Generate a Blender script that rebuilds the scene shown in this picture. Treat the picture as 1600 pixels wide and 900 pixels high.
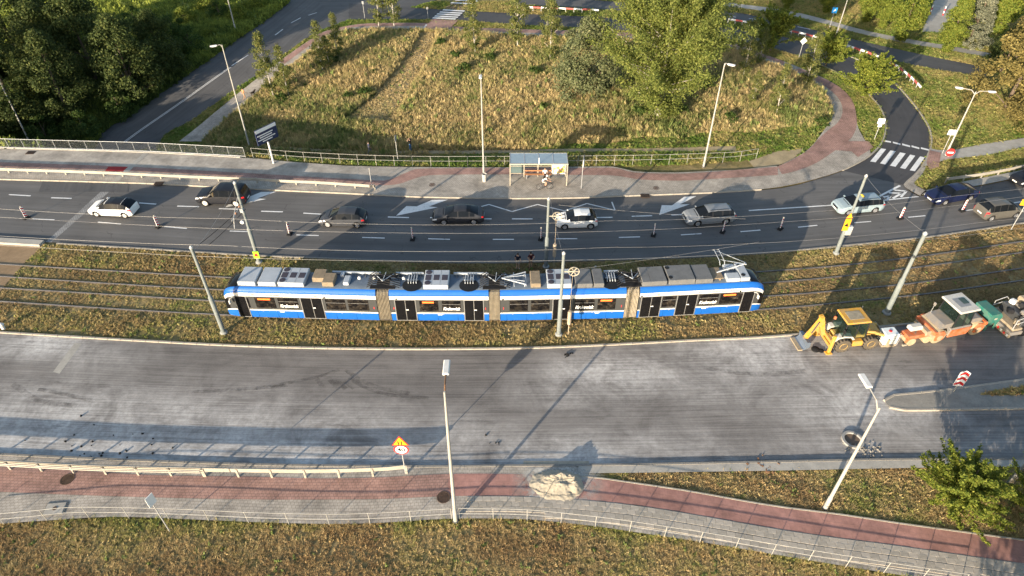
import bpy, bmesh, math, random
import numpy as np
from mathutils import Vector, Matrix
random.seed(7); rng = np.random.default_rng(7)
R = math.radians
SC = bpy.context.scene
for o in list(bpy.data.objects): bpy.data.objects.remove(o)
COL = SC.collection

# ------------------------------------------------------------------ camera, sky, sun, exposure
CAM_H, PITCH, FPX = 37.2, R(40.8), 1067.0
cam = bpy.data.cameras.new('camera'); cam.sensor_width = 36; cam.lens = 36*FPX/1600
cam.clip_start = 0.5; cam.clip_end = 3000
camo = bpy.data.objects.new('camera', cam); COL.objects.link(camo)
camo.location = (0, 0, CAM_H); camo.rotation_euler = (math.pi/2-PITCH, 0, 0)
SC.camera = camo
SUN_EL, SUN_AZ = R(11.4), R(35.5)      # light travels towards (+sin az, +cos az)
w = bpy.data.worlds.new('World'); SC.world = w; w.use_nodes = True
nt = w.node_tree; nt.nodes.clear()
sk = nt.nodes.new('ShaderNodeTexSky'); sk.sky_type = 'NISHITA'; sk.sun_disc = False
sk.sun_elevation = SUN_EL; sk.sun_rotation = math.pi+SUN_AZ; sk.altitude = 200
sk.air_density = 1.0; sk.dust_density = 1.5; sk.ozone_density = 1.0
bg = nt.nodes.new('ShaderNodeBackground'); bg.inputs[1].default_value = 0.115
wo = nt.nodes.new('ShaderNodeOutputWorld')
nt.links.new(sk.outputs[0], bg.inputs[0]); nt.links.new(bg.outputs[0], wo.inputs[0])
sl = bpy.data.lights.new('sun', 'SUN'); sl.energy = 4.3; sl.angle = R(0.5); sl.color = (1, .85, .66)
so = bpy.data.objects.new('sun', sl); COL.objects.link(so)
ldir = Vector((math.sin(SUN_AZ)*math.cos(SUN_EL), math.cos(SUN_AZ)*math.cos(SUN_EL), -math.sin(SUN_EL)))
so.rotation_euler = ldir.to_track_quat('-Z', 'Y').to_euler(); so.location = (-60, -80, 60)
SC.view_settings.view_transform = 'Standard'; SC.view_settings.look = 'None'
SC.view_settings.exposure = 1.50; SC.view_settings.gamma = 1.0
SC.view_settings.use_curve_mapping = False
SC.render.engine = 'CYCLES'

# ------------------------------------------------------------------ pixels and terrain
CP, SP = math.cos(PITCH), math.sin(PITCH)
def ray(px, py):
    dx = (px-800)/FPX; dy = (py-450)/FPX
    return dx, CP-dy*SP, -(SP+dy*CP)
def G(px, py, z=0.0):
    d = ray(px, py); t = (z-CAM_H)/d[2]
    return Vector((d[0]*t, d[1]*t, z))
def sstep(a, b, x):
    t = np.clip((x-a)/(b-a), 0, 1); return t*t*(3-2*t)
RAILPX = [(-200,223),(0,231),(230,238),(395,247),(470,256),(560,261),(700,263),(800,263),(905,262),(1000,262),(1100,258),(1180,252),(1320,240)]
_rl = np.array([G(*p)[:2] for p in RAILPX])
def rail_y(x): return np.interp(x, _rl[:,0], _rl[:,1])
_dx = np.array([-200,-60,-44,-38,-28,-15,-2,8,16,22,400.]); _dd = np.array([6,6,6,5.3,3.9,3.1,2.0,1.0,.3,0,0.])
def terr(x, y):
    x = np.asarray(x, float); y = np.asarray(y, float)
    xs = x-.43*(np.clip(y,55,130)-79)
    drop = np.interp(xs, _dx, _dd)
    far = 2.5-1.0*sstep(-5, 35, x)
    k = sstep(72, 108, y)
    d = y-rail_y(x)
    wd = 1.0+5*sstep(-36, -26, x)
    s = sstep(.35, .35+wd, d)
    z = -(drop*(1-k)+far*k)*s
    return z
def tz(x, y): return float(terr(x, y))
def T(px, py, dz=0.0):
    d = ray(px, py); ts = np.arange(20, 190, .25)
    x, y, z = d[0]*ts, d[1]*ts, CAM_H+d[2]*ts
    below = z < terr(x, y)+dz
    i = int(np.argmax(below)) if below.any() else len(ts)-1
    a, b = ts[max(i-1,0)], ts[i]
    for _ in range(24):
        m = (a+b)/2
        if CAM_H+d[2]*m < tz(d[0]*m, d[1]*m)+dz: b = m
        else: a = m
    return Vector((d[0]*b, d[1]*b, CAM_H+d[2]*b))
def height_to(base, py):
    d = ray(800, py); return CAM_H+d[2]/d[1]*base.y-base.z
def at_depth(px, py, Y):
    d = ray(px, py); t = Y/d[1]; return Vector((d[0]*t, Y, CAM_H+d[2]*t))

def smooth_line(pts, step=1.0):
    """dense Catmull-Rom through points (Vectors, xyz)"""
    p = [Vector(q) for q in pts]
    p = [2*p[0]-p[1]]+p+[2*p[-1]-p[-2]]
    out = []
    for i in range(1, len(p)-2):
        n = max(2, int((p[i+1]-p[i]).length/step))
        for k in range(n):
            t = k/n; a, b, c, d = p[i-1], p[i], p[i+1], p[i+2]
            out.append(.5*((2*b)+(c-a)*t+(2*a-5*b+4*c-d)*t*t+(3*b-a-3*c+d)*t**3))
    out.append(p[-2]); return out
def resample(line, n):
    L = [0]
    for a, b in zip(line, line[1:]): L.append(L[-1]+(b-a).length)
    A = np.array([list(v) for v in line]); s = np.linspace(0, L[-1], n)
    return [Vector((np.interp(t, L, A[:,0]), np.interp(t, L, A[:,1]), np.interp(t, L, A[:,2]))) for t in s]
class XLine:
    """a line that runs across the picture, y as a function of x (ground plane)"""
    def __init__(s, px, ext=18):
        q = smooth_line([G(*p) for p in px], .5)
        A = np.array([[v.x, v.y] for v in q])
        m0 = (A[4,1]-A[0,1])/(A[4,0]-A[0,0]); m1 = (A[-1,1]-A[-5,1])/(A[-1,0]-A[-5,0])
        A = np.vstack([[A[0,0]-ext*3, A[0,1]-m0*ext*3], A, [A[-1,0]+ext*3, A[-1,1]+m1*ext*3]])
        s.x, s.y = A[:,0], A[:,1]
    def __call__(s, x): return float(np.interp(x, s.x, s.y))
    def pt(s, x, z=0): return Vector((x, s(x), z))
    def ang(s, x): return math.atan2(s(x+.5)-s(x-.5), 1.0)

# ------------------------------------------------------------------ mesh builder
class MB:
    def __init__(s): s.v = []; s.f = []; s.m = []; s.uv = None
    def add(s, vs, fs, m=0):
        o = len(s.v); s.v += [tuple(v) for v in vs]
        for f in fs: s.f.append(tuple(o+i for i in f)); s.m.append(m)
    def box(s, c, d, m=0, rz=0, M=None, taper=1.0, bev=0):
        hx, hy, hz = d[0]/2, d[1]/2, d[2]/2
        if bev:
            b = min(bev, hx*.9, hy*.9, hz*.9); vs = []; fs = []
            prof = [(-hz, b), (-hz+b, 0), (hz-b, 0), (hz, b)]
            for z, i in prof:
                x, y = hx-i, hy-i; k = b*.6 if i == 0 else b*.3
                vs += [(-x+k,-y,z),(x-k,-y,z),(x,-y+k,z),(x,y-k,z),(x-k,y,z),(-x+k,y,z),(-x,y-k,z),(-x,-y+k,z)]
            for r in range(3):
                for j in range(8): fs.append((r*8+j, r*8+(j+1)%8, r*8+8+(j+1)%8, r*8+8+j))
            fs.append(tuple(range(7,-1,-1))); fs.append(tuple(range(24,32)))
        else:
            t = taper
            vs = [(-hx,-hy,-hz),(hx,-hy,-hz),(hx,hy,-hz),(-hx,hy,-hz),(-hx*t,-hy*t,hz),(hx*t,-hy*t,hz),(hx*t,hy*t,hz),(-hx*t,hy*t,hz)]
            fs = [(3,2,1,0),(4,5,6,7),(0,1,5,4),(1,2,6,5),(2,3,7,6),(3,0,4,7)]
        m4 = Matrix.Translation(c) @ (M.to_4x4() if M else Matrix.Rotation(rz, 4, 'Z'))
        s.add([m4 @ Vector(v) for v in vs], fs, m); return s
    def tube(s, pts, r, n=8, m=0, cap=True):
        pts = [Vector(p) for p in pts]
        rr = r if isinstance(r, (list, tuple)) else [r]*len(pts)
        vs = []; fs = []; up = Vector((0,0,1)); N = None
        for i, p in enumerate(pts):
            t = (pts[min(i+1,len(pts)-1)]-pts[max(i-1,0)]).normalized()
            if N is None:
                N = t.cross(up if abs(t.z) < .9 else Vector((1,0,0))).normalized()
            N = (N-t*N.dot(t)).normalized(); B = t.cross(N)
            for j in range(n):
                a = 2*math.pi*j/n; vs.append(p+rr[i]*(math.cos(a)*N+math.sin(a)*B))
        for i in range(len(pts)-1):
            for j in range(n): fs.append((i*n+j, i*n+(j+1)%n, (i+1)*n+(j+1)%n, (i+1)*n+j))
        if cap: fs.append(tuple(range(n-1,-1,-1))); fs.append(tuple(range((len(pts)-1)*n, len(pts)*n)))
        s.add(vs, fs, m); return s
    def lathe(s, prof, n=16, m=0, M=None, c=(0,0,0)):
        """prof: (r, z) list, about Z, then matrix M, then moved to c"""
        vs = []; fs = []
        for r, z in prof:
            for j in range(n):
                a = 2*math.pi*j/n; v = Vector((r*math.cos(a), r*math.sin(a), z))
                vs.append((M @ v if M else v)+Vector(c))
        for i in range(len(prof)-1):
            for j in range(n): fs.append((i*n+j, i*n+(j+1)%n, (i+1)*n+(j+1)%n, (i+1)*n+j))
        if prof[0][0] > 1e-4: fs.append(tuple(range(n-1,-1,-1)))
        if prof[-1][0] > 1e-4: fs.append(tuple(range((len(prof)-1)*n, len(prof)*n)))
        s.add(vs, fs, m); return s
    def prism(s, poly, y0, y1, m=0, M=None, c=(0,0,0)):
        """poly in (x,z), extruded along y"""
        n = len(poly); vs = [Vector((p[0], y0, p[1])) for p in poly]+[Vector((p[0], y1, p[1])) for p in poly]
        vs = [(M @ v if M else v)+Vector(c) for v in vs]
        fs = [tuple(range(n)), tuple(range(2*n-1, n-1, -1))]+[(i, n+i, n+(i+1)%n, (i+1)%n) for i in range(n)]
        s.add(vs, fs, m); return s
    def slab(s, poly, z0, z1, m=0):
        n = len(poly); vs = [(p[0], p[1], z0) for p in poly]+[(p[0], p[1], z1) for p in poly]
        fs = [tuple(range(n-1,-1,-1)), tuple(range(n, 2*n))]+[(i, (i+1)%n, n+(i+1)%n, n+i) for i in range(n)]
        s.add(vs, fs, m); return s
    def mesh(s, name, mats, smooth=0):
        me = bpy.data.meshes.new(name); me.from_pydata(s.v, [], s.f)
        for q in (mats if isinstance(mats, (list, tuple)) else [mats]): me.materials.append(q)
        if any(s.m): me.polygons.foreach_set('material_index', s.m)
        bm = bmesh.new(); bm.from_mesh(me); bmesh.ops.recalc_face_normals(bm, faces=bm.faces)
        bm.to_mesh(me); bm.free()
        if smooth:
            me.polygons.foreach_set('use_smooth', [True]*len(me.polygons))
            try: me.set_sharp_from_angle(angle=R(smooth))
            except Exception: pass
        me.update(); return me
    def build(s, name, mats, parent=None, smooth=0):
        return link(name, s.mesh(name, mats, smooth), parent)
def link(name, data, parent=None):
    o = bpy.data.objects.new(name, data); COL.objects.link(o)
    if parent: o.parent = parent
    return o
def tag(o, label=None, cat=None, group=None, kind=None):
    if label: o['label'] = label
    if cat: o['category'] = cat
    if group: o['group'] = group
    if kind: o['kind'] = kind
    return o
def thing(name, label, cat, loc=(0,0,0), rz=0, group=None):
    o = link(name, None); o.location = loc; o.rotation_euler = (0,0,rz); o.empty_display_size = .3
    return tag(o, label, cat, group)
def copy_tree(o, parent=None):
    c = o.copy(); COL.objects.link(c); c.parent = parent
    for ch in list(o.children): copy_tree(ch, c)
    return c
def dup(o, label, loc, rz=0, scale=None):
    c = copy_tree(o); c['label'] = label; c.location = loc; c.rotation_euler = (0,0,rz)
    if scale: c.scale = scale if isinstance(scale, tuple) else (scale,)*3
    return c

# ------------------------------------------------------------------ materials
class NT:
    def __init__(s, name):
        s.mat = bpy.data.materials.new(name); s.mat.use_nodes = True; s.t = s.mat.node_tree
        s.b = s.t.nodes['Principled BSDF']
    def n(s, t, **k):
        q = s.t.nodes.new(t)
        for a, v in k.items():
            if a.startswith('i_'): q.inputs[a[2:].replace('_',' ')].default_value = v
            else: setattr(q, a, v)
        return q
    def l(s, a, b): s.t.links.new(a, b)
    def pos(s): return s.n('ShaderNodeNewGeometry').outputs['Position']
    def uv(s, name='UVMap'): return s.n('ShaderNodeUVMap', uv_map=name).outputs[0]
    def scaled(s, v, sc, off=(0,0,0)):
        q = s.n('ShaderNodeMapping'); q.inputs['Scale'].default_value = sc; q.inputs['Location'].default_value = off
        s.l(v, q.inputs[0]); return q.outputs[0]
    def noise(s, v, scale, detail=4, rough=.6, dist=0):
        q = s.n('ShaderNodeTexNoise'); q.inputs['Scale'].default_value = scale; q.inputs['Detail'].default_value = detail
        q.inputs['Roughness'].default_value = rough; q.inputs['Distortion'].default_value = dist
        s.l(v, q.inputs['Vector']); return q.outputs[0]
    def ramp(s, f, stops):
        q = s.n('ShaderNodeValToRGB'); e = q.color_ramp.elements
        while len(e) < len(stops): e.new(.5)
        for i, (p, c) in enumerate(stops):
            e[i].position = p; e[i].color = (c if isinstance(c, (tuple, list)) else (c,c,c))[:3]+(1,) if not (isinstance(c, (tuple,list)) and len(c)==4) else c
        s.l(f, q.inputs[0]); return q.outputs[0]
    def mix(s, f, a, b, mode='MIX'):
        q = s.n('ShaderNodeMix', data_type='RGBA', blend_type=mode)
        for k, v in ((0, f), (6, a), (7, b)):
            if hasattr(v, 'is_linked'): s.l(v, q.inputs[k])
            elif k == 0: q.inputs[0].default_value = v
            else: q.inputs[k].default_value = tuple(v)[:3]+(1,)
        return q.outputs[2]
    def math(s, op, a, b=0.0, clamp=False):
        q = s.n('ShaderNodeMath', operation=op, use_clamp=clamp)
        for i, v in enumerate((a, b)):
            if hasattr(v, 'is_linked'): s.l(v, q.inputs[i])
            else: q.inputs[i].default_value = v
        return q.outputs[0]
    def bump(s, h, strength=.4, dist=.02):
        q = s.n('ShaderNodeBump'); q.inputs['Strength'].default_value = strength; q.inputs['Distance'].default_value = dist
        s.l(h, q.inputs['Height']); s.l(q.outputs[0], s.b.inputs['Normal'])
    def col(s, c): s.l(c, s.b.inputs['Base Color']); return s
    def set(s, rough=.7, metal=0, spec=.5):
        s.b.inputs['Roughness'].default_value = rough; s.b.inputs['Metallic'].default_value = metal
        s.b.inputs['Specular IOR Level'].default_value = spec; return s
def simple(name, c, rough=.6, metal=0, spec=.5, var=.25, scale=3.0, coat=0, emit=0):
    """one colour with soft dirt and fading at two sizes"""
    q = NT(name); q.set(rough if rough < .2 else max(rough, .55), metal, spec if rough < .2 else spec*.4)
    tc = q.n('ShaderNodeTexCoord').outputs['Object']
    n1 = q.noise(tc, scale, 5, .65); n2 = q.noise(tc, scale*7, 3, .6)
    f = q.math('ADD', q.math('MULTIPLY', n1, .65), q.math('MULTIPLY', n2, .35))
    c = tuple(c)
    lo = tuple(x*(1-var) for x in c); hi = tuple(min(.95, x*(1+var*.8)+.004*var) for x in c)
    q.col(q.ramp(f, [(.3, lo), (.72, hi)]))
    if coat: q.b.inputs['Coat Weight'].default_value = coat; q.b.inputs['Coat Roughness'].default_value = .035
    if emit:
        q.b.inputs['Emission Color'].default_value = c+(1,); q.b.inputs['Emission Strength'].default_value = emit
    return q.mat
def dirty(name, c, dust=(.30,.235,.16), amt=.55, rough=.7, metal=0, scale=2.2):
    """paint under a coat of road dust and scuffs"""
    q = NT(name); q.set(rough, metal, .4); tc = q.n('ShaderNodeTexCoord').outputs['Object']
    a = q.noise(tc, scale, 6, .7); b = q.noise(tc, scale*6, 4, .7)
    c1 = q.mix(q.ramp(b, [(.35,0.0),(.7,.5)]), c, tuple(x*.55 for x in c))
    m = q.ramp(q.math('ADD', q.math('MULTIPLY', a, .7), q.math('MULTIPLY', b, .3)), [(.40, 0.0), (.62, amt)])
    q.col(q.mix(m, c1, dust)); return q.mat
MAT = {}
def M_(key, *a, **k):
    if key not in MAT: MAT[key] = simple(key, *a, **k)
    return MAT[key]
# ------------------------------------------------------------------ surface materials
def mat_asphalt(name, base, streak=.35, speck=.5, patch=.25, rough=.85):
    q = NT(name); q.set(rough, 0, .35); p = q.pos(); u = q.uv()
    st = q.noise(q.scaled(u, (.05, 1.6, 1)), 1.0, 5, .65)
    st2 = q.noise(q.scaled(u, (.02, .55, 1)), 1.0, 2, .5)
    pa = q.noise(p, .22, 4, .6); fi = q.noise(p, 14, 3, .7)
    f = q.math('ADD', q.math('MULTIPLY', st, streak), q.math('MULTIPLY', pa, patch))
    f = q.math('ADD', f, q.math('MULTIPLY', st2, streak*.6))
    f = q.math('ADD', f, q.math('MULTIPLY', fi, speck*.3))
    tot = streak*1.6+patch+speck*.3; f = q.math('DIVIDE', f, tot)
    lo = tuple(x*.62 for x in base); hi = tuple(x*1.5 for x in base)
    c = q.ramp(f, [(.34, lo), (.5, base), (.68, hi)])
    cr = q.n('ShaderNodeTexVoronoi', feature='DISTANCE_TO_EDGE'); cr.inputs['Scale'].default_value = .16
    wob = q.noise(p, .8, 4, .6); mv = q.n('ShaderNodeVectorMath', operation='ADD'); q.l(p, mv.inputs[0])
    sc = q.n('ShaderNodeVectorMath', operation='SCALE'); sc.inputs['Scale'].default_value = 2.4
    nz = q.n('ShaderNodeTexNoise'); nz.inputs['Scale'].default_value = .8; q.l(p, nz.inputs['Vector'])
    q.l(nz.outputs['Color'], sc.inputs[0]); q.l(sc.outputs[0], mv.inputs[1]); q.l(mv.outputs[0], cr.inputs['Vector'])
    ck = q.math('MULTIPLY', q.math('LESS_THAN', cr.outputs[0], .006), q.math('GREATER_THAN', wob, .52))
    c = q.mix(q.math('MULTIPLY', ck, .45), c, tuple(x*.35 for x in base))
    q.col(c); q.bump(fi, .25, .01); return q.mat
MAT['asphalt'] = mat_asphalt('asphalt', (.11,.106,.102))
MAT['asphalt_new'] = mat_asphalt('asphalt_new', (.056,.053,.053), .2, .4, .2, .75)
MAT['asphalt_far'] = mat_asphalt('asphalt_far', (.082,.081,.081), .3, .4, .2)

def mat_milled():
    q = NT('milled_asphalt'); q.set(.95, 0, .2); p = q.pos(); u = q.uv()
    s1 = q.noise(q.scaled(u, (.09, 7.0, 1)), 1.0, 6, .7); s2 = q.noise(q.scaled(u, (.03, 1.1, 1)), 1.0, 4, .6)
    s3 = q.noise(q.scaled(u, (.5, 16.0, 1)), 1.0, 3, .7)
    b1 = q.noise(p, .33, 6, .68, .6); fi = q.noise(p, 9, 4, .75)
    f = q.math('ADD', q.math('MULTIPLY', s1, .34), q.math('MULTIPLY', s2, .30))
    f = q.math('ADD', f, q.math('MULTIPLY', s3, .16)); f = q.math('ADD', f, q.math('MULTIPLY', b1, .28))
    f = q.math('ADD', f, q.math('MULTIPLY', fi, .14)); f = q.math('DIVIDE', f, 1.22)
    c = q.ramp(f, [(.36, (.075,.068,.063)), (.47, (.142,.131,.122)), (.56, (.21,.195,.18)), (.66, (.30,.28,.26))])
    # spilled cement dust: blobs round known spots, broken up by noise
    dust = None
    spots = [((960,585),6.5,1.0),((1190,552),9,1.0),((900,612),6,.5),((70,533),5.5,1.0),((160,560),5,.35),((1360,630),8.0,1.0),((1300,700),6,.45),((870,722),6.5,1.0),((500,712),12,.9),((60,690),14,1.0),((250,700),14,.95),((640,715),10,.7),((1120,600),9,.4),((1010,715),9,.5),((1440,690),9,.35),((1250,590),6,.5)]
    for (pp, r, a) in spots:
        g = G(*pp)
        sub = q.n('ShaderNodeVectorMath', operation='SUBTRACT'); q.l(p, sub.inputs[0]); sub.inputs[1].default_value = g
        ms = q.n('ShaderNodeVectorMath', operation='MULTIPLY'); q.l(sub.outputs[0], ms.inputs[0]); ms.inputs[1].default_value = (.55, 1.35, 1)
        ln = q.n('ShaderNodeVectorMath', operation='LENGTH'); q.l(ms.outputs[0], ln.inputs[0])
        mr = q.n('ShaderNodeMapRange', interpolation_type='SMOOTHSTEP'); mr.inputs['From Min'].default_value = r*.75; mr.inputs['From Max'].default_value = 0
        mr.inputs['To Min'].default_value = 0; mr.inputs['To Max'].default_value = a
        q.l(ln.outputs['Value'], mr.inputs['Value'])
        dust = mr.outputs[0] if dust is None else q.math('MAXIMUM', dust, mr.outputs[0])
    dn = q.ramp(q.math('ADD', q.math('MULTIPLY', b1, .6), q.math('MULTIPLY', s1, .4)), [(.36, 0.0), (.60, 1.0)])
    dm = q.math('MULTIPLY', dust, q.math('ADD', q.math('MULTIPLY', q.math('MULTIPLY', dn, q.ramp(q.noise(p, 2.6, 6, .75), [(.35,.45),(.6,1.0)])), 1.05), .06), True)
    c = q.mix(dm, c, (.60,.58,.55))
    # dark rubber and bitumen blotches
    bl = q.ramp(q.noise(q.scaled(u, (.22, .8, 1), (3.1,7.7,0)), 1.0, 6, .75), [(.60, 0.0), (.70, .55)])
    c = q.mix(bl, c, (.07,.064,.06))
    q.col(c); q.bump(q.math('ADD', s3, fi), .5, .02); return q.mat
MAT['milled'] = mat_milled()

def mat_paving(name, c1, c2, mortar, bw, bh, msize=.012, rough=.85, dirt=.3):
    q = NT(name); q.set(rough, 0, .3); u = q.uv(); p = q.pos()
    b = q.n('ShaderNodeTexBrick'); b.offset = .5
    b.inputs['Scale'].default_value = 1; b.inputs['Brick Width'].default_value = bw; b.inputs['Row Height'].default_value = bh
    b.inputs['Mortar Size'].default_value = msize; b.inputs['Mortar Smooth'].default_value = .3; b.inputs['Bias'].default_value = -.2
    b.inputs['Color1'].default_value = tuple(c1)+(1,); b.inputs['Color2'].default_value = tuple(c2)+(1,); b.inputs['Mortar'].default_value = tuple(mortar)+(1,)
    q.l(u, b.inputs['Vector'])
    d = q.ramp(q.noise(p, .5, 6, .65), [(.32, 1-dirt*1.3), (.7, 1+dirt*.6)])
    e = q.ramp(q.noise(p, 3.5, 5, .7), [(.3, 1-dirt*.7), (.7, 1+dirt*.4)])
    c = q.mix(1.0, b.outputs['Color'], d, 'MULTIPLY'); c = q.mix(1.0, c, e, 'MULTIPLY')
    st = q.ramp(q.noise(p, 1.3, 6, .75), [(.62, 0.0), (.74, .5)])
    q.col(q.mix(st, c, (.10,.085,.065))); q.bump(b.outputs['Fac'], -.5, .01); return q.mat
MAT['pave_grey'] = mat_paving('pave_grey', (.43,.385,.325), (.365,.325,.275), (.2,.175,.145), .24, .2)
MAT['pave_pink'] = mat_paving('pave_pink', (.40,.24,.195), (.345,.2,.16), (.16,.11,.09), .24, .2)
MAT['pave_red'] = mat_paving('pave_red', (.38,.20,.165), (.355,.185,.15), (.2,.125,.105), .7, .5, .006)
MAT['pave_deck'] = mat_paving('pave_deck', (.40,.36,.305), (.37,.335,.285), (.3,.27,.23), 3.0, 4.0, .006)
MAT['slab_bed'] = mat_paving('slab_bed', (.08,.075,.065), (.07,.065,.058), (.06,.055,.05), .5, .35)

def mat_ground():
    q = NT('ground_soil'); q.set(1, 0, .1); p = q.pos()
    a = q.noise(p, .12, 5, .6); b = q.noise(p, 1.1, 6, .7); c = q.noise(p, 6, 4, .7)
    f = q.math('ADD', q.math('MULTIPLY', a, .45), q.math('ADD', q.math('MULTIPLY', b, .4), q.math('MULTIPLY', c, .15)))
    q.col(q.ramp(f, [(.36, (.08,.085,.03)), (.46, (.16,.135,.055)), (.54, (.26,.20,.095)), (.66, (.34,.26,.135))]))
    q.bump(q.math('ADD', b, c), .8, .08); return q.mat
MAT['ground'] = mat_ground()
MAT['dirt'] = simple('dirt', (.36,.29,.18), 1, 0, .1, .35, .7)
MAT['kerb'] = simple('kerb', (.36,.325,.27), .9, 0, .3, .3, 1.3)
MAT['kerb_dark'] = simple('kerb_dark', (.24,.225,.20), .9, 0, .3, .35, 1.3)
MAT['concrete'] = simple('concrete', (.36,.34,.30), .9, 0, .3, .25, .9)
MAT['deck_brown'] = simple('deck_brown', (.27,.19,.115), .9, 0, .2, .3, .5)
def mat_paint():
    q = NT('road_paint'); q.set(.7, 0, .4); p = q.pos()
    w1 = q.noise(p, 5, 5, .75); w2 = q.noise(p, .9, 3, .6)
    f = q.math('ADD', q.math('MULTIPLY', w1, .6), q.math('MULTIPLY', w2, .4))
    q.col(q.ramp(f, [(.32, (.26,.26,.25)), (.44, (.62,.62,.60)), (.7, (.80,.79,.76))])); return q.mat
MAT['paint'] = mat_paint()

# ------------------------------------------------------------------ sheets
PAVED = []
def sheet(name, A, B, mat, zoff, cross=4, paved=True, flat=None, label=None, cat=None, kind='structure'):
    A = [Vector(a) for a in A]; B = [Vector(b) for b in B]; n = len(A)
    vs = []; fs = []; uv = []
    L = 0.0
    for i in range(n):
        if i: L += ((A[i]+B[i])/2-(A[i-1]+B[i-1])/2).length
        wd = (B[i]-A[i]).length
        for j in range(cross+1):
            p = A[i].lerp(B[i], j/cross)
            z = flat if flat is not None else tz(p.x, p.y)+zoff
            vs.append((p.x, p.y, z)); uv.append((L, wd*j/cross))
    for i in range(n-1):
        for j in range(cross):
            a = i*(cross+1)+j; fs.append((a, a+1, a+cross+2, a+cross+1))
    me = bpy.data.meshes.new(name); me.from_pydata(vs, [], fs); me.materials.append(MAT[mat] if isinstance(mat, str) else mat)
    ul = me.uv_layers.new(name='UVMap')
    for lp in me.loops: ul.data[lp.index].uv = uv[lp.vertex_index]
    if len(me.polygons) and me.polygons[0].normal.z < 0: me.flip_normals()
    o = link(name, me); tag(o, label, cat, None, kind)
    if paved: PAVED.append(np.array([[p.x, p.y] for p in A]+[[p.x, p.y] for p in reversed(B)]))
    return o
def xs(x0, x1, st=1.0): return list(np.linspace(x0, x1, max(2, int(abs(x1-x0)/st)+1)))
def xsheet(name, LA, LB, x0, x1, mat, flat, cross=4, **k):
    X = xs(x0, x1); return sheet(name, [LA.pt(x) for x in X], [LB.pt(x) for x in X], mat, 0, cross, flat=flat, **k)
def poly_sheet(name, px, mat, zoff, parent=None, terrain=True, kind=None, paved=False, world=False):
    pts = [Vector(p) for p in px] if world else [(T if terrain else G)(*p) for p in px]
    vs = [(p.x, p.y, (tz(p.x, p.y) if terrain else 0)+zoff) for p in pts]
    me = bpy.data.meshes.new(name); bm = bmesh.new(); bv = [bm.verts.new(v) for v in vs]; f = bm.faces.new(bv)
    bmesh.ops.triangulate(bm, faces=[f]); bm.normal_update()
    for q in bm.faces:
        if q.normal.z < 0: q.normal_flip()
    bm.to_mesh(me); bm.free(); me.materials.append(MAT[mat] if isinstance(mat, str) else mat)
    ul = me.uv_layers.new(name='UVMap')
    for lp in me.loops: ul.data[lp.index].uv = me.vertices[lp.vertex_index].co.xy
    o = link(name, me, parent)
    if kind: o['kind'] = kind
    if paved: PAVED.append(np.array([[p.x, p.y] for p in pts]))
    return o

def strip_box(name, L, x0, x1, off, wdt, z0, z1, mat, kind='structure', st=1.5):
    """a long low kerb-like bar along a line"""
    mb = MB(); X = xs(x0, x1, st); vs = []
    for x in X:
        a = L.ang(x); n = Vector((-math.sin(a), math.cos(a), 0)); p = L.pt(x)+n*off
        vs += [p-n*wdt/2+Vector((0,0,z0)), p+n*wdt/2+Vector((0,0,z0)), p+n*wdt/2+Vector((0,0,z1)), p-n*wdt/2+Vector((0,0,z1))]
    fs = []
    for i in range(len(X)-1):
        for j in range(4): fs.append((i*4+j, i*4+(j+1)%4, i*4+4+(j+1)%4, i*4+4+j))
    fs += [(0,1,2,3), tuple(len(vs)-4+k for k in (3,2,1,0))]
    mb.add(vs, fs); o = mb.build(name, MAT[mat] if isinstance(mat, str) else mat)
    if kind: o['kind'] = kind
    return o
# the lines that run across the picture
L_A = XLine([(0,233),(230,240),(395,249),(470,256),(560,261),(700,263),(800,263),(905,262),(960,262),(990,269),(1050,271),(1100,269),(1150,267),(1200,262)])
L_B = XLine([(0,281),(180,286),(240,288),(430,298),(540,303),(640,308),(720,310),(800,311),(900,310),(980,307),(1060,304),(1130,301),(1200,296),(1250,288)])
L_Bm = XLine([(0,281),(180,286),(240,288),(430,298),(540,303),(640,308),(720,310),(800,311),(900,310),(980,307),(1060,304),(1130,301),(1200,296),(1250,292),(1340,299),(1437,306),(1480,299),(1530,291),(1591,279),(1660,266)])
L_C = XLine([(0,374),(85,379),(220,387),(400,398),(600,406),(700,409),(800,409),(875,407),(1000,404),(1100,400),(1200,394),(1325,382),(1450,369),(1600,347)])
L_r = [XLine([(0,413),(200,425),(362,434),(550,440),(775,442),(1000,437),(1200,424),(1325,414),(1450,399),(1600,377)]),
       XLine([(0,432),(200,445),(350,453),(550,459),(775,461),(1000,455),(1200,442),(1325,431),(1425,419),(1567,399)]),
       XLine([(0,450),(200,462),(350,471),(550,477),(775,479),(1000,474),(1200,463),(1325,453),(1450,440),(1600,419)]),
       XLine([(0,471),(200,484),(350,492),(550,498),(775,499),(1000,494),(1200,483),(1325,472),(1450,459),(1600,438)])]
L_E = XLine([(0,521),(200,533),(400,543),(600,547),(800,546),(940,541),(1075,534),(1200,528),(1300,519),(1420,508),(1600,486)])
L_F = XLine([(0,711),(150,718),(400,727),(640,730),(800,729),(1000,727),(1200,723),(1400,719),(1600,718)])
L_P1 = XLine([(0,731),(125,737),(250,744),(400,746),(500,749),(600,747),(695,742),(800,742),(910,747),(980,756),(1075,770),(1200,792),(1315,807),(1415,822),(1600,847)])
L_P2 = XLine([(0,770),(125,775),(250,779),(400,782),(500,782),(600,781),(695,777),(800,776),(912,782),(1025,795),(1200,825),(1300,840),(1400,853),(1600,882)])
L_P3 = XLine([(0,820),(70,815),(180,809),(300,813),(420,818),(520,820),(600,818),(700,812),(800,812),(850,815),(940,825),(1000,834),(1100,849),(1200,866),(1295,882),(1400,899),(1500,914)])

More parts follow.
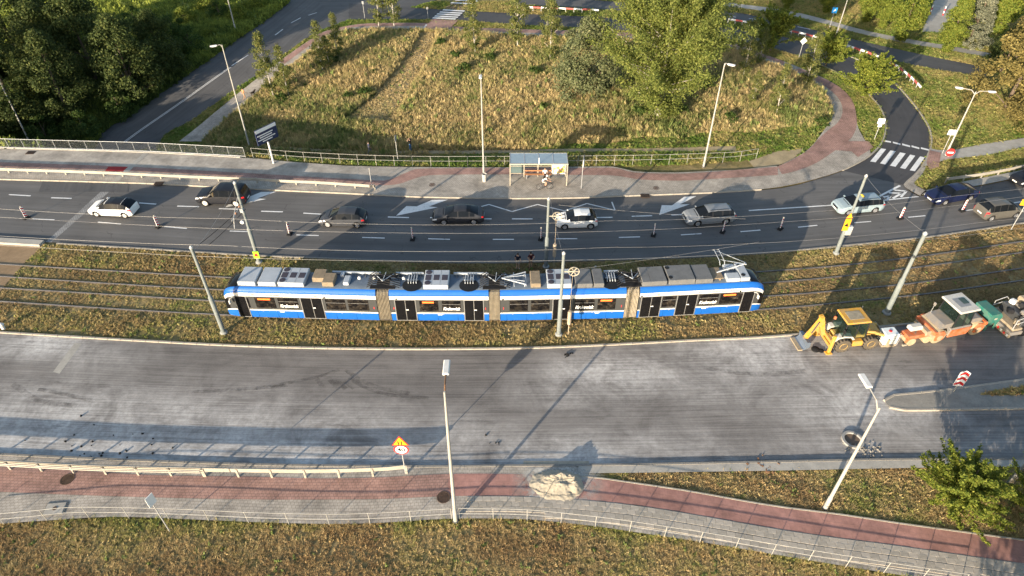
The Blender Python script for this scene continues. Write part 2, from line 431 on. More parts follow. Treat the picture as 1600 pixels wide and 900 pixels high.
# ------------------------------------------------------------------ ground
def build_ground():
    gx = np.concatenate([np.array([-900,-500,-300,-200,-150]), np.arange(-120, 121, .8), np.array([150,200,300,500,900])])
    gy = np.concatenate([np.array([-600,-250,-100,-40,-15]), np.arange(0, 40, 2.0), np.arange(40, 140, .8), np.array([145,160,200,300,500,900,1500])])
    X, Y = np.meshgrid(gx, gy); Z = terr(X, Y)-.05
    nx, ny = len(gx), len(gy)
    V = np.stack([X.ravel(), Y.ravel(), Z.ravel()], 1)
    i = np.arange(nx*ny).reshape(ny, nx)
    F = np.stack([i[:-1,:-1].ravel(), i[:-1,1:].ravel(), i[1:,1:].ravel(), i[1:,:-1].ravel()], 1)
    me = bpy.data.meshes.new('ground'); me.from_pydata(V.tolist(), [], F.tolist()); me.materials.append(MAT['ground'])
    me.polygons.foreach_set('use_smooth', [True]*len(me.polygons))
    tag(link('ground', me), kind='structure')
build_ground()

# ------------------------------------------------------------------ main carriageways and pavements
XL, XR = -62, 62
main_road = xsheet('road', L_C, L_Bm, XL, 70, 'asphalt', 0.0, 8)
near_road = xsheet('milled_road', L_F, L_E, -50, 62, 'milled', 0.0, 10)
xj = G(1215,296).x
far_pave = xsheet('pavement', L_B, L_A, XL, xj+1.2, 'pave_grey', .12, 6)
XV = G(905,745).x
class _Top:
    def __call__(s, x): return L_F(x) if x < XV else min(L_F(x), L_P1(x)+.05)
    def pt(s, x, z=0): return Vector((x, s(x), z))
near_pave = xsheet('footway', L_P3, _Top(), -46, 46, 'pave_grey', .10, 6)
L_F2 = XLine([(0,708),(150,715),(400,724),(640,727),(800,726),(1000,724),(1200,720),(1400,716),(1600,715)])
cyc = xsheet('cycle_path', L_P2, L_P1, -46, G(700,760).x, 'pave_pink', .108, 3, paved=False)
cyc2 = xsheet('cycle_path', L_P2, L_P1, G(700,760).x, 46, 'pave_red', .108, 3, paved=False)
L_F3 = XLine([(880,741),(1000,740),(1200,737),(1400,733),(1600,731)])
xsheet('kerb_strip', L_F3, L_F, XV, 46, 'concrete', .106, 2)
strip_box('path_edging', L_P1, XV, 46, .06, .09, 0, .135, 'kerb')
# far cycle strip
top = [(0,255),(200,262),(400,273),(560,282),(605,283),(640,269),(660,265),(800,264),(905,264),(960,264),(990,271),(1050,273),(1100,271),(1215,262)]
bot = [(0,263),(200,269),(400,280),(560,290),(618,290),(650,280),(680,275),(800,274),(905,275),(960,276),(1000,282),(1060,284),(1100,282),(1215,275)]
sheet('cycle_strip', resample(smooth_line([G(*p) for p in bot], .5), 110), resample(smooth_line([G(*p) for p in top], .5), 110), 'pave_pink', 0, 2, False, flat=.128)
poly_sheet('red_patch', [(165,269),(198,270),(205,262.5),(170,262)], M_('red_coating', (.30,.03,.03), .8), .134, terrain=False, kind='structure')
# pavement curling up beside the slip road, the path beyond the meadow
pl = [(1215,261),(1232,253),(1262,235),(1283,210),(1296,190),(1300,172),(1292,155),(1272,132),(1245,117),(1222,107),(1200,99),(1150,81),(1100,73),(1000,64),(900,60),(795,56.5),(675,47.5),(625,47),(550,47.5),(520,58),(497,72),(470,92),(437,117),(400,148),(360,184),(317,222)]
pr = [(1215,294),(1250,287),(1300,273),(1337,258),(1360,243),(1352,222),(1340,200),(1337,180),(1330,157),(1310,136),(1282,121),(1250,107),(1225,97),(1200,88),(1150,70),(1100,62),(1000,53),(900,49),(800,46),(705,42),(667,37),(587,37),(550,40),(507,50),(482,65),(457,82),(400,125),(350,165),(280,222)]
def pair(pl, pr, n, cuts=None):
    a = smooth_line([T(*p) for p in pl], 1.0); b = smooth_line([T(*p) for p in pr], 1.0)
    return resample(a, n), resample(b, n)
a1, b1 = pair(pl[:10], pr[:13], 46); a2, b2 = pair(pl[9:16], pr[12:19], 46); a3, b3 = pair(pl[15:], pr[18:], 90)
wa = sheet('path', a1, b1, 'pave_grey', .10, 6); sheet('path', a2, b2, 'pave_grey', .10, 4); sheet('path', a3, b3, 'pave_grey', .10, 4)
def frac(a, b, s, e): return [p.lerp(q, s) for p, q in zip(a, b)], [p.lerp(q, e) for p, q in zip(a, b)]
pk = [(1215,275),(1245,268),(1275,256),(1305,236),(1325,222),(1336,206),(1338,185),(1331,158),(1311,137),(1282,122),(1250,108)]
pkl = [(1215,261),(1232,254),(1262,236),(1285,212),(1300,200),(1309,192),(1316,178),(1312,158),(1293,139),(1268,124),(1240,110)]
ka, kb = pair(pkl, pk, 60); sheet('cycle_path', ka, kb, 'pave_pink', .112, 3, False)
c_a, c_b = frac(a2, b2, .5, .97); sheet('cycle_path', c_a, c_b, 'pave_pink', .112, 2, False)
c_a, c_b = frac(a3[:60], b3[:60], .5, .97); sheet('cycle_path', c_a, c_b, 'pave_pink', .112, 2, False)
poly_sheet('cycle_path', [(1305,236),(1325,222),(1357,222),(1364,232),(1340,247),(1330,238)], 'pave_pink', .118, kind='structure')
# slip road and far roads
poly_sheet('road_mouth', [(1216,295),(1250,288),(1300,273),(1325,264),(1412,288),(1420,298),(1437,307),(1340,301)], 'asphalt', .004, kind='structure', paved=True)
rl = [(1318,267),(1337,258),(1362,243),(1380,222),(1385,200),(1380,175),(1365,155),(1340,133),(1307,113),(1281,101),(1259,91),(1220,80),(1193,72),(1124,60)]
rr = [(1412,289),(1425,277),(1437,263),(1450,238),(1454,220),(1450,200),(1435,175),(1415,150),(1390,125),(1340,94),(1265,70),(1235,60),(1190,52),(1143,43)]
ra, rb = pair(rl, rr, 90); slip = sheet('slip_road', ra, rb, 'asphalt_new', .012, 8)
fl = [(1124,60),(1000,50),(900,43),(827,40),(778,36.5),(714,32),(630,30.5),(585,31),(545,31)]
fr = [(1143,43),(1000,31),(900,25),(827,22),(784,19.5),(726,17),(630,11),(585,9),(545,5)]
fa, fb = pair(fl, fr, 60); sheet('far_road', fa, fb, 'asphalt_new', .012, 4)
ul = [(1540,121),(1524,118.5),(1454,107),(1402,96),(1340,79),(1325,76),(1295,67),(1227,50),(1137,32),(1000,20),(900,12),(800,7)]
ur = [(1545,106),(1533,104),(1454,88),(1389,74),(1340,63),(1295,52.5),(1265,45),(1229,35),(1190,27),(1145,19),(1000,6),(900,-2),(800,-8)]
ua, ub = pair(ul, ur, 70); sheet('far_road', ua, ub, 'asphalt_far', .012, 4)
# lower road that runs under the bridge
ll = [(60,300),(150,220),(200,183),(250,146),(300,111),(350,76),(400,41),(440,12),(470,-12)]
lr = [(200,300),(247,228),(300,188),(350,152),(400,118),(440,88),(470,66),(500,48),(545,31)]
la, lb = pair(ll, lr, 60)
for q in (la, lb):
    for i, v in enumerate(q): pass
lower = sheet('lower_road', la, lb, 'asphalt_far', .012, 8)
poly_sheet('junction', [(470,66),(500,48),(545,31),(600,31),(640,12),(700,-5),(470,-14),(440,12),(420,40)], 'asphalt_far', .006, kind='structure', paved=True)
# far pavement and verge beyond the far road
sa, sb = pair([(1560,93),(1500,82),(1400,65),(1340,52),(1290,38),(1230,24),(1150,12),(1050,3)], [(1560,86),(1500,75),(1400,58),(1340,45),(1290,31),(1230,17),(1150,6),(1050,-3)], 50)
sheet('far_footway', sa, sb, 'concrete', .06, 2)
fc, fd = pair([(1440,50),(1452,20),(1458,4),(1462,-14)], [(1490,52),(1500,30),(1506,14),(1510,-10)], 16)
sheet('driveway', fc, fd, 'concrete', .04, 3)
# right-hand footway above the guard rail
ga, gb = pair([(1440,262),(1480,250),(1540,243),(1600,230),(1680,212)], [(1452,232),(1480,236),(1540,225),(1600,216),(1680,198)], 30)
sheet('side_footway', ga, gb, 'concrete', .06, 3)
gc, gd = pair([(1437,307),(1420,298),(1411,289),(1425,276),(1437,263)], [(1448,300),(1432,292),(1428,286),(1440,274),(1446,262)], 16)
sheet('corner_paving', gc, gd, 'pave_grey', .10, 2)
ge, gf = pair([(1437,306),(1480,298.5),(1530,290.5),(1591,278.5),(1660,265)], [(1445,299),(1480,290),(1530,280),(1591,268),(1660,254)], 24)
sheet('corner_paving', ge, gf, 'concrete', .10, 2)
poly_sheet('tactile_paving', [(1447,256),(1452,236),(1470,240),(1466,262),(1452,266)], 'pave_pink', .115, kind='structure')
# left: bridge deck, joint
poly_sheet('bridge_deck', [(-140,372),(0,376),(72,379),(40,409),(8,445),(-30,495),(-140,490)], 'deck_brown', -.012, terrain=False, kind='structure', paved=True)
MAT['joint'] = mat_paving('joint', (.34,.335,.32), (.25,.245,.24), (.13,.13,.13), .22, .16, .02)
poly_sheet('expansion_joint', [(172,286),(186,286.5),(80,379),(71,378.5)], 'joint', .006, terrain=False, kind='structure')
poly_sheet('expansion_joint', [(225,240.5),(233,240.5),(186,285),(176,285)], 'concrete', .136, terrain=False, kind='structure')
poly_sheet('deck_paving', [(-180,228),(224,240.5),(202,262),(0,254.5),(-180,248)], 'pave_deck', .1265, terrain=False, kind='structure')
poly_sheet('deck_paving', [(234,241),(395,250),(560,262),(560,281),(400,272),(212,262)], 'pave_deck', .1265, terrain=False, kind='structure')
strip_box('deck_kerb', L_C, -60, G(70,378).x, -.35, .7, -.02, .22, 'concrete')
strip_box('deck_edge', L_A, -70, -29, .12, .35, -1.2, .20, 'concrete')
# kerb stones, one by one
KS = MB().box((0,0,.0), (.985,.17,.30), bev=.015).mesh('kerb_stone', MAT['kerb'])
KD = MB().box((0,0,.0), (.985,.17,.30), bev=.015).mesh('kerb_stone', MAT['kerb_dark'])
def kerb_line(line, parent, me, top, terrain=False, off=0.0, cap=400):
    ln = resample(line, max(2, int(round(sum((b-a).length for a, b in zip(line, line[1:]))/1.0))+1))
    for a, b in list(zip(ln, ln[1:]))[:cap]:
        m = (a+b)/2; d = b-a; an = math.atan2(d.y, d.x)
        o = link('kerb_stone', me, parent)
        z = (tz(m.x, m.y) if terrain else 0)+top-.15+random.uniform(-.006,.006)
        o.location = (m.x-math.sin(an)*off, m.y+math.cos(an)*off, z)
        o.rotation_euler = (random.uniform(-.012,.012), math.atan2(-d.z, math.hypot(d.x, d.y)) if terrain else 0, an+random.uniform(-.006,.006))
        o.scale.x = d.length
kerb_line([L_B.pt(x) for x in xs(-56, G(1190,297).x, .5)], far_pave, KS, .135, off=.05)
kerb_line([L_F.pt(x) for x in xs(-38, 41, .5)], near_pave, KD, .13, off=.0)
kerb_line([L_E.pt(x) for x in xs(-46, 52, .5)], near_road, KS, .10, off=.09)
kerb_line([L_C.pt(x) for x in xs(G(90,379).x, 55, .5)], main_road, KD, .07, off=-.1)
kerb_line(ra[:60], slip, KS, .11, True, .1); kerb_line(rb[:60], slip, KS, .11, True, -.1)
# right island
MAT['island'] = simple('island_paving', (.25,.235,.205), .9, 0, .3, .3, 1.1)
ia = resample(smooth_line([G(*p) for p in [(1381,627),(1388,620),(1456,613),(1525,604),(1600,594),(1700,580)]], .4), 50)
ib = resample(smooth_line([G(*p) for p in [(1381,627),(1386,634),(1402,641),(1460,641),(1525,640),(1600,639),(1700,638)]], .4), 50)
isl = sheet('traffic_island', ib, ia, 'island', 0, 4, flat=.12)
kerb_line(ia, isl, KS, .14); kerb_line(ib[2:], isl, KS, .14)
PAVED.pop()
PAVED.append(np.array([list(G(*p)[:2]) for p in [(1378,627),(1390,618),(1456,611),(1700,576),(1700,606),(1535,614),(1525,619),(1700,620),(1700,640),(1400,643)]]))
poly_sheet('island_soil', [(1528,618),(1560,611),(1700,590),(1700,612),(1560,620)], 'ground', .128, terrain=False, kind='structure')
# white concrete gutter by near kerb / dirt paths in the meadow
da, db = pair([(664,50),(655,75),(636,105),(618,130),(595,158),(565,185)], [(676,50),(667,75),(653,105),(640,130),(622,160),(600,190)], 40)
sheet('trodden_path', da, db, 'dirt', -.01, 3, False); TROD = np.array([list(T(*p)[:2]) for p in [(658,50),(645,75),(622,105),(602,130),(575,158),(535,188),(615,195),(632,160),(648,130),(662,105),(676,75),(682,50)]])
dc, dd = pair([(360,233),(470,236),(560,240),(700,240),(850,238),(1000,237),(1150,236)], [(360,229),(470,231),(560,236),(700,235),(850,233),(1000,232),(1150,228)], 50)
sheet('trodden_path', dc, dd, 'dirt', .0, 2, True)
poly_sheet('trodden_path', [(1170,252),(1215,236),(1260,232),(1232,253),(1200,262),(1180,264)], 'dirt', .0, kind='structure', paved=True)

# ------------------------------------------------------------------ road markings
def mark_poly(px, z=.004, terrain=False, name='road_marking', parent=None):
    return poly_sheet(name, px, 'paint', z, parent or main_road, terrain)
def mark_line(p, q, wd=.12, z=.004, parent=None, terrain=False):
    a, b = (T(*p), T(*q)) if terrain else (G(*p), G(*q))
    d = (b-a).normalized(); n = Vector((-d.y, d.x, 0))*wd/2
    return poly_sheet('road_marking', [a-n, b-n, b+n, a+n], 'paint', z, parent or main_road, terrain, world=True)
for a, b in [((14,304),(48,306)),((80,309),(112,310)),((146,313),(178,315)),((217,317),(244,319)),((277,322),(311,323)),((342,326),(375,327)),((408,330),(442,331)),((474,333),(508,335)),((540,336),(573,337)),((606,339),(639,340)),((672,340),(705,341)),((736,341.5),(768,342)),((800,342),(832,342)),((865,341.5),(897,341)),((930,340),(957,339.5)),((987,338),(1019,337)),((1049,336),(1081,334.5)),((1110,333),(1141,331)),((1170,329),(1310,320)),((1372,314),(1435,307))]:
    mark_line(a, b, .16)
for a, b in [((51,342),(85,343.5)),((153,347),(189,350)),((257,354),(292,357)),((359,361),(392,362)),((463,367),(498,368)),((566,371),(601,372)),((669,373),(703,374)),((770,374),(803,374)),((869,373),(902,373)),((967,371),(1000,370)),((1064,367),(1096,365)),((1157,362),(1188,359.5)),((1247,355),(1277,352)),((1335,348),(1361,346)),((1419,339.5),(1446,337)),((1500,330),(1524,327)),((1572,319),(1596,315))]:
    mark_line(a, b, .13)
mark_poly([(619,337),(635,322),(651,322.5),(675,312.5),(700,312),(670,322.5),(684,324)])
mark_poly([(1030,336),(1034,320.5),(1050,321),(1069,307.5),(1088,306.5),(1062,319.5),(1078,319)])
mark_poly([(352,324),(368,309),(384,309.5),(408,300),(432,299.5),(402,310),(416,311)])
zz = [(700,331),(747,324),(764,319.5),(800,330.5),(840,319.5),(882,329.5),(917,318),(961,328.5),(956,315.5)]
for a, b in zip(zz[1:], zz[2:]): mark_line(a, b, .13, .0045)
Z8 = lambda x, y: (1200+x/4, 200+y/4)
for s in [[(638,210),(672,215),(738,133),(706,128)],[(700,222),(733,229),(798,146),(765,141)],[(762,236),(797,243),(860,160),(825,153)],[(825,250),(858,257),(920,174),(888,167)],[(885,265),(918,271),(980,184),(950,178)],[(725,76),(768,84),(768,93),(725,86)],[(780,86),(827,98),(827,107),(780,95)],[(838,97),(888,111),(888,121),(838,108)],[(897,109),(945,123),(945,133),(897,120)],[(955,121),(1005,134),(1005,143),(955,131)]]:
    mark_poly([Z8(*p) for p in s], .02, True, parent=slip)
for a, b in [((670,440),(825,360)),((755,405),(835,408)),((835,408),(780,440)),((790,388),(865,395)),((865,395),(830,432)),((720,432),(765,425)),((765,425),(745,447))]:
    mark_line(Z8(*a), Z8(*b), .22, .0085)
for a, b in [((0,0),(0,0))][:0]: pass
# crossing over the far road
Z2 = lambda x, y: (560+x/5, y/5)
for s in [[(665,78),(832,88),(826,97),(655,87)],[(640,95),(815,105),(808,114),(632,104)],[(618,110),(800,120),(792,129),(610,119)],[(600,126),(782,136),(775,145),(592,135)],[(585,140),(765,150),(757,159),(577,150)],[(525,198),(707,208),(700,217),(517,208)],[(515,213),(693,223),(688,231),(508,221)],[(760,2),(935,10),(930,18),(755,9)],[(725,22),(900,32),(893,41),(718,31)]]:
    poly_sheet('road_marking', [Z2(*p) for p in s], 'paint', .13, near_road if False else slip, True)
for a, b in [((150,212),(205,184)),((300,119),(400,51)),((205,184),(300,119))]: pass
cl = resample(smooth_line([T(*p) for p in [(195,222),(225,200),(300,148),(360,105)]], 1), 20)
for off in (-.12, .12):
    A = [v+Vector((off-.045,0,0)) for v in cl]; B = [v+Vector((off+.045,0,0)) for v in cl]
    o = sheet('road_marking', A, B, 'paint', .03, 1, False, kind=None); o.parent = lower
for a, b in [((362,103),(388,86)),((430,55),(442,46)),((455,36),(470,28)),((482,24),(495,20)),((1140,26),(1150,27)),((1170,29),(1186,31)),((1246,42),(1266,46))]:
    mark_line(a, b, .15, .03, lower, True)
# crossing paving across the island
poly_sheet('crossing_paving', [(662,47),(700,48),(716,33),(675,31)], 'pave_pink', .135, kind='structure')
poly_sheet('crossing_paving', [(693,14),(728,17),(745,6),(708,3)], 'pave_pink', .05, kind='structure')
# ------------------------------------------------------------------ grass (one instanced object per patch of ground)
_g = np.random.default_rng(3).random((257, 257))
def vnoise(x, y, s):
    x = np.asarray(x)/s+91.3; y = np.asarray(y)/s+47.7
    xi = np.floor(x).astype(int); yi = np.floor(y).astype(int); fx = x-xi; fy = y-yi
    fx = fx*fx*(3-2*fx); fy = fy*fy*(3-2*fy)
    a = _g[yi%256, xi%256]; b = _g[yi%256, xi%256+1]; c = _g[yi%256+1, xi%256]; d = _g[yi%256+1, xi%256+1]
    return (a*(1-fx)+b*fx)*(1-fy)+(c*(1-fx)+d*fx)*fy
def fnoise(x, y, s): return .5*vnoise(x, y, s)+.3*vnoise(x, y, s/2.7)+.2*vnoise(x, y, s/6.1)
def in_poly(P, x, y):
    r = np.zeros(len(x), bool); n = len(P); b0 = P.min(0); b1 = P.max(0)
    sel = np.where((x > b0[0]) & (x < b1[0]) & (y > b0[1]) & (y < b1[1]))[0]
    if not len(sel): return r
    xx, yy = x[sel], y[sel]; c = np.zeros(len(sel), bool); j = n-1
    for i in range(n):
        xi, yi, xk, yk = P[i,0], P[i,1], P[j,0], P[j,1]
        if yi != yk:
            k = ((yi > yy) != (yk > yy)) & (xx < (xk-xi)*(yy-yi)/(yk-yi)+xi); c ^= k
        j = i
    r[sel] = c; return r
def tuft(seed, nb, spread, lean, wd, broad=False):
    q = np.random.default_rng(seed); vs = []; fs = []
    for i in range(nb):
        a = q.random()*6.283; r = spread*math.sqrt(q.random()); bx, by = r*math.cos(a), r*math.sin(a)
        h = .55+.45*q.random(); b = q.random()*6.283; ln = lean*(.3+q.random()); w_ = wd*(.6+.8*q.random())
        dx, dy = math.cos(b), math.sin(b); px, py = -dy*w_, dx*w_; o = len(vs)
        m = .55
        vs += [(bx-px,by-py,0),(bx+px,by+py,0),(bx+dx*ln*.35-px*(1.3 if broad else .8),by+dy*ln*.35-py*(1.3 if broad else .8),h*m),(bx+dx*ln*.35+px*(1.3 if broad else .8),by+dy*ln*.35+py*(1.3 if broad else .8),h*m),(bx+dx*ln,by+dy*ln,h)]
        fs += [(o,o+1,o+3,o+2),(o+2,o+3,o+4)]
    return vs, fs
TUFTS = [tuft(1,15,.5,.55,.05), tuft(2,13,.6,.8,.06), tuft(3,12,.55,.5,.12,True)]
def mat_grass():
    q = NT('grass_blade'); q.set(.9, 0, .15)
    a = q.n('ShaderNodeAttribute', attribute_type='INSTANCER', attribute_name='tint').outputs['Color']
    q.col(a)
    tr = q.n('ShaderNodeBsdfTranslucent'); q.l(a, tr.inputs[0]); mx = q.n('ShaderNodeMixShader'); mx.inputs[0].default_value = .25
    out = q.t.nodes['Material Output']; q.l(q.b.outputs[0], mx.inputs[1]); q.l(tr.outputs[0], mx.inputs[2]); q.l(mx.outputs[0], out.inputs[0])
    return q.mat
MAT['grass'] = mat_grass()
def grass_nodes():
    t = bpy.data.node_groups.new('scatter_tufts', 'GeometryNodeTree')
    t.interface.new_socket('Geometry', in_out='INPUT', socket_type='NodeSocketGeometry'); t.interface.new_socket('Geometry', in_out='OUTPUT', socket_type='NodeSocketGeometry')
    N = t.nodes.new; Lk = t.links.new
    gi, go = N('NodeGroupInput'), N('NodeGroupOutput')
    def attr(nm, ty):
        a = N('GeometryNodeInputNamedAttribute'); a.data_type = ty; a.inputs['Name'].default_value = nm; return a.outputs[0]
    def eq(nm, v):
        c = N('FunctionNodeCompare'); c.data_type = 'INT'; c.operation = 'EQUAL'; Lk(attr(nm, 'INT'), c.inputs[2]); c.inputs[3].default_value = v; return c.outputs[0]
    def sep(v):
        s_ = N('GeometryNodeSeparateGeometry'); s_.domain = 'POINT'; Lk(gi.outputs[0], s_.inputs[0]); Lk(eq('part', v), s_.inputs[1]); return s_.outputs[0]
    pts = sep(0); jn = N('GeometryNodeJoinGeometry')
    for k in range(3):
        ip = N('GeometryNodeInstanceOnPoints'); Lk(pts, ip.inputs['Points']); Lk(eq('variant', k), ip.inputs['Selection'])
        Lk(sep(k+1), ip.inputs['Instance'])
        e = N('FunctionNodeEulerToRotation'); Lk(attr('turn', 'FLOAT_VECTOR'), e.inputs[0]); Lk(e.outputs[0], ip.inputs['Rotation'])
        Lk(attr('size', 'FLOAT_VECTOR'), ip.inputs['Scale']); Lk(ip.outputs[0], jn.inputs[0])
    Lk(jn.outputs[0], go.inputs[0]); return t
GN = grass_nodes()
def grass_patch(name, label, P, height, width, tint, variant, tilt=.2):
    n = len(P); wk = rng.random(n) < .007; height = np.where(wk, height*1.25+.03, height); width = np.where(wk, width*1.5, width); variant = np.where(wk, 2, variant); tint = np.where(wk[:,None], np.array([[.16,.20,.06]])*rng.uniform(.7,1.3,(n,1)), tint); tv = []; tf = []; part = []
    for k, (vs, fs) in enumerate(TUFTS):
        o = len(tv); tv += vs; tf += [tuple(o+i for i in f) for f in fs]; part += [k+1]*len(vs)
    V = np.vstack([np.array(tv), P]); m = len(tv)
    me = bpy.data.meshes.new(name); me.from_pydata(V.tolist(), [], tf); me.materials.append(MAT['grass'])
    def at(nm, ty, arr, key='value'):
        a = me.attributes.new(nm, ty, 'POINT'); a.data.foreach_set(key, np.ascontiguousarray(arr).ravel())
    z3 = np.zeros((m, 3))
    at('part', 'INT', np.concatenate([np.array(part), np.zeros(n)]).astype(np.int32))
    at('variant', 'INT', np.concatenate([np.full(m, 9), variant]).astype(np.int32))
    tr = np.stack([rng.normal(0, tilt, n), rng.normal(0, tilt, n), rng.random(n)*6.283], 1)
    at('turn', 'FLOAT_VECTOR', np.vstack([z3, tr]).astype(np.float32), 'vector')
    at('size', 'FLOAT_VECTOR', np.vstack([z3, np.stack([width, width, height], 1)]).astype(np.float32), 'vector')
    at('tint', 'FLOAT_VECTOR', np.vstack([z3, tint]).astype(np.float32), 'vector')
    o = link(name, me); tag(o, label, 'grass', None, 'stuff')
    md = o.modifiers.new('scatter', 'NODES'); md.node_group = GN
    return o
def pal(f, stops):
    p = np.array([s[0] for s in stops]); c = np.array([s[1] for s in stops])
    return np.stack([np.interp(f, p, c[:,i]) for i in range(3)], 1)
DRY = [(0,(.31,.205,.10)),(.3,(.40,.285,.135)),(.55,(.47,.36,.175)),(.78,(.40,.34,.13)),(1,(.26,.275,.08))]
MED = [(0,(.29,.20,.10)),(.35,(.37,.275,.13)),(.6,(.44,.35,.16)),(.8,(.35,.32,.115)),(1,(.22,.255,.07))]
MEA = [(0,(.52,.40,.20)),(.3,(.48,.38,.18)),(.5,(.40,.345,.15)),(.7,(.26,.27,.095)),(1,(.13,.18,.05))]
MOW = [(0,(.40,.32,.13)),(.4,(.32,.30,.10)),(.7,(.21,.25,.06)),(1,(.12,.19,.035))]
WLD = [(0,(.04,.06,.016)),(.45,(.075,.11,.025)),(1,(.28,.32,.06))]
def scatter_all():
    def cand(y0, y1, dens):
        W_ = .75*(.757*y1+24.3)+5; n = int(2*W_*(y1-y0)*dens)
        x = rng.uniform(-W_, W_, n); y = rng.uniform(y0, y1, n)
        k = np.abs(x) < .75*(.757*y+24.3)+4
        return x[k], y[k]
    def drop_paved(x, y):
        ok = np.ones(len(x), bool)
        for P in PAVED: ok &= ~in_poly(P, x, y)
        return ok
    yl = lambda L, x: np.interp(x, L.x, L.y)
    # 1 dry bank below the fence
    x, y = cand(12, 26, 110); k = (y < yl(L_P3, x)+.06) ; x, y = x[k], y[k]
    kp = rng.random(len(x)) < .45+.55*sstep(.34, .5, vnoise(x, y, .9)*.6+.4*vnoise(x, y, 3.1)); x, y = x[kp], y[kp]
    d = yl(L_P3, x)-y; f = fnoise(x, y, 4)+.16*sstep(-5, 25, x)-.02+.35*np.exp(-d/.6)+rng.normal(0, .10, len(x)); n = len(x)
    h = (.05+.10*fnoise(x, y, 2)+.10*np.exp(-d/.4))*rng.uniform(.6, 1.35, n)
    tint = pal(np.clip((f-.2)/.8, 0, 1), DRY)*rng.uniform(.82, 1.2, (n, 1))
    grass_patch('bank_grass', 'dry brownish grass bank along the bottom edge below the fence', np.stack([x, y, np.full(n, -.04)], 1), h, rng.uniform(.11,.22,n), tint, rng.choice([0,1,1,2], n, p=[.4,.3,.2,.1]))
    # 2 verge right, with the small tree
    x, y = cand(18, 30, 85); k = (x > XV) & (y > yl(L_P1, x)+.15) & (y < yl(L_F3, x)+.05); x, y = x[k], y[k]; n = len(x)
    f = fnoise(x, y, 3.2)+rng.normal(0, .10, n)+.2*np.exp(-(y-yl(L_P1, x))/.35)
    grass_patch('verge_grass', 'dry tussocky grass verge between the milled road and red path', np.stack([x, y, np.full(n, -.03)], 1), (.055+.10*fnoise(x, y, 2))*rng.uniform(.6,1.35,n), rng.uniform(.14,.28,n), pal(np.clip((f-.22)/.7,0,1), DRY)*rng.uniform(.82,1.2,(n,1)), rng.choice([0,1,2], n, p=[.5,.35,.15]))
    # island
    x, y = cand(26, 34, 60); k = in_poly(np.array([list(G(*p)[:2]) for p in [(1528,618),(1560,611),(1700,590),(1700,612),(1560,620)]]), x, y); x, y = x[k], y[k]; n = len(x)
    if n: grass_patch('island_grass', 'dry grass strip on the traffic island at the right edge', np.stack([x, y, np.full(n, .125)], 1), rng.uniform(.1,.25,n), rng.uniform(.14,.25,n), pal(rng.random(n), DRY), rng.choice([0,1], n))
    # 3 tram reservation
    x, y = cand(32, 60, 75); k = (y > yl(L_E, x)+.35) & (y < yl(L_C, x)-.28)
    k &= ~in_poly(PAVED_DECK, x, y)
    for L in L_r: k &= np.abs(y-yl(L, x)) > .07
    k &= rng.random(len(x)) < .30+.7*sstep(.34, .5, vnoise(x, y, 1.1)*.6+.4*vnoise(x, y, 3.7))
    x, y = x[k], y[k]; n = len(x)
    d3 = yl(L_E, x)-y; dN = yl(L_C, x)-y
    intrack = ((y > yl(L_r[3], x)-.5) & (y < yl(L_r[0], x)+.4))
    f = fnoise(x, y, 5)+rng.normal(0, .09, n)-.10*intrack+.12*sstep(6, 0, np.abs(x+33))-.10*sstep(15,45,x)
    h = np.where(intrack, .04, .07)+.12*fnoise(x, y, 1.7)*np.where(intrack, .5, 1); h = h*rng.uniform(.6,1.3,n)
    bare = np.exp(d3/.7); keep = rng.random(n) > .75*np.exp(-(y-yl(L_E, x)-.35)/.35)
    x, y, f, h = x[keep], y[keep], f[keep], h[keep]; n = len(x)
    grass_patch('track_grass', 'patchy olive and brown grass filling the tram reservation', np.stack([x, y, np.full(n, -.04)], 1), h, rng.uniform(.11,.22,n), pal(np.clip((f-.22)/.68,0,1), MED)*rng.uniform(.82,1.2,(n,1)), rng.choice([0,1,2], n, p=[.5,.3,.2]))
    # 4 north side
    x, y = cand(50, 122, 34); k = (y > rail_y(x)+.3) | ((x > G(1437,300).x) & (y > yl(L_Bm, x)+1.2)); x, y = x[k], y[k]
    k = drop_paved(x, y); x, y = x[k], y[k]; z = terr(x, y)-.04
    # strip between fence and pavement
    mead = in_poly(MEADOW, x, y)
    xs_ = x-.43*(y-79); left = xs_ < -46
    near = mead & (y-rail_y(x) < 5.2+2*vnoise(x, y, 4))
    m = mead & ~near; n = int(m.sum()); X, Y = x[m], y[m]
    f = fnoise(X, Y, 9)*.75+.25*vnoise(X, Y, 2.2)+rng.normal(0, .12, n)+.0+.10*sstep(20,0,np.hypot(X+8,Y-95))-.25*in_poly(TROD, X, Y)
    pathd = np.ones(n)
    tall = (.38+.75*fnoise(X+31, Y, 5))*rng.uniform(.55,1.3,n)*sstep(3, 9, Y-rail_y(X)+rng.normal(0,.6,n)).clip(.35,1)
    tall = np.where(in_poly(TROD, X, Y), .16*rng.uniform(.5,1.2,n), tall)
    grass_patch('meadow_grass', 'tall golden dry meadow filling the area inside the loop path', np.stack([X, Y, z[m]], 1), tall, rng.uniform(.18,.42,n), pal(np.clip((f-.24)/.62,0,1), MEA)*rng.uniform(.72,1.2,(n,1)), rng.choice([0,1,2], n, p=[.42,.38,.2]), .28)
    m = near; n = int(m.sum()); X, Y = x[m], y[m]; f = fnoise(X, Y, 3)+rng.normal(0,.15,n)
    grass_patch('slope_grass', 'green grass slope just beyond the white railing', np.stack([X, Y, z[m]], 1), rng.uniform(.08,.24,n), rng.uniform(.2,.36,n), pal(np.clip((f-.1)/.6,0,1), MOW), rng.choice([0,1,2], n, p=[.5,.2,.3]))
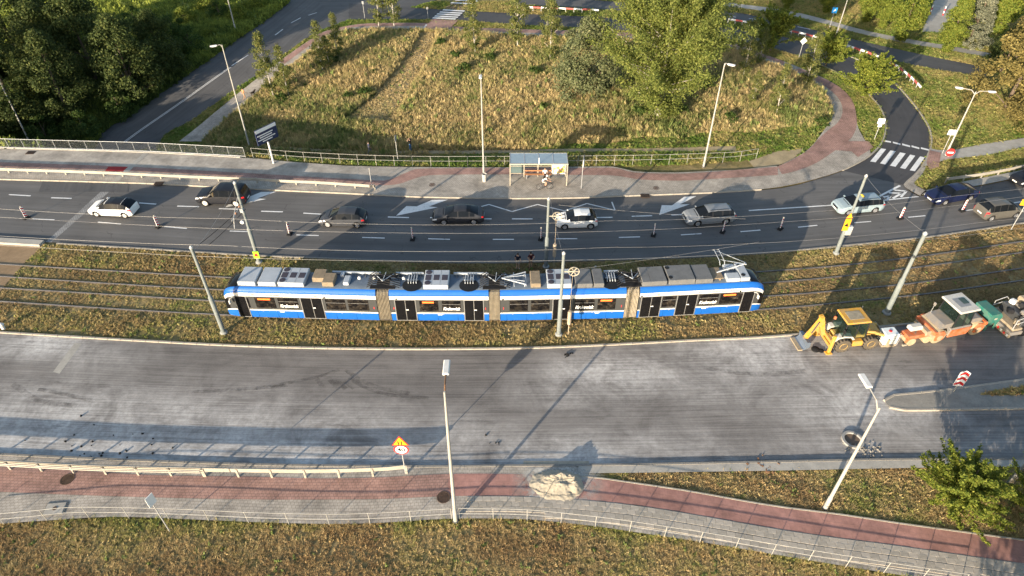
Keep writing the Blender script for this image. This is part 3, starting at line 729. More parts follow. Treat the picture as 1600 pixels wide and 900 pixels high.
    m = left & ~mead; n = int(m.sum()); X, Y = x[m], y[m]; f = fnoise(X, Y, 5)+rng.normal(0,.15,n)+.4*sstep(90,106,Y)  # sunlight painted into the tint: undergrowth brightens towards the far slope
    grass_patch('wild_undergrowth', 'dense green undergrowth on the left beyond the lower road', np.stack([X, Y, z[m]], 1), (.35+.9*fnoise(X, Y, 3))*rng.uniform(.5,1.4,n), rng.uniform(.4,.9,n), pal(np.clip((f-.2)/.8,0,1), WLD), rng.choice([0,1,2], n, p=[.15,.15,.7]), .4)
    m = ~left & ~mead; n = int(m.sum()); X, Y = x[m], y[m]; f = fnoise(X, Y, 6)+rng.normal(0,.14,n)+.2*(X < -10)
    grass_patch('mown_grass', 'short yellowish green mown grass beside the far roads', np.stack([X, Y, z[m]], 1), rng.uniform(.10,.24,n), rng.uniform(.22,.42,n), pal(np.clip((f-.2)/.7,0,1), MOW)*rng.uniform(.75,1.2,(n,1)), rng.choice([0,1,2], n, p=[.6,.25,.15]))
PAVED_DECK = np.array([list(G(*p)[:2]) for p in [(-140,372),(0,376),(72,379),(40,409),(8,445),(-30,495),(-140,490)]])
MEADOW = np.array([list(T(*p)[:2]) for p in [(317,222),(360,184),(400,148),(437,117),(470,92),(497,72),(520,58),(550,47.5),(625,47),(675,47.5),(795,56.5),(900,60),(1000,64),(1100,73),(1150,81),(1200,99),(1222,107),(1245,117),(1272,132),(1292,155),(1300,172),(1296,190),(1283,210),(1262,235),(1232,253),(1180,250)]]+[[x, rail_y(x)+.1] for x in np.linspace(G(1180,252).x, G(330,243).x, 30)])
scatter_all()

# ------------------------------------------------------------------ trees
def mat_leaf(name, c0, c1, c2, trans=.35):
    q = NT(name); q.set(.75, 0, .25)
    a = q.n('ShaderNodeAttribute', attribute_name='leaf').outputs['Fac']
    c = q.ramp(a, [(0, c0), (.5, c1), (1, c2)]); q.col(c)
    tr = q.n('ShaderNodeBsdfTranslucent'); q.l(c, tr.inputs[0]); mx = q.n('ShaderNodeMixShader'); mx.inputs[0].default_value = trans
    out = q.t.nodes['Material Output']; q.l(q.b.outputs[0], mx.inputs[1]); q.l(tr.outputs[0], mx.inputs[2]); q.l(mx.outputs[0], out.inputs[0])
    return q.mat
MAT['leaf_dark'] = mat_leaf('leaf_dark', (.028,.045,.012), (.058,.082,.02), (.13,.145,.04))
MAT['leaf_poplar'] = mat_leaf('leaf_poplar', (.08,.11,.022), (.165,.195,.042), (.28,.29,.08), .4)
MAT['leaf_willow'] = mat_leaf('leaf_willow', (.07,.09,.04), (.14,.16,.07), (.24,.24,.13))
MAT['leaf_birch'] = mat_leaf('leaf_birch', (.08,.105,.03), (.16,.18,.055), (.30,.27,.08), .45)
MAT['leaf_maple'] = mat_leaf('leaf_maple', (.09,.13,.018), (.19,.23,.035), (.33,.33,.06), .45)
MAT['leaf_lime'] = mat_leaf('leaf_lime', (.07,.11,.016), (.15,.185,.025), (.25,.25,.045))
MAT['leaf_spruce'] = mat_leaf('leaf_spruce', (.08,.09,.06), (.16,.17,.11), (.27,.27,.19), .25)
MAT['leaf_bronze'] = mat_leaf('leaf_bronze', (.09,.08,.025), (.19,.155,.05), (.29,.235,.08))
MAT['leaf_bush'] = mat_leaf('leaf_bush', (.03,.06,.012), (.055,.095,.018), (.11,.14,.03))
MAT['bark'] = simple('bark', (.13,.10,.075), .95, 0, .2, .4, 6)
MAT['bark_pale'] = simple('bark_pale', (.42,.39,.34), .9, 0, .2, .45, 5)
def leaf_mesh(name, C, D, size, mat, q, aspect=.62):
    """C leaf centres, D outward directions"""
    n = len(C)
    nrm = D+q.normal(0, .75, (n, 3)); nrm /= np.linalg.norm(nrm, axis=1)[:,None]+1e-6
    t = q.normal(0, 1, (n, 3)); t -= nrm*(t*nrm).sum(1)[:,None]; t /= np.linalg.norm(t, axis=1)[:,None]+1e-6
    b = np.cross(nrm, t); s = size*q.uniform(.55, 1.25, (n, 1))
    V = np.stack([C-t*s*.5, C+b*s*aspect*.5+nrm*s*.08, C+t*s*.5, C-b*s*aspect*.5+nrm*s*.08], 1).reshape(-1, 3)
    F = np.arange(4*n).reshape(n, 4)
    me = bpy.data.meshes.new(name); me.from_pydata(V.tolist(), [], F.tolist()); me.materials.append(mat)
    a = me.attributes.new('leaf', 'FLOAT', 'POINT'); a.data.foreach_set('value', np.repeat(np.clip(q.normal(.45,.27,n),0,1), 4).astype(np.float32))
    return me
ENV = {'round': lambda h: np.sqrt(np.clip(1-(2*h-1)**2, 0, 1))**.9, 'egg': lambda h: np.clip(np.sin(np.pi*np.clip(h,0,1)**.75), 0, 1)**.65,
       'flame': lambda h: np.clip(np.sin(np.pi*np.clip(h,0,1)**.9), 0, 1)**.8*(1-.25*h), 'cone': lambda h: np.clip(1-h, 0, 1)**.85+.04,
       'dome': lambda h: np.sqrt(np.clip(1-h**2.2, 0, 1))}
def make_tree(name, label, mat, H, rad, z0, env, nclump, rclump, nleaf, lsize, seed, trunk=.2, bark='bark', lean=.03, hollow=.35, limbs=10, spiky=False, ttop=.93, cat='tree', group=None):
    q = np.random.default_rng(seed); t = thing(name, label, cat, group=group)
    top = H*ttop; bend = q.normal(0, lean, (6, 2)).cumsum(0)*H*.3
    sp = [Vector((bend[i,0]*(i > 0), bend[i,1]*(i > 0), -.25+(top+.25)*i/5)) for i in range(6)]
    axis = lambda z: np.array([np.interp(z, [p.z for p in sp], [p.x for p in sp]), np.interp(z, [p.z for p in sp], [p.y for p in sp])])
    tb = MB(); tb.tube(sp, [trunk*(1.15-i*.2) for i in range(6)], 8)
    C = []; D = []
    if spiky:
        for i in range(nclump):
            h = q.random()**.8; z = z0+(H-z0)*h*.75; a = q.random()*6.283; el = R(q.uniform(22, 62))*(.6+.6*h)
            L_ = rad*ENV[env](np.array(h))*q.uniform(.7,1.15)+.3; b = axis(z)
            d = np.array([math.cos(a)*math.cos(el), math.sin(a)*math.cos(el), math.sin(el)]); p0 = np.array([b[0], b[1], z*.9])
            if i % 2 == 0: tb.tube([p0, p0+d*L_*.8], [trunk*.22, .015], 5)
            k = nleaf; s = q.random(k)**.6; p = p0+d*L_*1.08*s[:,None]+q.normal(0, rclump, (k, 3))*(1.15-.8*s[:,None])
            C.append(p); D.append(np.tile(d*.4+np.array([0,0,.7]), (k, 1)))
    else:
        for i in range(nclump):
            h = q.random(); R_ = rad*float(ENV[env](np.array(h))); rr = R_*(hollow+(1-hollow)*math.sqrt(q.random()))
            a = q.random()*6.283; z = z0+(H-z0)*h; b = axis(z); rc = rclump*q.uniform(.6, 1.35)
            rr = max(0, rr-rc*.35); c = np.array([b[0]+rr*math.cos(a), b[1]+rr*math.sin(a), z])
            if i < limbs:
                zb = max(z0*.55, z-rr*.8-.3); bb = axis(zb)
                tb.tube([(bb[0], bb[1], zb), ((bb[0]+c[0])/2, (bb[1]+c[1])/2, zb+(z-zb)*.6), tuple(c)], [trunk*.4, trunk*.25, .02], 5)
            k = int(nleaf*q.uniform(.6, 1.4)); d = q.normal(0, 1, (k, 3)); d /= np.linalg.norm(d, axis=1)[:,None]
            p = c+d*(rc*q.random((k, 1))**.45)*np.array([1, 1, .75])
            out = np.array([math.cos(a), math.sin(a), .5]); C.append(p); D.append(d*.7+out*.5)
    C = np.vstack(C); D = np.vstack(D); ok = C[:,2] > .05; C, D = C[ok], D[ok]
    link('trunk', tb.mesh('trunk', MAT[bark], 60), t)
    link('crown', leaf_mesh('crown', C, D, lsize, MAT[mat], q), t)
    return t
def plant(t, px, rz=0, sc=1.0, world=None):
    p = world or T(*px); t.location = (p.x, p.y, tz(p.x, p.y)-.03); t.rotation_euler = (0, 0, rz); t.scale = (sc, sc, sc) if not isinstance(sc, tuple) else sc
    return t
def again(t, label, px, rz, sc):
    c = copy_tree(t); c['label'] = label; return plant(c, px, rz, sc)
# big poplar and its neighbours
plant(make_tree('poplar_tree', 'big spreading light green poplar standing in the golden meadow', 'leaf_poplar', 18.5, 8.8, .8, 'egg', 185, .68, 560, .25, 11, .42, 'bark_pale', .01, ttop=.8, spiky=True), (1027,183))
plant(make_tree('willow_tree', 'round grey-green willow leaning against the big poplar', 'leaf_willow', 9.6, 4.6, .4, 'dome', 120, 1.1, 190, .28, 12, .16), (915,150))
# dark wood at left
GD = 'dark trees of the wood at left'
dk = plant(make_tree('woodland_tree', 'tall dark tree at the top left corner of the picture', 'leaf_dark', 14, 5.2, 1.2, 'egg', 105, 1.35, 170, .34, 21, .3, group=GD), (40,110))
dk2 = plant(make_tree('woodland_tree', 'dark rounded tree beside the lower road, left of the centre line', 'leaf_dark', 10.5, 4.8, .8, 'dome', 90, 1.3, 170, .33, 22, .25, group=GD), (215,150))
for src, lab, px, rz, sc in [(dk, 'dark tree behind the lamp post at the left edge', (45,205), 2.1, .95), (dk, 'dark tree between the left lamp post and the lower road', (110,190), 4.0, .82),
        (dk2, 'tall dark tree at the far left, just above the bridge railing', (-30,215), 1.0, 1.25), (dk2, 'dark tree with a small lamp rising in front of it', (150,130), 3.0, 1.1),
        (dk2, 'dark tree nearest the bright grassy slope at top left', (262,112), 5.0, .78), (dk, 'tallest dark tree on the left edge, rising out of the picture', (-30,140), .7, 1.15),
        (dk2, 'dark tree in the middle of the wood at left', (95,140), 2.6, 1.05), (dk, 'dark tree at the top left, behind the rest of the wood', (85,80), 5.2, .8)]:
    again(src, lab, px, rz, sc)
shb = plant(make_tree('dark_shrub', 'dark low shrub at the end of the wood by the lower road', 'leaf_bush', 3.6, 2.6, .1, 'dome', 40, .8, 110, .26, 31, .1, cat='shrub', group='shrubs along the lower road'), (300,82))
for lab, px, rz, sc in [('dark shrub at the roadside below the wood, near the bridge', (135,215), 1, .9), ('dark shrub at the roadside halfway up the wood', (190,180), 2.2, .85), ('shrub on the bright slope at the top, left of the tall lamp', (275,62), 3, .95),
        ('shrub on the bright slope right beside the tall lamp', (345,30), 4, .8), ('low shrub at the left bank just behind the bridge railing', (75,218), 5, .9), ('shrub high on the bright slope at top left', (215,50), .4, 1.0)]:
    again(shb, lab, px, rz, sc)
lsh = plant(make_tree('bright_shrub', 'broad sunlit green shrub on the slope at the top left', 'leaf_lime', 2.4, 2.6, .05, 'dome', 34, .7, 90, .26, 33, .06, cat='shrub', group='bright shrubs on the top left slope'), (330,18))
for lab, px, rz, sc in [('sunlit shrub on the slope nearest the far bend of the lower road', (375,32), 1, .9), ('sunlit shrub at the top edge above the lower road', (400,14), 2, 1.0), ('leftmost sunlit shrub on the bright slope', (290,35), 3, .9), ('lowest sunlit shrub on the slope, by the road edge', (330,62), 4.4, .7)]:
    again(lsh, lab, px, rz, sc)
# birches and saplings round the meadow
GB = 'young birches round the meadow'
bi = plant(make_tree('birch_tree', 'tallest birch of the group on the left edge of the meadow', 'leaf_birch', 8.6, 1.7, 1.1, 'egg', 58, .55, 85, .22, 41, .09, 'bark_pale', .02, .1, 8, group=GB), (428,152))
for lab, px, rz, sc in [('birch right behind the tallest birch at the left of the meadow', (452,150), 1, .8), ('slim birch with its crown against the grey path at left', (505,112), 2, .82), ('small birch nearest the lower road bend', (528,92), 3, .75), ('short bushy birch in front of the slim one at left', (515,108), 5, .55),
        ('left of the two birches beside the far crossing', (592,43), 4, .95), ('right of the two birches beside the far crossing', (616,42), 5, .98), ('lone birch behind the tall lamp in mid meadow', (743,86), .5, .95),
        ('birch with a white trunk left of the willow', (809,74), 1.4, 1.1), ('thin birch standing close to the willow', (859,94), 2.4, .95), ('thin birch behind the willow by the far road', (853,62), 3.1, .8), ('birch on the right of the poplar by the path', (1183,104), 3.6, .6),
        ('autumn-tinged birch right of the poplar', (1160,122), 4.4, .85), ('birch on the inside of the path bend at right', (1258,136), 5.1, .78), ('small birch in the meadow near the right-hand path', (1212,182), 5.8, .72), ('small birch low in the meadow at right', (1175,165), .9, .5)]:
    again(bi, lab, px, rz, sc)
wd_ = plant(make_tree('weed_clump', 'lush green weed clump in the left part of the meadow', 'leaf_bush', 1.1, 1.3, .02, 'dome', 26, .35, 60, .2, 51, .03, cat='shrub', group='weed clumps in the meadow'), (572,150))
for i, (lab, px, sc) in enumerate([('small weed clump left of the lush green one', (545,155), .8), ('green weed clump left of the tall central lamp', (712,92), 1.0), ('green weed clump below the lone birch', (725,112), 1.1), ('pale green weed clump by the lone birch trunk', (765,96), 1.0), ('weed clump in the meadow left of the willow', (835,118), 1.0),
        ('weed clump in the grass below the willow', (850,172), .8), ('weed clump at the foot of the big poplar', (1000,180), .9), ('weed clump right of the poplar trunk', (1062,178), 1.0), ('weed clump near the lamp on the right of the meadow', (1140,190), .9), ('green weed clump halfway down the trodden path', (585,118), .7),
        ('green weed clump on the far side of the meadow', (690,72), 1.0), ('weed clump beside the path bend at right', (1282,195), .8), ('weed clump between the poplar and the right lamp', (1098,140), 1.3), ('low bush on the meadow edge beside the left birches', (440,160), 1.0), ('golden green bush beside the slim birch', (520,100), 1.1)]):
    again(wd_, lab, px, i*1.3, sc)
# trees by the slip road
mp = plant(make_tree('maple_tree', 'bushy bright green tree beside the dark slip road', 'leaf_maple', 5.6, 3.1, .6, 'dome', 95, .21, 130, .26, 61, .13, lean=.01, spiky=True, group='bushy trees by the roads'), (1348,152))
again(mp, 'bushy bright tree half hiding the red and white barrier', (1290,103), 2, .85); again(mp, 'darker bushy tree further back along the barrier', (1203,80), 4, 1.15)
mq = plant(make_tree('maple_tree', 'bushy bright tree on the dry verge at lower right', 'leaf_maple', 4.3, 2.7, .5, 'dome', 120, .15, 230, .15, 63, .10, lean=.01, spiky=True, group='bushy trees by the roads'), (1484,796), 0, 1.0); again(mq, 'bushy tree cut off by the right edge, on the dry verge', (1614,806), 3.3, .9)
fm = plant(make_tree('hornbeam_tree', 'flame-shaped tree beside the far footway, left of the driveway', 'leaf_lime', 10.2, 2.5, .5, 'flame', 110, .8, 170, .28, 71, .15, lean=.01, group='flame-shaped trees beyond the far road'), (1406,64))
again(fm, 'flame-shaped tree right of the driveway', (1477,82), 2, .82); again(fm, 'flame-shaped tree at the top right, behind the pale spruce', (1556,52), 4, 1.25); again(fm, 'flame-shaped tree behind the blue sign', (1352,34), 1, .8); again(fm, 'flame-shaped tree next to the far lamp post', (1378,44), 5, .75)
again(fm, 'small tree at the top edge above the far footway', (1228,14), 3, .55); again(fm, 'tree at the top edge left of the blue sign', (1290,20), 3.6, .7)
sp_ = plant(make_tree('spruce_tree', 'pale spruce behind the flame-shaped tree at top right', 'leaf_spruce', 11.5, 3.0, .3, 'cone', 190, .55, 120, .24, 81, .15, lean=.005, hollow=.3, group='spruces at top right'), (1512,70))
again(sp_, 'grey spruce at the right edge above the bronze tree', (1592,95), 2, .95)
bz = plant(make_tree('bronze_tree', 'large bronze-leaved tree at the right edge beyond the slip road', 'leaf_bronze', 9.5, 4.3, .4, 'dome', 90, 1.0, 150, .28, 91, .2, group='bronze trees at right'), (1572,168), 0, 1.15)
again(bz, 'smaller bronze tree at the right edge, nearest the footway', (1618,200), 2, .85); again(dk2, 'dark evergreen squeezed behind the bronze tree', (1562,112), 1.7, .55)['group'] = 'dark evergreens at right'
# trees behind the camera whose shade falls on the near road
for lab, (x, y), rz, sc in [('bushy tree below the picture at lower right, left one', (23.5,8.0), 1, 1.25), ('bushy tree below the picture at lower right, right one', (30.5,9.5), 2.5, 1.15)]:
    c = copy_tree(mq); c['label'] = lab; plant(c, None, rz, sc*1.35, Vector((x, y, 0)))
# ------------------------------------------------------------------ shared plain materials
STEEL = M_('galvanised', (.42,.42,.41), .55, .3, .5, .2, 2)
STEELD = M_('steel_dark', (.10,.105,.11), .5, .6, .5, .3, 3)
POLE_G = M_('pole_grey_green', (.17,.19,.185), .7, .0, .5, .25, .8)
LAMP_P = M_('lamp_post_white', (.33,.32,.29), .7, 0, .5, .2, 1)
WHITE = M_('white_plastic', (.60,.59,.56), .5, 0, .5, .12, 2)
BLACK = M_('black_rubber', (.018,.018,.019), .8, 0, .4, .3, 6)
RUST = M_('rusty_steel', (.17,.10,.06), .85, .2, .4, .45, 4)
CREAM = M_('cream_paint', (.42,.375,.29), .6, .1, .5, .2, 1.2)
REDP = M_('sign_red', (.55,.03,.03), .45, 0, .5, .1, 3); WHP = M_('sign_white', (.80,.80,.78), .45, 0, .5, .08, 3)
YELP = M_('sign_yellow', (.80,.36,.02), .45, 0, .5, .1, 3); BLKP = M_('sign_black', (.015,.015,.015), .5, 0, .5, .1, 3)
BLUP = M_('sign_blue', (.02,.10,.42), .45, 0, .5, .1, 3); GRYP = M_('sign_back', (.33,.34,.35), .5, .4, .5, .15, 3)
GREENP = M_('sign_green', (.30,.62,.03), .5, 0, .5, .1, 3)
def text_mesh(txt, size, mat, name, parent, M, bold=0.0, shear=0.0, sx=1.0):
    cu = bpy.data.curves.new(name, 'FONT'); cu.body = txt; cu.size = size; cu.extrude = .003; cu.offset = bold; cu.shear = shear
    cu.align_x = 'CENTER'; cu.align_y = 'CENTER'; cu.resolution_u = 2
    tmp = bpy.data.objects.new(name, cu); COL.objects.link(tmp)
    dg = bpy.context.evaluated_depsgraph_get(); me = bpy.data.meshes.new_from_object(tmp.evaluated_get(dg))
    bpy.data.objects.remove(tmp); bpy.data.curves.remove(cu)
    me.transform(M @ Matrix.Diagonal((sx,1,1,1))); me.materials.clear(); me.materials.append(mat)
    return link(name, me, parent)
FACE_S = Matrix.Rotation(math.pi/2, 4, 'X')       # text upright, read from -y

# ------------------------------------------------------------------ tram tracks
def sweep(name, L, x0, x1, prof, mat, parent, st=1.2):
    mb = MB(); X = xs(x0, x1, st); n = len(prof); vs = []
    for x in X:
        a = L.ang(x); q = Vector((-math.sin(a), math.cos(a), 0)); p = L.pt(x)
        vs += [p+q*o+Vector((0,0,z)) for o, z in prof]
    fs = [(i*n+j, i*n+(j+1)%n, i*n+n+(j+1)%n, i*n+n+j) for i in range(len(X)-1) for j in range(n)]
    fs += [tuple(range(n)), tuple(len(vs)-1-k for k in range(n))]
    mb.add(vs, fs); return mb.build(name, mat, parent)
RAILM = M_('rail_steel', (.20,.19,.19), .4, .6, .5, .3, 1); SEAL = M_('rail_seal', (.10,.085,.07), .9, 0, .3, .35, 1.5)
for pr_, nm in (((0,1), 'far'), ((2,3), 'near')):
    t = link('tram_track', None); tag(t, kind='structure')
    for i in pr_:
        r_ = sweep('rail', L_r[i], -58, 58, [(-.035,-.05),(.035,-.05),(.035,.065),(-.035,.065)], RAILM, t)
        sweep('rail_seal', L_r[i], -58, 58, [(-.09,-.06),(.09,-.06),(.08,.02),(-.08,.02)], SEAL, r_)

# ------------------------------------------------------------------ tram
T_BLUE = M_('tram_blue', (.008,.10,.39), .35, 0, .5, .12, 1.0, coat=.4); T_WHITE = M_('tram_white', (.60,.585,.545), .4, 0, .5, .08, 1.0, coat=.3)
T_GREY = M_('tram_grey', (.048,.05,.05), .7, 0, .5, .15, 1.0); T_ROOF = M_('tram_roof', (.11,.14,.18), .6, .1, .5, .25, 1.2)
T_BOX = M_('tram_roof_box', (.37,.40,.43), .55, .1, .5, .15, 1.5); T_BOXD = M_('tram_roof_box_dark', (.15,.15,.147), .6, .1, .5, .25, 2)
T_BEL = M_('tram_bellows', (.30,.265,.205), .9, 0, .3, .3, 2); T_BRN = M_('roof_brown', (.24,.19,.13), .8, .1, .4, .3, 3)
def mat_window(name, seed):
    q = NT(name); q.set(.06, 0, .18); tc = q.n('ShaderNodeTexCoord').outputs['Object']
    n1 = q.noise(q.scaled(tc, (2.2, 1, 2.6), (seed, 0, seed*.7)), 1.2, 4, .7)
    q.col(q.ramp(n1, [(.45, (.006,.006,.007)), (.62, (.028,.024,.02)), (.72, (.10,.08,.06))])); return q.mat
T_GLASS = mat_window('tram_glass', 1.3); T_DOORG = M_('tram_door_glass', (.008,.008,.009), .08, 0, .18, .3, 2)
LED = simple('led_display', (.9,.12,.02), .5, 0, .5, .5, 9, emit=1.2)
class _C:
    def __call__(s, x): return (L_r[2](x)+L_r[3](x))/2
Lc = _C()
def tram_x(px, z, side=1.2):
    x = 0.0
    for _ in range(12):
        y = Lc(x)-side; x = (px-800)/FPX*(y*CP+(CAM_H-z)*SP)
    return x
TW = 1.2
PROF = [(.98,.18),(1.17,.24),(TW,.62),(TW,.98),(TW,1.10),(TW,2.42),(TW,2.78),(1.17,2.92),(1.06,3.10),(.94,3.20),(.45,3.26),(0,3.28)]
PM = [0,0,0,1,2,1,0,0,0,3,3]     # blue white grey roof
tram = thing('tram', 'long blue and white four-section articulated tram on the near track', 'tram', (tram_x(775,.2), Lc(tram_x(775,.2)), .02))
T0 = Vector(tram.location)
SEC = [(350,591,'L'),(611,764,None),(781,975,None),(995,1193,'R')]
FRAMES = []
for k, (pa, pb, nose) in enumerate(SEC):
    xa, xb = tram_x(pa, 1.4), tram_x(pb, 1.4)
    A, B = Vector((xa, Lc(xa), 0)), Vector((xb, Lc(xb), 0)); d = B-A; L_ = d.length; an = math.atan2(d.y, d.x)
    mb = MB(); st = []
    nl = 2.3
    def nose_st(t):    # t 0 at full section, 1 at tip
        return (1-.36*t**2.4, 3.28-1.9*t**3.2, math.sin(t*math.pi/2))
    cuts = []
    if nose == 'L':
        for t in (1,.93,.84,.72,.58,.42,.25,0): w_, zt, s = nose_st(t); cuts.append((nl-nl*s, w_, zt, t))
        cuts.append((L_, 1, 3.28, 0))
    elif nose == 'R':
        cuts.append((0, 1, 3.28, 0))
        for t in (0,.25,.42,.58,.72,.84,.93,1): w_, zt, s = nose_st(t); cuts.append((L_-nl+nl*s, w_, zt, t))
    else: cuts = [(0,1,3.28,0),(L_,1,3.28,0)]
    rows = []
    for (x, w_, zt, t) in cuts:
        hp = [(y*w_, .18+(z-.18)*(zt-.18)/3.10+(.10*t if j == 0 else 0)) for j, (y, z) in enumerate(PROF)]
        full = [(-y, z) for y, z in hp]+[(y, z) for y, z in reversed(hp[:-1])]
        rows.append([(x, y, z) for y, z in full])
    n = len(rows[0]); vs = [v for r_ in rows for v in r_]; pm = PM+list(reversed(PM))
    faces = {0:[],1:[],2:[],3:[],4:[]}
    for i in range(len(rows)-1):
        tt = min(cuts[i][3], cuts[i+1][3]); tm = max(cuts[i][3], cuts[i+1][3])
        for j in range(n-1):
            m = pm[j]
            if tm > .3 and m == 3: m = 4
            if tm > .6 and PM[min(j, n-2-j)] == 2: m = 4
            if tm > .8 and min(j, n-2-j) in (5,6,7,8): m = 4
            faces[m].append((i*n+j, (i+1)*n+j, (i+1)*n+j+1, i*n+j+1))
        faces[4].append((i*n, i*n+n-1, (i+1)*n+n-1, (i+1)*n))
    for m, f in faces.items(): 
        o0 = len(mb.v)
        if m == 0: mb.add(vs, f, 0)
        else:
            for q in f: mb.f.append(q); mb.m.append(m)
    mb.f.append(tuple(range(n))); mb.m.append(0 if nose == 'L' else 2); mb.f.append(tuple(range((len(rows)-1)*n+n-1, (len(rows)-1)*n-1, -1))); mb.m.append(0 if nose == 'R' else 2)
    sec = mb.build('body_section', [T_BLUE, T_WHITE, T_GREY, T_ROOF, T_DOORG], tram, 35)
    sec.location = A-T0; sec.location.z = 0; sec.rotation_euler = (0, 0, an)
    FRAMES.append((sec, A, an, L_))
def lx(k, px, z):
    sec, A, an, L_ = FRAMES[k]; return (tram_x(px, z)-A.x)/math.cos(an)
WIN = {0:[(400,431,'d'),(436,467,'t'),(510,541,''),(545,577,'')], 1:[(656,685,'d'),(691,720,'t')], 2:[(795.5,824,''),(829,858,''),(897,928,'t'),(933,961,'d')], 3:[(1033,1054,''),(1090,1120,'t'),(1123,1153,'d')]}
DOOR = {0:[(371,388,1),(473,506,2)], 1:[(618.5,650,2),(726,755.6,2)], 2:[(863,892,2)], 3:[(999,1030,2),(1055,1086,2),(1157,1174,1)]}
FRM = M_('door_frame', (.22,.22,.215), .5, .2); CHROME = M_('chrome', (.6,.6,.6), .2, .9)
for k in range(4):
    sec = FRAMES[k][0]
    for (p0, p1, fl) in WIN[k]:
        a, b = lx(k, p0, 1.8), lx(k, p1, 1.8); m = (a+b)/2
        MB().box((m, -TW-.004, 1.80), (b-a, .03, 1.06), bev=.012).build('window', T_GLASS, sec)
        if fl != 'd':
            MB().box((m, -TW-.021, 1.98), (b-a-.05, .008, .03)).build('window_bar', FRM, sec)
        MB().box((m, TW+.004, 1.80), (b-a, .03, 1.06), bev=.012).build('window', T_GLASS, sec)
        if fl == 'd':
            MB().box((m-.05, -TW-.024, 2.18), ((b-a)*.62, .012, .15)).build('destination_display', LED, sec)
        if fl == 't': text_mesh('Krakowiak', .44, WHP, 'lettering', sec, Matrix.Translation((m, -TW-.024, 1.52)) @ FACE_S, .012, .25, (b-a)*.92/1.95)
        # a few seated passengers seen as soft shapes behind the pane
    for (p0, p1, nlv) in DOOR[k]:
        a, b = lx(k, p0, 1.5), lx(k, p1, 1.5); w_ = (b-a)/nlv
        MB().box(((a+b)/2, -TW-.002, 1.34), (b-a+.08, .03, 2.16)).build('door_surround', FRM, sec)
        for j in range(nlv):
            dl = MB().box((a+w_*(j+.5), -TW-.022, 1.36), (w_-.05, .03, 2.06), bev=.012).build('door', T_DOORG, sec)
            if j == nlv-1: MB().box((a+w_*j+.22, -TW-.042, 1.40), (.22, .012, .09)).build('sticker', WHP, dl) if False else None
        if nlv == 2: MB().box((a+w_+.12, -TW-.040, 1.42), (.20, .008, .08)).build('sticker', WHP, sec)
# writing on the white band
for k, px, txt, sc in ((0, 399, 'MPK S.A.', 1), (0, 432, 'Komunikacja Miejska w Krakowie', 1), (3, 1096, 'MPK S.A.', 1), (3, 1130, 'Komunikacja Miejska w Krakowie', 1)):
    text_mesh(txt, .17, M_('tram_lettering', (.12,.10,.13), .5), 'lettering', FRAMES[k][0], Matrix.Translation((lx(k, px, 2.6), -TW-.006, 2.60)) @ FACE_S, 0.004)
for k, px in ((0, 483), (3, 1017)):
    x = lx(k, px, 2.6); MB().box((x, -TW-.004, 2.56), (.75, .012, .11)).build('logo_strip', M_('logo_violet', (.22,.20,.5), .5), FRAMES[k][0]); MB().box((x+.52, -TW-.004, 2.56), (.2, .012, .12)).build('logo_dot', M_('logo_yellow', (.75,.65,.12), .5), FRAMES[k][0])
for k, px in ((0, 442), (1, 688), (2, 932), (3, 1098)):
    MB().box((lx(k, px, .9), -TW-.004, .92), (.34, .012, .14)).build('fleet_number_plate', WHP, FRAMES[k][0])
for k, px in ((0,507),(1,619),(2,785),(3,1001),(3,1155)):
    MB().box((lx(k, px, 2.55), -TW-.04, 2.52), (.10, .10, .10), bev=.02).build('camera_housing', BLKP, FRAMES[k][0])
for k, e in ((0, 'L'), (3, 'R')):
    sec, A, an, L_ = FRAMES[k]; s = -1 if e == 'L' else 1; xt = 0 if e == 'L' else L_
    for y in (-.52, .52): MB().lathe([(0,0),(.11,0),(.11,.05),(.07,.08),(0,.09)], 12, M=Matrix.Rotation(s*math.pi/2, 3, 'Y'), c=(xt-s*.03, y, .72)).build('headlight', WHP, sec)
    for sy in (-1, 1):
        q = MB(); q.tube([(xt-s*1.15, sy*1.18, 2.35), (xt-s*.85, sy*1.38, 2.35), (xt-s*.75, sy*1.42, 2.1)], .02, 6); q.box((xt-s*.75, sy*1.42, 2.0), (.10, .2, .34), bev=.02); q.build('mirror', WHITE, sec)
    q = MB(); rz_ = .14
    q.prism([(xt-s*2.15, 1.28),(xt-s*.98,1.25),(xt-s*1.30,1.98),(xt-s*1.85,2.22),(xt-s*2.15,2.22)], -TW-.012, -TW+.25)
    q.build('cab_window', T_GLASS, sec)
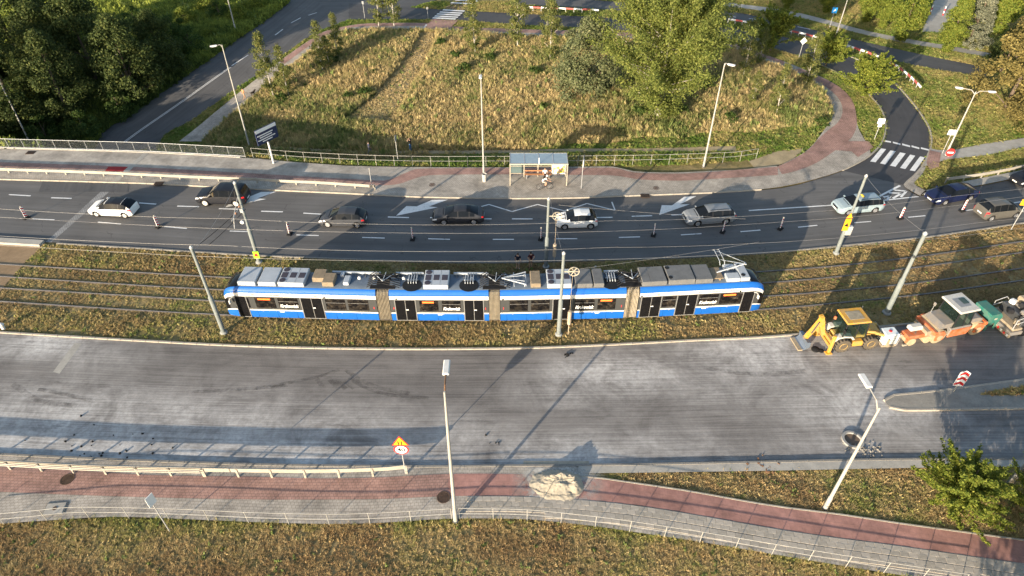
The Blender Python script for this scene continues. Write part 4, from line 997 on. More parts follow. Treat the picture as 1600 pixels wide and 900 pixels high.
# bellows
for k in range(3):
    s0, A0, a0, l0 = FRAMES[k]; s1, A1, a1, l1 = FRAMES[k+1]
    e0 = A0+Vector((math.cos(a0), math.sin(a0), 0))*l0; g = A1-e0; ln = g.length; an = (a0+a1)/2
    mb = MB(); nr = 9; vs = []; ring = []
    P2 = [(1.0,.3),(1.0,2.75),(.86,3.0),(.4,3.06),(-.4,3.06),(-.86,3.0),(-1.0,2.75),(-1.0,.3)]
    for i in range(nr*2+1):
        sc = 1.19 if i % 2 else 1.09; x = ln*i/(nr*2)
        for y, z in P2: vs.append((x, y*sc, z+(.05 if i % 2 and z > 2.5 else 0)))
    fs = [(i*8+j, i*8+(j+1)%8, i*8+8+(j+1)%8, i*8+8+j) for i in range(nr*2) for j in range(8)]
    mb.add(vs, fs); b = mb.build('bellows', T_BEL, tram); b.location = e0-T0; b.location.z = 0; b.rotation_euler = (0,0,an)
    q = MB()      # jumper cables, bracket and damper over the joint
    for i in range(7):
        y = -.75+.25*i; q.tube([(-.7, y, 3.28), (-.2, y+.1, 3.55), (ln*.5, y*.6, 3.42+.1*(i%3)), (ln+.3, y-.1, 3.55), (ln+.8, y, 3.28)], .035, 5)
    q.box((ln/2, 0, 3.2), (ln+.9, 1.7, .12)); c = q.build('jumper_cables', BLACK, b)
    q = MB(); q.tube([(-.2,.5,3.5),(.5,-.4,3.62)], .035, 5); q.tube([(ln+.2,.6,3.5),(.5,-.4,3.62)], .035, 5); q.tube([(.5,-.4,3.62),(.6,.7,3.6)], .03, 5); q.build('damper', T_BOX, b)
# roof gear
def roof_box(k, p0, p1, y0, y1, h, mat, name='roof_box', z=3.24, fans=False):
    a, b = lx(k, p0, 3.4), lx(k, p1, 3.4); sec = FRAMES[k][0]
    o = MB().box(((a+b)/2, (y0+y1)/2, z+h/2), (b-a, y1-y0, h), bev=.04).build(name, mat, sec)
    return o, a, b, z+h
def ac_unit(k, p0, p1):
    sec = FRAMES[k][0]; o, a, b, zt = roof_box(k, p0, p1, -.93, .93, .42, T_BOX, 'air_conditioner'); w_ = (b-a)/3
    g = M_('ac_grille', (.06,.055,.07), .7, .2)
    for i in range(3): MB().box((a+w_*(i+.5), 0, zt+.006), (w_*.72, .62, .012)).build('grille', g, sec)
    for y in (-.62, .62): MB().lathe([(.24,0),(.24,.02),(.10,.02),(.10,.03),(0,.03)], 14, c=(a+w_*.5, y, zt+.001)).build('fan', g, sec)
    for i in (1, 2): MB().box((a+w_*i, 0, zt+.003), (.015, 1.78, .008)).build('seam', T_BOXD, sec)
roof_box(0, 370, 398, -.93, .93, .4, T_BOX); roof_box(0, 402, 430, -.93, .93, .4, T_BOX); ac_unit(0, 433, 474)
roof_box(0, 484, 503, -.3, .85, .42, T_BRN, 'resistor_box'); roof_box(0, 502, 520, -.8, .4, .42, T_BRN, 'resistor_box'); roof_box(0, 534, 543, -.6, .3, .3, T_BOX); roof_box(0, 525, 531, .35, .75, .25, T_BOX)
ac_unit(1, 661, 700)
roof_box(2, 829, 845, -.8, .8, .4, T_BRN, 'resistor_box'); ac_unit(2, 855, 893); roof_box(2, 899, 926, -.93, .93, .4, T_BOXD); roof_box(2, 928, 944, -.93, .93, .4, T_BOXD)
roof_box(3, 1003, 1017, -.93, .93, .42, T_BOXD); roof_box(3, 1016.5, 1042, -.93, .93, .42, T_BOXD); roof_box(3, 1045, 1086, -.93, .93, .46, T_BOXD); roof_box(3, 1087.5, 1114, -.93, .93, .4, T_BOXD)
roof_box(3, 1136, 1157, -.95, -.2, .36, T_BOX); roof_box(3, 1158, 1172, -.93, .93, .36, T_BOX); roof_box(3, 1140, 1157, .45, .93, .3, T_BOX)
for (px, k) in ((1049,3),(1164,3)):
    for y in (-.55, .6): MB().lathe([(.17,0),(.17,.02),(.08,.02),(0,.03)], 12, c=(lx(k, px, 3.6), y, (3.70 if px == 1049 else 3.60)+.001)).build('fan', BLKP, FRAMES[k][0])
for k, p0, p1 in ((0,510,588),(1,613,658),(1,706,762),(2,948,972)):
    a, b = lx(k, p0, 3.4), lx(k, p1, 3.4)
    MB().box(((a+b)/2, .86, 3.34), (b-a, .16, .20), bev=.02).build('cable_duct', T_BOX, FRAMES[k][0])
    q = MB()
    for i in range(5):
        x = a+(b-a)*(i+.5)/5; q.box((x, .62, 3.30), (.05, .4, .05))
    q.build('brackets', T_BOXD, FRAMES[k][0])
for k, px in ((0,556),(0,580),(1,627),(1,735),(3,1003),(2,955)):
    MB().lathe([(.14,0),(.13,.12),(.08,.2),(0,.22)], 12, c=(lx(k, px, 3.4), .25, 3.26)).build('dome_vent', WHITE, FRAMES[k][0])
for k, px in ((1,642),(1,732),(2,957)):
    q = MB(); x = lx(k, px, 3.4); q.lathe([(.75,0),(.75,.02),(0,.03)], 16, c=(x, -.45, 3.265)); q.build('walkway_mat', BLKP, FRAMES[k][0])
    q = MB()
    for i in range(4): q.box((x-.3+.2*i, .1, 3.42), (.05, .9, .18)); 
    q.box((x, .1, 3.34), (.8, .08, .1)); q.build('insulator_rack', T_BOX, FRAMES[k][0])
# folded frame on section 3
sec = FRAMES[2][0]; a, b = lx(2, 784, 3.5), lx(2, 822, 3.5); q = MB()
for y in (-.75, .75): q.tube([(a, 0, 3.6), (b, y, 3.55)], .05, 6)
for y in (-.35, .35): q.tube([(a+.4, y*.3, 3.6), (b-.1, y, 3.55)], .035, 6)
for x in (a+.2, (a+b)/2, b): q.tube([(x, -.8, 3.45), (x, .8, 3.45)], .04, 6)
for x in (a+.3, b-.1):
    for y in (-.6, .6): q.tube([(x, y, 3.2), (x, y, 3.5)], .05, 6)
q.build('folded_pantograph', T_BOX, sec)
# raised pantograph
sec = FRAMES[3][0]; x0 = lx(3, 1126, 3.6); xk = x0+2.15; xh = x0-.15; CONTACT = 5.25; q = MB()
q.box((x0-.3, 0, 3.42), (1.3, 1.3, .08)); q.box((x0-.8, 0, 3.50), (.3, 1.2, .25))
for y in (-.6, .6): q.box((x0+.1, y, 3.32), (.14, .14, .25))
q.build('pantograph_base', T_BRN, sec)
q = MB(); q.tube([(x0, 0, 3.5), (xk, 0, 4.25)], .05, 8); q.tube([(x0+.2, .25, 3.45), (xk-.1, .08, 4.18)], .025, 6)
for y in (-.35, .35): q.tube([(xk, y*.25, 4.27), (xh+.15, y*1.5, 5.12)], .03, 6)
q.tube([(xk-.05, -.12, 4.26), (xk-.05, .12, 4.26)], .06, 8); q.build('pantograph_arm', T_BOX, sec)
q = MB()
for dx in (-.18, .18): q.tube([(xh+dx, -.95, 4.98), (xh+dx, -.7, 5.2), (xh+dx, .7, 5.2), (xh+dx, .95, 4.98)], .028, 6)
for y in (-.5, .5): q.tube([(xh-.18, y, 5.2), (xh+.18, y, 5.12)], .02, 5)
q.build('pantograph_head', T_BOX, sec)
# wheels barely showing below the skirts
for k in range(4):
    L_ = FRAMES[k][3]
    for x in (L_*.33-.9, L_*.33+.9, L_*.72-.9, L_*.72+.9)[:4]:
        for y in (-.72, .72): MB().lathe([(.30,-.06),(.30,.06)], 14, M=Matrix.Rotation(math.pi/2, 3, 'X'), c=(x, y, .33)).build('wheel', STEELD, FRAMES[k][0])

SEAM = M_('panel_seam', (.006,.05,.20), .6)
for k in range(4):
    sec = FRAMES[k][0]; L_ = FRAMES[k][3]; ds = [(lx(k, a, 1.5)-.1, lx(k, b, 1.5)+.1) for a, b, _ in DOOR[k]]
    x = (2.6 if k == 0 else .5); end = L_-(2.6 if k == 3 else .5)
    while x < end:
        if not any(a < x < b for a, b in ds):
            MB().box((x, -TW-.0015, .60), (.018,.006,.66)).build('panel_seam', SEAM, sec); MB().box((x+.45, -TW-.003, .93), (.10,.008,.035)).build('reflector', CREAM, sec)
        x += 1.55
    for x in ((.25,) if k else ())+((L_-.25,) if k < 3 else ()): MB().box((x, -TW-.004, 1.55), (.05,.012,.22)).build('side_marker', REDP, sec)
# ------------------------------------------------------------------ overhead line poles
def pole(px, toppx, name, label, r=(.17,.11), mat=None, cat='pole', parts=True, group='tram line poles'):
    b = T(*px); h = height_to(b, toppx[1]); t = thing(name, label, cat, b, 0, group)
    MB().tube([(0,0,-.05),(0,0,h*.45),(0,0,h*.46),(0,0,h)], [r[0], r[0], r[1], r[1]], 12).build('mast', mat or POLE_G, t, 40)
    MB().lathe([(r[1]*1.2,0),(r[1]*1.2,.1),(r[1]*.4,.22),(0,.24)], 10, c=(0,0,h)).build('cap', STEEL, t)
    MB().lathe([(r[0]*1.7,0),(r[0]*1.7,.12),(r[0]*1.15,.2)], 12, c=(0,0,-.02)).build('foot', M_('pole_foot', (.25,.26,.25), .8), t)
    return t, b, h
def cantilever(t, h, dy, z=6.1):
    q = MB(); q.tube([(0,0,z+.9),(0,dy*.85,z)], .03, 6); q.tube([(0,0,z),(0,dy,z)], .035, 6); q.tube([(0,dy*.8,z),(0,dy,z-.75)], .022, 6); q.build('cantilever', STEEL, t)
    q = MB()
    for y in (dy*.15, dy*.55):
        q.lathe([(.05,0),(.09,.03),(.05,.06),(.09,.09),(.05,.12),(.09,.15),(.05,.18)], 8, M=Matrix.Rotation(-math.copysign(math.pi/2, dy), 3, 'X'), c=(0, y, z))
    q.build('insulator', M_('insulator', (.30,.16,.10), .4), t)
    q = MB(); q.box((.12, dy*.2, z-.35), (.28,.2,.35), bev=.03); q.build('junction_box', STEEL, t)
def tension_wheel(t, r, z, dx, dy):
    q = MB(); prof = [(.36,-.03),(.40,-.04),(.40,.04),(.36,.03)]
    Mx = Matrix.Rotation(math.pi/2, 3, 'X'); n = 20; vs = []; fs = []
    for j in range(n):
        a = 2*math.pi*j/n
        for rr, zz in prof: vs.append(Mx @ Vector((rr*math.cos(a), rr*math.sin(a), zz))+Vector((dx, dy, z)))
    for j in range(n):
        for i in range(4): fs.append((j*4+i, j*4+(i+1)%4, ((j+1)%n)*4+(i+1)%4, ((j+1)%n)*4+i))
    q.add(vs, fs)
    for j in range(3):
        a = j*math.pi/3; q.tube([(dx+.37*math.cos(a), dy, z+.37*math.sin(a)), (dx-.37*math.cos(a), dy, z-.37*math.sin(a))], .03, 5)
    q.tube([(0,0,z),(dx,dy,z)], .05, 6); q.build('tension_wheel', CREAM, t)
    q = MB(); q.lathe([(.13,0),(.13,1.3)], 10, c=(dx*.9, dy-.05, 1.2))
    for i in range(9): q.lathe([(.15,0),(.15,.08)], 10, c=(dx*.9, dy-.05, 1.25+i*.14))
    q.tube([(dx*.9,dy-.05,2.5),(dx*.9,dy-.05,z-.3)], .012, 5); q.tube([(dx*.9,dy-.05,.1),(dx*.9,dy-.05,1.2)], .03, 6); q.build('counterweight', M_('weight_tan', (.42,.34,.25), .8), t)
p1 = pole((350,520),(297,388),'catenary_pole','grey green tram pole in front of the tram nose at left'); 
p2 = pole((405,410),(366,287),'catenary_pole','tram pole by the black off-roader, with a green sign on it'); cantilever(p2[0], p2[2], -2.4)
p3 = pole((853,417),(858,312),'catenary_pole','tram pole by the two standing people, with a tension wheel'); tension_wheel(p3[0], .4, p3[2]*.77, .75, 0)
p4 = pole((873,523),(880,397),'catenary_pole','tram pole in front of the tram middle, with a tension wheel'); tension_wheel(p4[0], .4, p4[2]*.80, .8, .0)
p5 = pole((1306,396),(1348,276),'catenary_pole','tram pole by the pale green taxi, carrying a yellow sign')
p6 = pole((1385,489),(1442,366),'catenary_pole','thick tram pole behind the yellow excavator loader', (.2,.14))
for t, b, h in (p5, p6, p1): cantilever(t, h, -2.0 if t is p5[0] else 2.0, 6.4) if False else None
MB().box((.25,-.1,2.6), (.5,.3,.9), bev=.03).build('switch_box', STEEL, p5[0])
q = MB(); q.prism([(-.45,2.7),(.05,2.7),(.05,3.9),(-.45,3.9)], -.30, -.27); q.build('yellow_sign', YELP, p5[0])
q = MB(); q.prism([(-.45,4.0),(.05,4.0),(-.2,4.5)], -.30, -.27); q.build('warning_triangle', YELP, p5[0]); q = MB(); q.prism([(-.38,3.2),(-.02,3.1),(-.2,3.5)], -.32,-.301); q.build('sign_arrow', BLKP, p5[0])
q = MB(); q.box((.05,-.24,1.0), (.5,.03,.75)); q.build('green_sign', GREENP, p2[0]); q = MB(); q.box((.05,-.262,1.0), (.26,.012,.3)); q.build('sign_mark', REDP, p2[0])
MB().lathe([(.16,0),(.16,.14),(0,.15)], 10, M=Matrix.Rotation(math.pi/2, 3, 'X'), c=(-.3,-.1,4.4)).build('loudspeaker', WHITE, p2[0])
# small separate insulator post behind the tram
bq = T(929,430); t = thing('marker_post', 'short cream post standing behind the tram roof', 'post', bq); MB().tube([(0,0,0),(0,0,1.0)], .09, 8).build('stem', CREAM, t); MB().tube([(-.35,0,.8),(0,0,.8)], .03, 6).build('arm', CREAM, t)
# ------------------------------------------------------------------ overhead wires
WIRE = M_('copper_wire', (.30,.29,.28), .5, .5)
class _Cf:
    def __call__(s, x): return (L_r[0](x)+L_r[1](x))/2
for fn, z, sag, lab, dy in ((Lc, CONTACT+.03, 0, 'contact wire above the track the tram stands on', 0), (Lc, 6.3, .22, 'messenger wire above the track the tram stands on', 0.15), (_Cf(), 5.28, 0, 'contact wire above the empty far track', 0.6), (_Cf(), 6.3, .22, 'messenger wire above the empty far track', .6)):
    pts = []
    for x in xs(-60, 60, 1.5):
        k = ((x+22)/29.0) % 1.0; pts.append((x, fn(x)+dy, z-sag*4*k*(1-k)))
    tag(MB().tube(pts, .009, 5).build('overhead_wire', WIRE), lab, 'wire', 'overhead tram wires')
def wire(a, b, lab, sag=.3, r=.009):
    a, b = Vector(a), Vector(b); pts = [a.lerp(b, i/12)-Vector((0,0,sag*4*(i/12)*(1-i/12))) for i in range(13)]
    tag(MB().tube(pts, r, 5).build('span_wire', WIRE if r < .02 else BLACK), lab, 'wire', 'span wires between the poles')
V = lambda q, z: Vector((q[1].x, q[1].y, z))
wire(V(p1,7.9), V(p2,7.9), 'span wire between the two leftmost tram poles'); wire(V(p3,7.6), V(p4,7.6), 'span wire between the two poles with tension wheels'); wire(V(p5,7.9), V(p6,7.9), 'span wire between the two right-hand tram poles')
zz_ = p2[2]*.62
wire(V(p2,5.6)+Vector((-.25,0,0)), Vector((p2[1].x-2.3, p2[1].y-4.2, 5.1)), 'left of the two black feeder cables hanging off the left tram pole', .1, .022); wire(V(p2,5.6)+Vector((.25,0,0)), Vector((p2[1].x-1.5, p2[1].y-4.2, 5.1)), 'right of the two black feeder cables hanging off the left tram pole', .1, .022)
wire(V(p3,6.4)+Vector((.8,0,0)), Vector((tram_x(1190,5), Lc(tram_x(1190,5))+4.0, 5.6)), 'tension wire running right from the far tension wheel', .1)
wire(V(p4,6.5)+Vector((.8,0,0)), Vector((tram_x(1190,5), Lc(tram_x(1190,5))+.4, 6.0)), 'tension wire running right from the near tension wheel', .1)

# ------------------------------------------------------------------ lamp posts
GL = 'street lamps'
def lamp(px, top, fix, label, r=(.095,.05), head=(.75,.28,.14), base=None, double=None, arm_rust=False):
    b = base or T(*px); h = height_to(b, top[1]); t = thing('street_lamp', label, 'street lamp', b, 0, GL)
    tp = at_depth(top[0], top[1], b.y)-b; tp.x *= .25; tp.z = h
    MB().tube([(0,0,-.05),(0,0,1.2),(0,0,1.25),(tp.x*.5,0,h*.6),tuple(tp)], [r[0]*1.25,r[0]*1.25,r[0],r[0]*.8,r[1]], 10).build('mast', LAMP_P, t, 40)
    MB().lathe([(r[0]*1.8,0),(r[0]*1.8,.06),(r[0]*1.3,.1)], 10).build('foot', STEELD, t)
    for f in [fix]+(double or []):
        dx, dy, dz = f; e = tp+Vector((dx, dy, dz))
        MB().tube([tuple(tp-Vector((0,0,.3))), tuple(tp.lerp(e, .35)+Vector((0,0,.05))), tuple(e)], [r[1], .04, .035], 8).build('arm', RUST if arm_rust else LAMP_P, t)
        d = Vector((dx, dy, 0)).normalized(); an = math.atan2(d.y, d.x); c = e+d*head[0]*.45
        hd = MB().box(tuple(c), head, rz=an, bev=.05).build('lamp_head', WHITE, t)
        MB().box((c.x, c.y, c.z-head[2]/2-.012), (head[0]*.6, head[1]*.7, .03), rz=an).build('lens', M_('lamp_lens', (.5,.52,.55), .2), hd)
    return t
lamp((50,229),(-8,96),(-.9,-.4,.1),'street lamp on the bridge in front of the dark trees at left')
lamp((390,229),(351,70),(-.5,-.2,.0),'street lamp on the pavement beside the dark blue billboard')
lamp((756,274),(752,116),(0,-.5,.12),'street lamp above the bus stop, seen against the meadow')
lamp((1099,261),(1131,99),(.25,-.15,.0),'street lamp at the right end of the white railing')
lamp((1477,244),(1527,143),(-1.1,.5,.1),'twin-armed street lamp behind the no entry sign', double=[(1.1,-.2,.1)])
lamp((1306,57),(1327,-6),(-.5,.1,.1),'street lamp beyond the far road near the blue sign')
lamp((712,814),(703,612),(0,1.0,.15),'tall rust-streaked lamp post in front of the milled road', (.11,.055), (1.0,.34,.16), arm_rust=True)
lamp((1289,794),(1374,637),(-.1,1.25,.15),'tall lamp post leaning across the lower right, by the concrete ring', (.11,.055), (1.0,.36,.16))
lamp((1578,756),(1660,600),(-.2,1.2,.15),'lamp post at the right edge behind the bushy tree', (.11,.055), (1.0,.36,.16))
lamp((369,50),(352,-22),(.5,.2,.1),'street lamp beside the far bend of the lower road')
lamp((200,138),(186,72),(.7,.1,.1),'small street lamp poking out of the dark wood')

# ------------------------------------------------------------------ fences and rails
def fence(px, label, h, rails, step=2.0, mat=None, r=.019, balus=False, name='railing', terrain=True, line=None, group='railings'):
    ln = line or smooth_line([G(*p) for p in px], .5); L_ = sum((b-a).length for a, b in zip(ln, ln[1:])); n = max(2, int(round(L_/step)))
    pts = resample(ln, n+1); o0 = pts[0]; t = thing(name, label, 'railing', (o0.x, o0.y, .1), 0, group); m = mat or LAMP_P; off = Vector((o0.x, o0.y, .1))
    zf = lambda p: .1
    for p in pts:
        q = MB(); q.tube([Vector((p.x,p.y,zf(p)-.15))-off, Vector((p.x,p.y,zf(p)+h))-off], r*1.15, 6); q.build('post', m, t)
    fine = resample(ln, n*2+1)
    for z in rails: MB().tube([Vector((p.x, p.y, zf(p)+z))-off for p in fine], r, 6).build('rail', m, t)
    if balus:
        for a, b in zip(pts, pts[1:]):
            q = MB(); k = 13
            for i in range(1, k):
                c = a.lerp(b, i/k)-off; q.tube([(c.x, c.y, .12), (c.x, c.y, h-.02)], .011, 4, cap=False)
            q.build('balusters', STEELD if False else m, t)
    return t
fence([(-150,226),(0,232.5),(120,236),(230,239),(320,243.5),(384,247)], 'dark metal bridge railing with fine balusters at upper left', 1.15, (.12,1.15), 1.75, M_('railing_metal', (.36,.37,.37), .5, .4), .026, True)
fence([(396,247),(454,252),(547,257),(657,260),(767,260),(850,260),(930,259),(1029,257.5),(1130,254),(1155,252),(1181,248)], 'white two-bar railing behind the bus stop', 1.1, (.55,1.1), 1.9)
fence([(-60,827),(0,821),(65,815),(125,809.5),(190,810),(240,811),(300,813),(360,816),(420,818.5),(520,820.5),(600,818.5),(690,813),(706,812)], 'white two-bar railing along the near footway, left run', 1.1, (.55,1.1), 2.35)
fence([(718,811.5),(800,812.5),(850,815.5),(940,825.5),(1000,834),(1100,849.5),(1200,866.5),(1295,882),(1400,899),(1500,914)], 'white two-bar railing along the near footway, right run', 1.1, (.55,1.1), 2.0)
def guard(px, label, beams, h, step, mat, endcap=True, posts_to=-.02, back=None):
    ln = smooth_line([G(*p) for p in px], .5); L_ = sum((b-a).length for a, b in zip(ln, ln[1:])); n = max(2, int(round(L_/step))); pts = resample(ln, n+1)
    o0 = pts[0]; t = thing('guard_rail', label, 'guard rail', (o0.x, o0.y, .12), 0, 'crash barriers'); off = Vector((o0.x, o0.y, 0)); fine = resample(ln, n*2+1)
    def nrm(i, P):
        d = P[min(i+1,len(P)-1)]-P[max(i-1,0)]; return Vector((-d.y, d.x, 0)).normalized()
    for i, p in enumerate(pts):
        c = p-off; nn = nrm(i, pts); an = math.atan2(nn.y, nn.x)
        q = MB(); q.box((c.x, c.y, h/2-.03), (.07,.12,h+.06), rz=an); q.build('post', mat, t)
    for (z0, z1, o, th) in beams:
        prof = [(-th/2,0),(th/2,.12),(th/2,.38),(-th/2,.5),(th/2,.62),(th/2,.88),(-th/2,1)]
        prof = prof+[(-th/2-.02,1),(-th/2-.02,0)]; q = MB(); vs = []; k = len(prof)
        for i, p in enumerate(fine):
            nn = nrm(i, fine)
            for a, s in prof: v = p-off+nn*(o+a); v.z = z0+(z1-z0)*s; vs.append(v)
        fs = [(i*k+j, i*k+(j+1)%k, i*k+k+(j+1)%k, i*k+k+j) for i in range(len(fine)-1) for j in range(k)]+[tuple(range(k)), tuple(len(vs)-1-j for j in range(k))]
        q.add(vs, fs); q.build('beam', mat, t)
    for (z, o) in (back or []):
        MB().tube([Vector(((p-off+nrm(i, fine)*o).x, (p-off+nrm(i, fine)*o).y, z)) for i, p in enumerate(fine)], .04, 6).build('back_rail', mat, t)
    return t
GR = M_('guard_cream', (.36,.33,.275), .6, .1, .5, .22, 1.0)
guard([(-130,266),(0,271),(150,276),(300,283),(400,287),(440,289.5),(500,292),(560,296),(586,298)], 'cream crash barrier along the far pavement at left', [(.34,.63,-.10,.10)], .62, 2.0, GR)
guard([(-320,715),(-60,731),(0,734),(150,742),(320,746)], 'double crash barrier beside the near footway, left run', [(.50,.84,.10,.09)], .82, 2.05, GR, back=[(.80,-.16),(.60,-.14)])
guard([(322,746),(480,748),(600,745),(636,741)], 'crash barrier beside the near footway that ends at the speed sign', [(.48,.84,.08,.09)], .80, 2.05, GR)
guard([(1476,287),(1520,281),(1560,274),(1600,265.5),(1680,249)], 'cream crash barrier at the right behind the dark blue car', [(.36,.68,-.10,.09)], .66, 2.0, GR)
# red and white barrier along the far road
FRED = M_('faded_red', (.42,.10,.09), .6)
def far_barrier(px, label, n):
    pts = resample(smooth_line([T(*p) for p in px], 1), n+1); o0 = pts[0]; t = thing('striped_barrier', label, 'barrier', o0, 0, 'red and white barriers')
    for i in range(n):
        a, b = pts[i]-o0, pts[i+1]-o0; m = (a+b)/2; d = b-a; an = math.atan2(d.y, d.x)
        MB().box((m.x, m.y, m.z+.62), (d.length*.995,.10,.26), rz=an, bev=.02).build('board', FRED if i % 2 else WHP, t)
        MB().box((a.x, a.y, a.z+.3), (.08,.08,.62), rz=an).build('post', STEEL, t)
    return t
far_barrier([(1137,36),(1180,43),(1227,53),(1270,63),(1322,78)], 'red and white barrier between the far roads', 17)
far_barrier([(1322,78),(1352,88),(1385,102),(1412,120),(1436,143)], 'red and white barrier curving down behind the slip road', 15)
far_barrier([(820,17),(850,18),(900,20),(935,22)], 'red and white barrier at the top edge behind the poplar', 9)

# ------------------------------------------------------------------ signs
def sign(px, toppx, label, faces, rz=0, name='road_sign', cat='sign', r=.035, mat=None, lean=0):
    b = T(*px); h = height_to(b, toppx) if toppx < 2000 else 2.5; t = thing(name, label, cat, b, rz)
    MB().tube([(0,0,-.05),(lean,0,h)], r, 8).build('post', mat or STEEL, t); 
    for f in faces: f(t, h)
    return t
def disc(n, r, z, y, mat, name, th=.012):
    def f(t, h):
        zz = h+z; pts = [(r*math.cos(2*math.pi*i/n+math.pi/2), zz+r*math.sin(2*math.pi*i/n+math.pi/2)) for i in range(n)]
        MB().prism(pts, -y-th, -y).build(name, mat, t)
    return f
def rect(w_, hh, z, y, mat, name, th=.012, x=0):
    def f(t, h): MB().box((x, -y-th/2, h+z), (w_, th, hh)).build(name, mat, t)
    return f
def txt(s, size, z, y, mat, bold=.01, x=0):
    def f(t, h): text_mesh(s, size, mat, 'lettering', t, Matrix.Translation((x, -y, h+z)) @ FACE_S, bold)
    return f
def tri(r, z, y, mat, name): return disc(3, r, z, y, mat, name)
def polyf(pts, y, mat, name, z=0):
    def f(t, h): MB().prism([(a, h+z+b) for a, b in pts], -y-.008, -y).build(name, mat, t)
    return f
sign((634,741),685,'yellow roadworks triangle above a round 40 limit sign',[tri(.60,-.32,.04,REDP,'red_border'),tri(.50,-.32,.055,YELP,'triangle'),polyf([(-.14,-.20),(-.08,-.20),(-.05,.0),(-.13,.16),(-.19,.16),(-.11,0)],.07,BLKP,'symbol',-.36),polyf([(.05,-.20),(.11,-.20),(.11,.0),(.11,.16),(.05,.16),(.05,0)],.07,BLKP,'symbol',-.36),
    disc(24,.47,-1.05,.04,REDP,'red_ring'),disc(24,.37,-1.05,.055,WHP,'disc'),txt('40',.48,-1.05,.075,BLKP,.012)], .0)
sign((1481,246),238,'red no entry sign at the foot of the twin lamp',[disc(24,.45,.0,.04,REDP,'disc'),rect(.62,.16,.0,.055,WHP,'bar')], -.1)
ct = sign((1489,613),587,'tall red and white chevron board on the traffic island',[],-.15)
hh = height_to(Vector(ct.location), 587)
ct.children[0].hide_render = False
for z0 in range(5):
    pts = lambda o: [(-.3, o), (0, o+.22), (.3, o), (.3, o+.24), (0, o+.46), (-.3, o+.24)]
    MB().prism([(x, hh*.45+z) for x, z in pts(z0*.24)], -.075, -.062).build('chevron', REDP if z0 % 2 == 0 else WHP, ct)
MB().prism([(-.33,hh*.45-.04),(.33,hh*.45-.04),(.33,hh*.45+1.3),(.0,hh*.45+1.5),(-.33,hh*.45+1.3)], -.06, -.03).build('board', WHP, ct)
sign((265,830),776,'white sign seen edge-on by the near railing at left',[rect(.5,.85,-.35,.03,WHP,'panel',.03)], 1.15)
sign((908,296),248,'thin bus stop post right of the shelter',[rect(.35,.75,-.5,.03,WHP,'timetable',.04),rect(.45,.45,.15,.03,GRYP,'stop_flag')], 1.2)
sign((581,291),262,'bare thin post at the end of the far crash barrier',[rect(.06,.3,-.15,.03,CREAM,'plate')], 1.2, 'marker_post','post')
sign((622,252),212,'narrow sign post in the shade between two walkers',[rect(.5,.6,-.3,.03,GRYP,'plate',.02)], 1.35)
sign((1366,218),188,'white square sign on the left kerb of the slip road',[rect(.75,.62,-.1,.03,WHP,'plate'),rect(.4,.3,-.62,.03,WHP,'plate')], -.1)
sign((1472,240),206,'white square sign right of the slip road crossing',[rect(.8,.6,-.05,.03,WHP,'plate')], -.1)
sign((1248,91),64,'diamond sign seen from behind beside the far slip road',[disc(4,.5,.0,.03,WHP,'plate')], .1)
sign((1296,43),16,'small blue sign beside the far footway',[rect(.75,.85,.0,.03,M_('sign_cyan', (.02,.25,.62), .45),'plate'),polyf([(-.2,-.2),(.2,-.05),(.05,.25)],.05,WHP,'symbol')], -.1)
sign((1580,358),318,'yellow diversion sign at the right edge above the track',[rect(.95,.62,.1,.03,YELP,'plate'),polyf([(-.25,-.05),(.1,-.05),(.1,-.15),(.3,.05),(.1,.25),(.1,.15),(-.25,.15)],.05,REDP,'arrow',.05)], -.2)
sign((570,28),2,'thin grey post beside the far junction',[rect(.3,.4,-.2,.03,GRYP,'plate')], 0); sign((669,30),11,'thin grey post at the far crossing',[rect(.3,.3,-.2,.03,GRYP,'plate')], 0)
b = T(428,257); t = thing('billboard', 'tilted dark blue billboard with white lines of text on one leg', 'billboard', b, .95)
hb = height_to(b, 198); MB().tube([(0,0,-.05),(0,0,hb)], .10, 10).build('leg', WHITE, t); MB().box((0,-.12,hb-.75), (2.6,.10,1.7), bev=.02).build('panel', M_('billboard_navy', (.03,.04,.09), .5), t)
MB().box((0,-.176,hb-.12), (2.5,.012,.36)).build('header', WHP, t); 
for i, (w_, z) in enumerate(((1.9,-.62),(1.5,-.85),(2.1,-1.1),(1.2,-1.33))): MB().box((-.2+.05*i,-.176,hb+z), (w_,.012,.10)).build('text_line', WHP, t)
MB().box((0,.0,hb-.75), (2.3,.06,.10)).build('brace', STEEL, t)
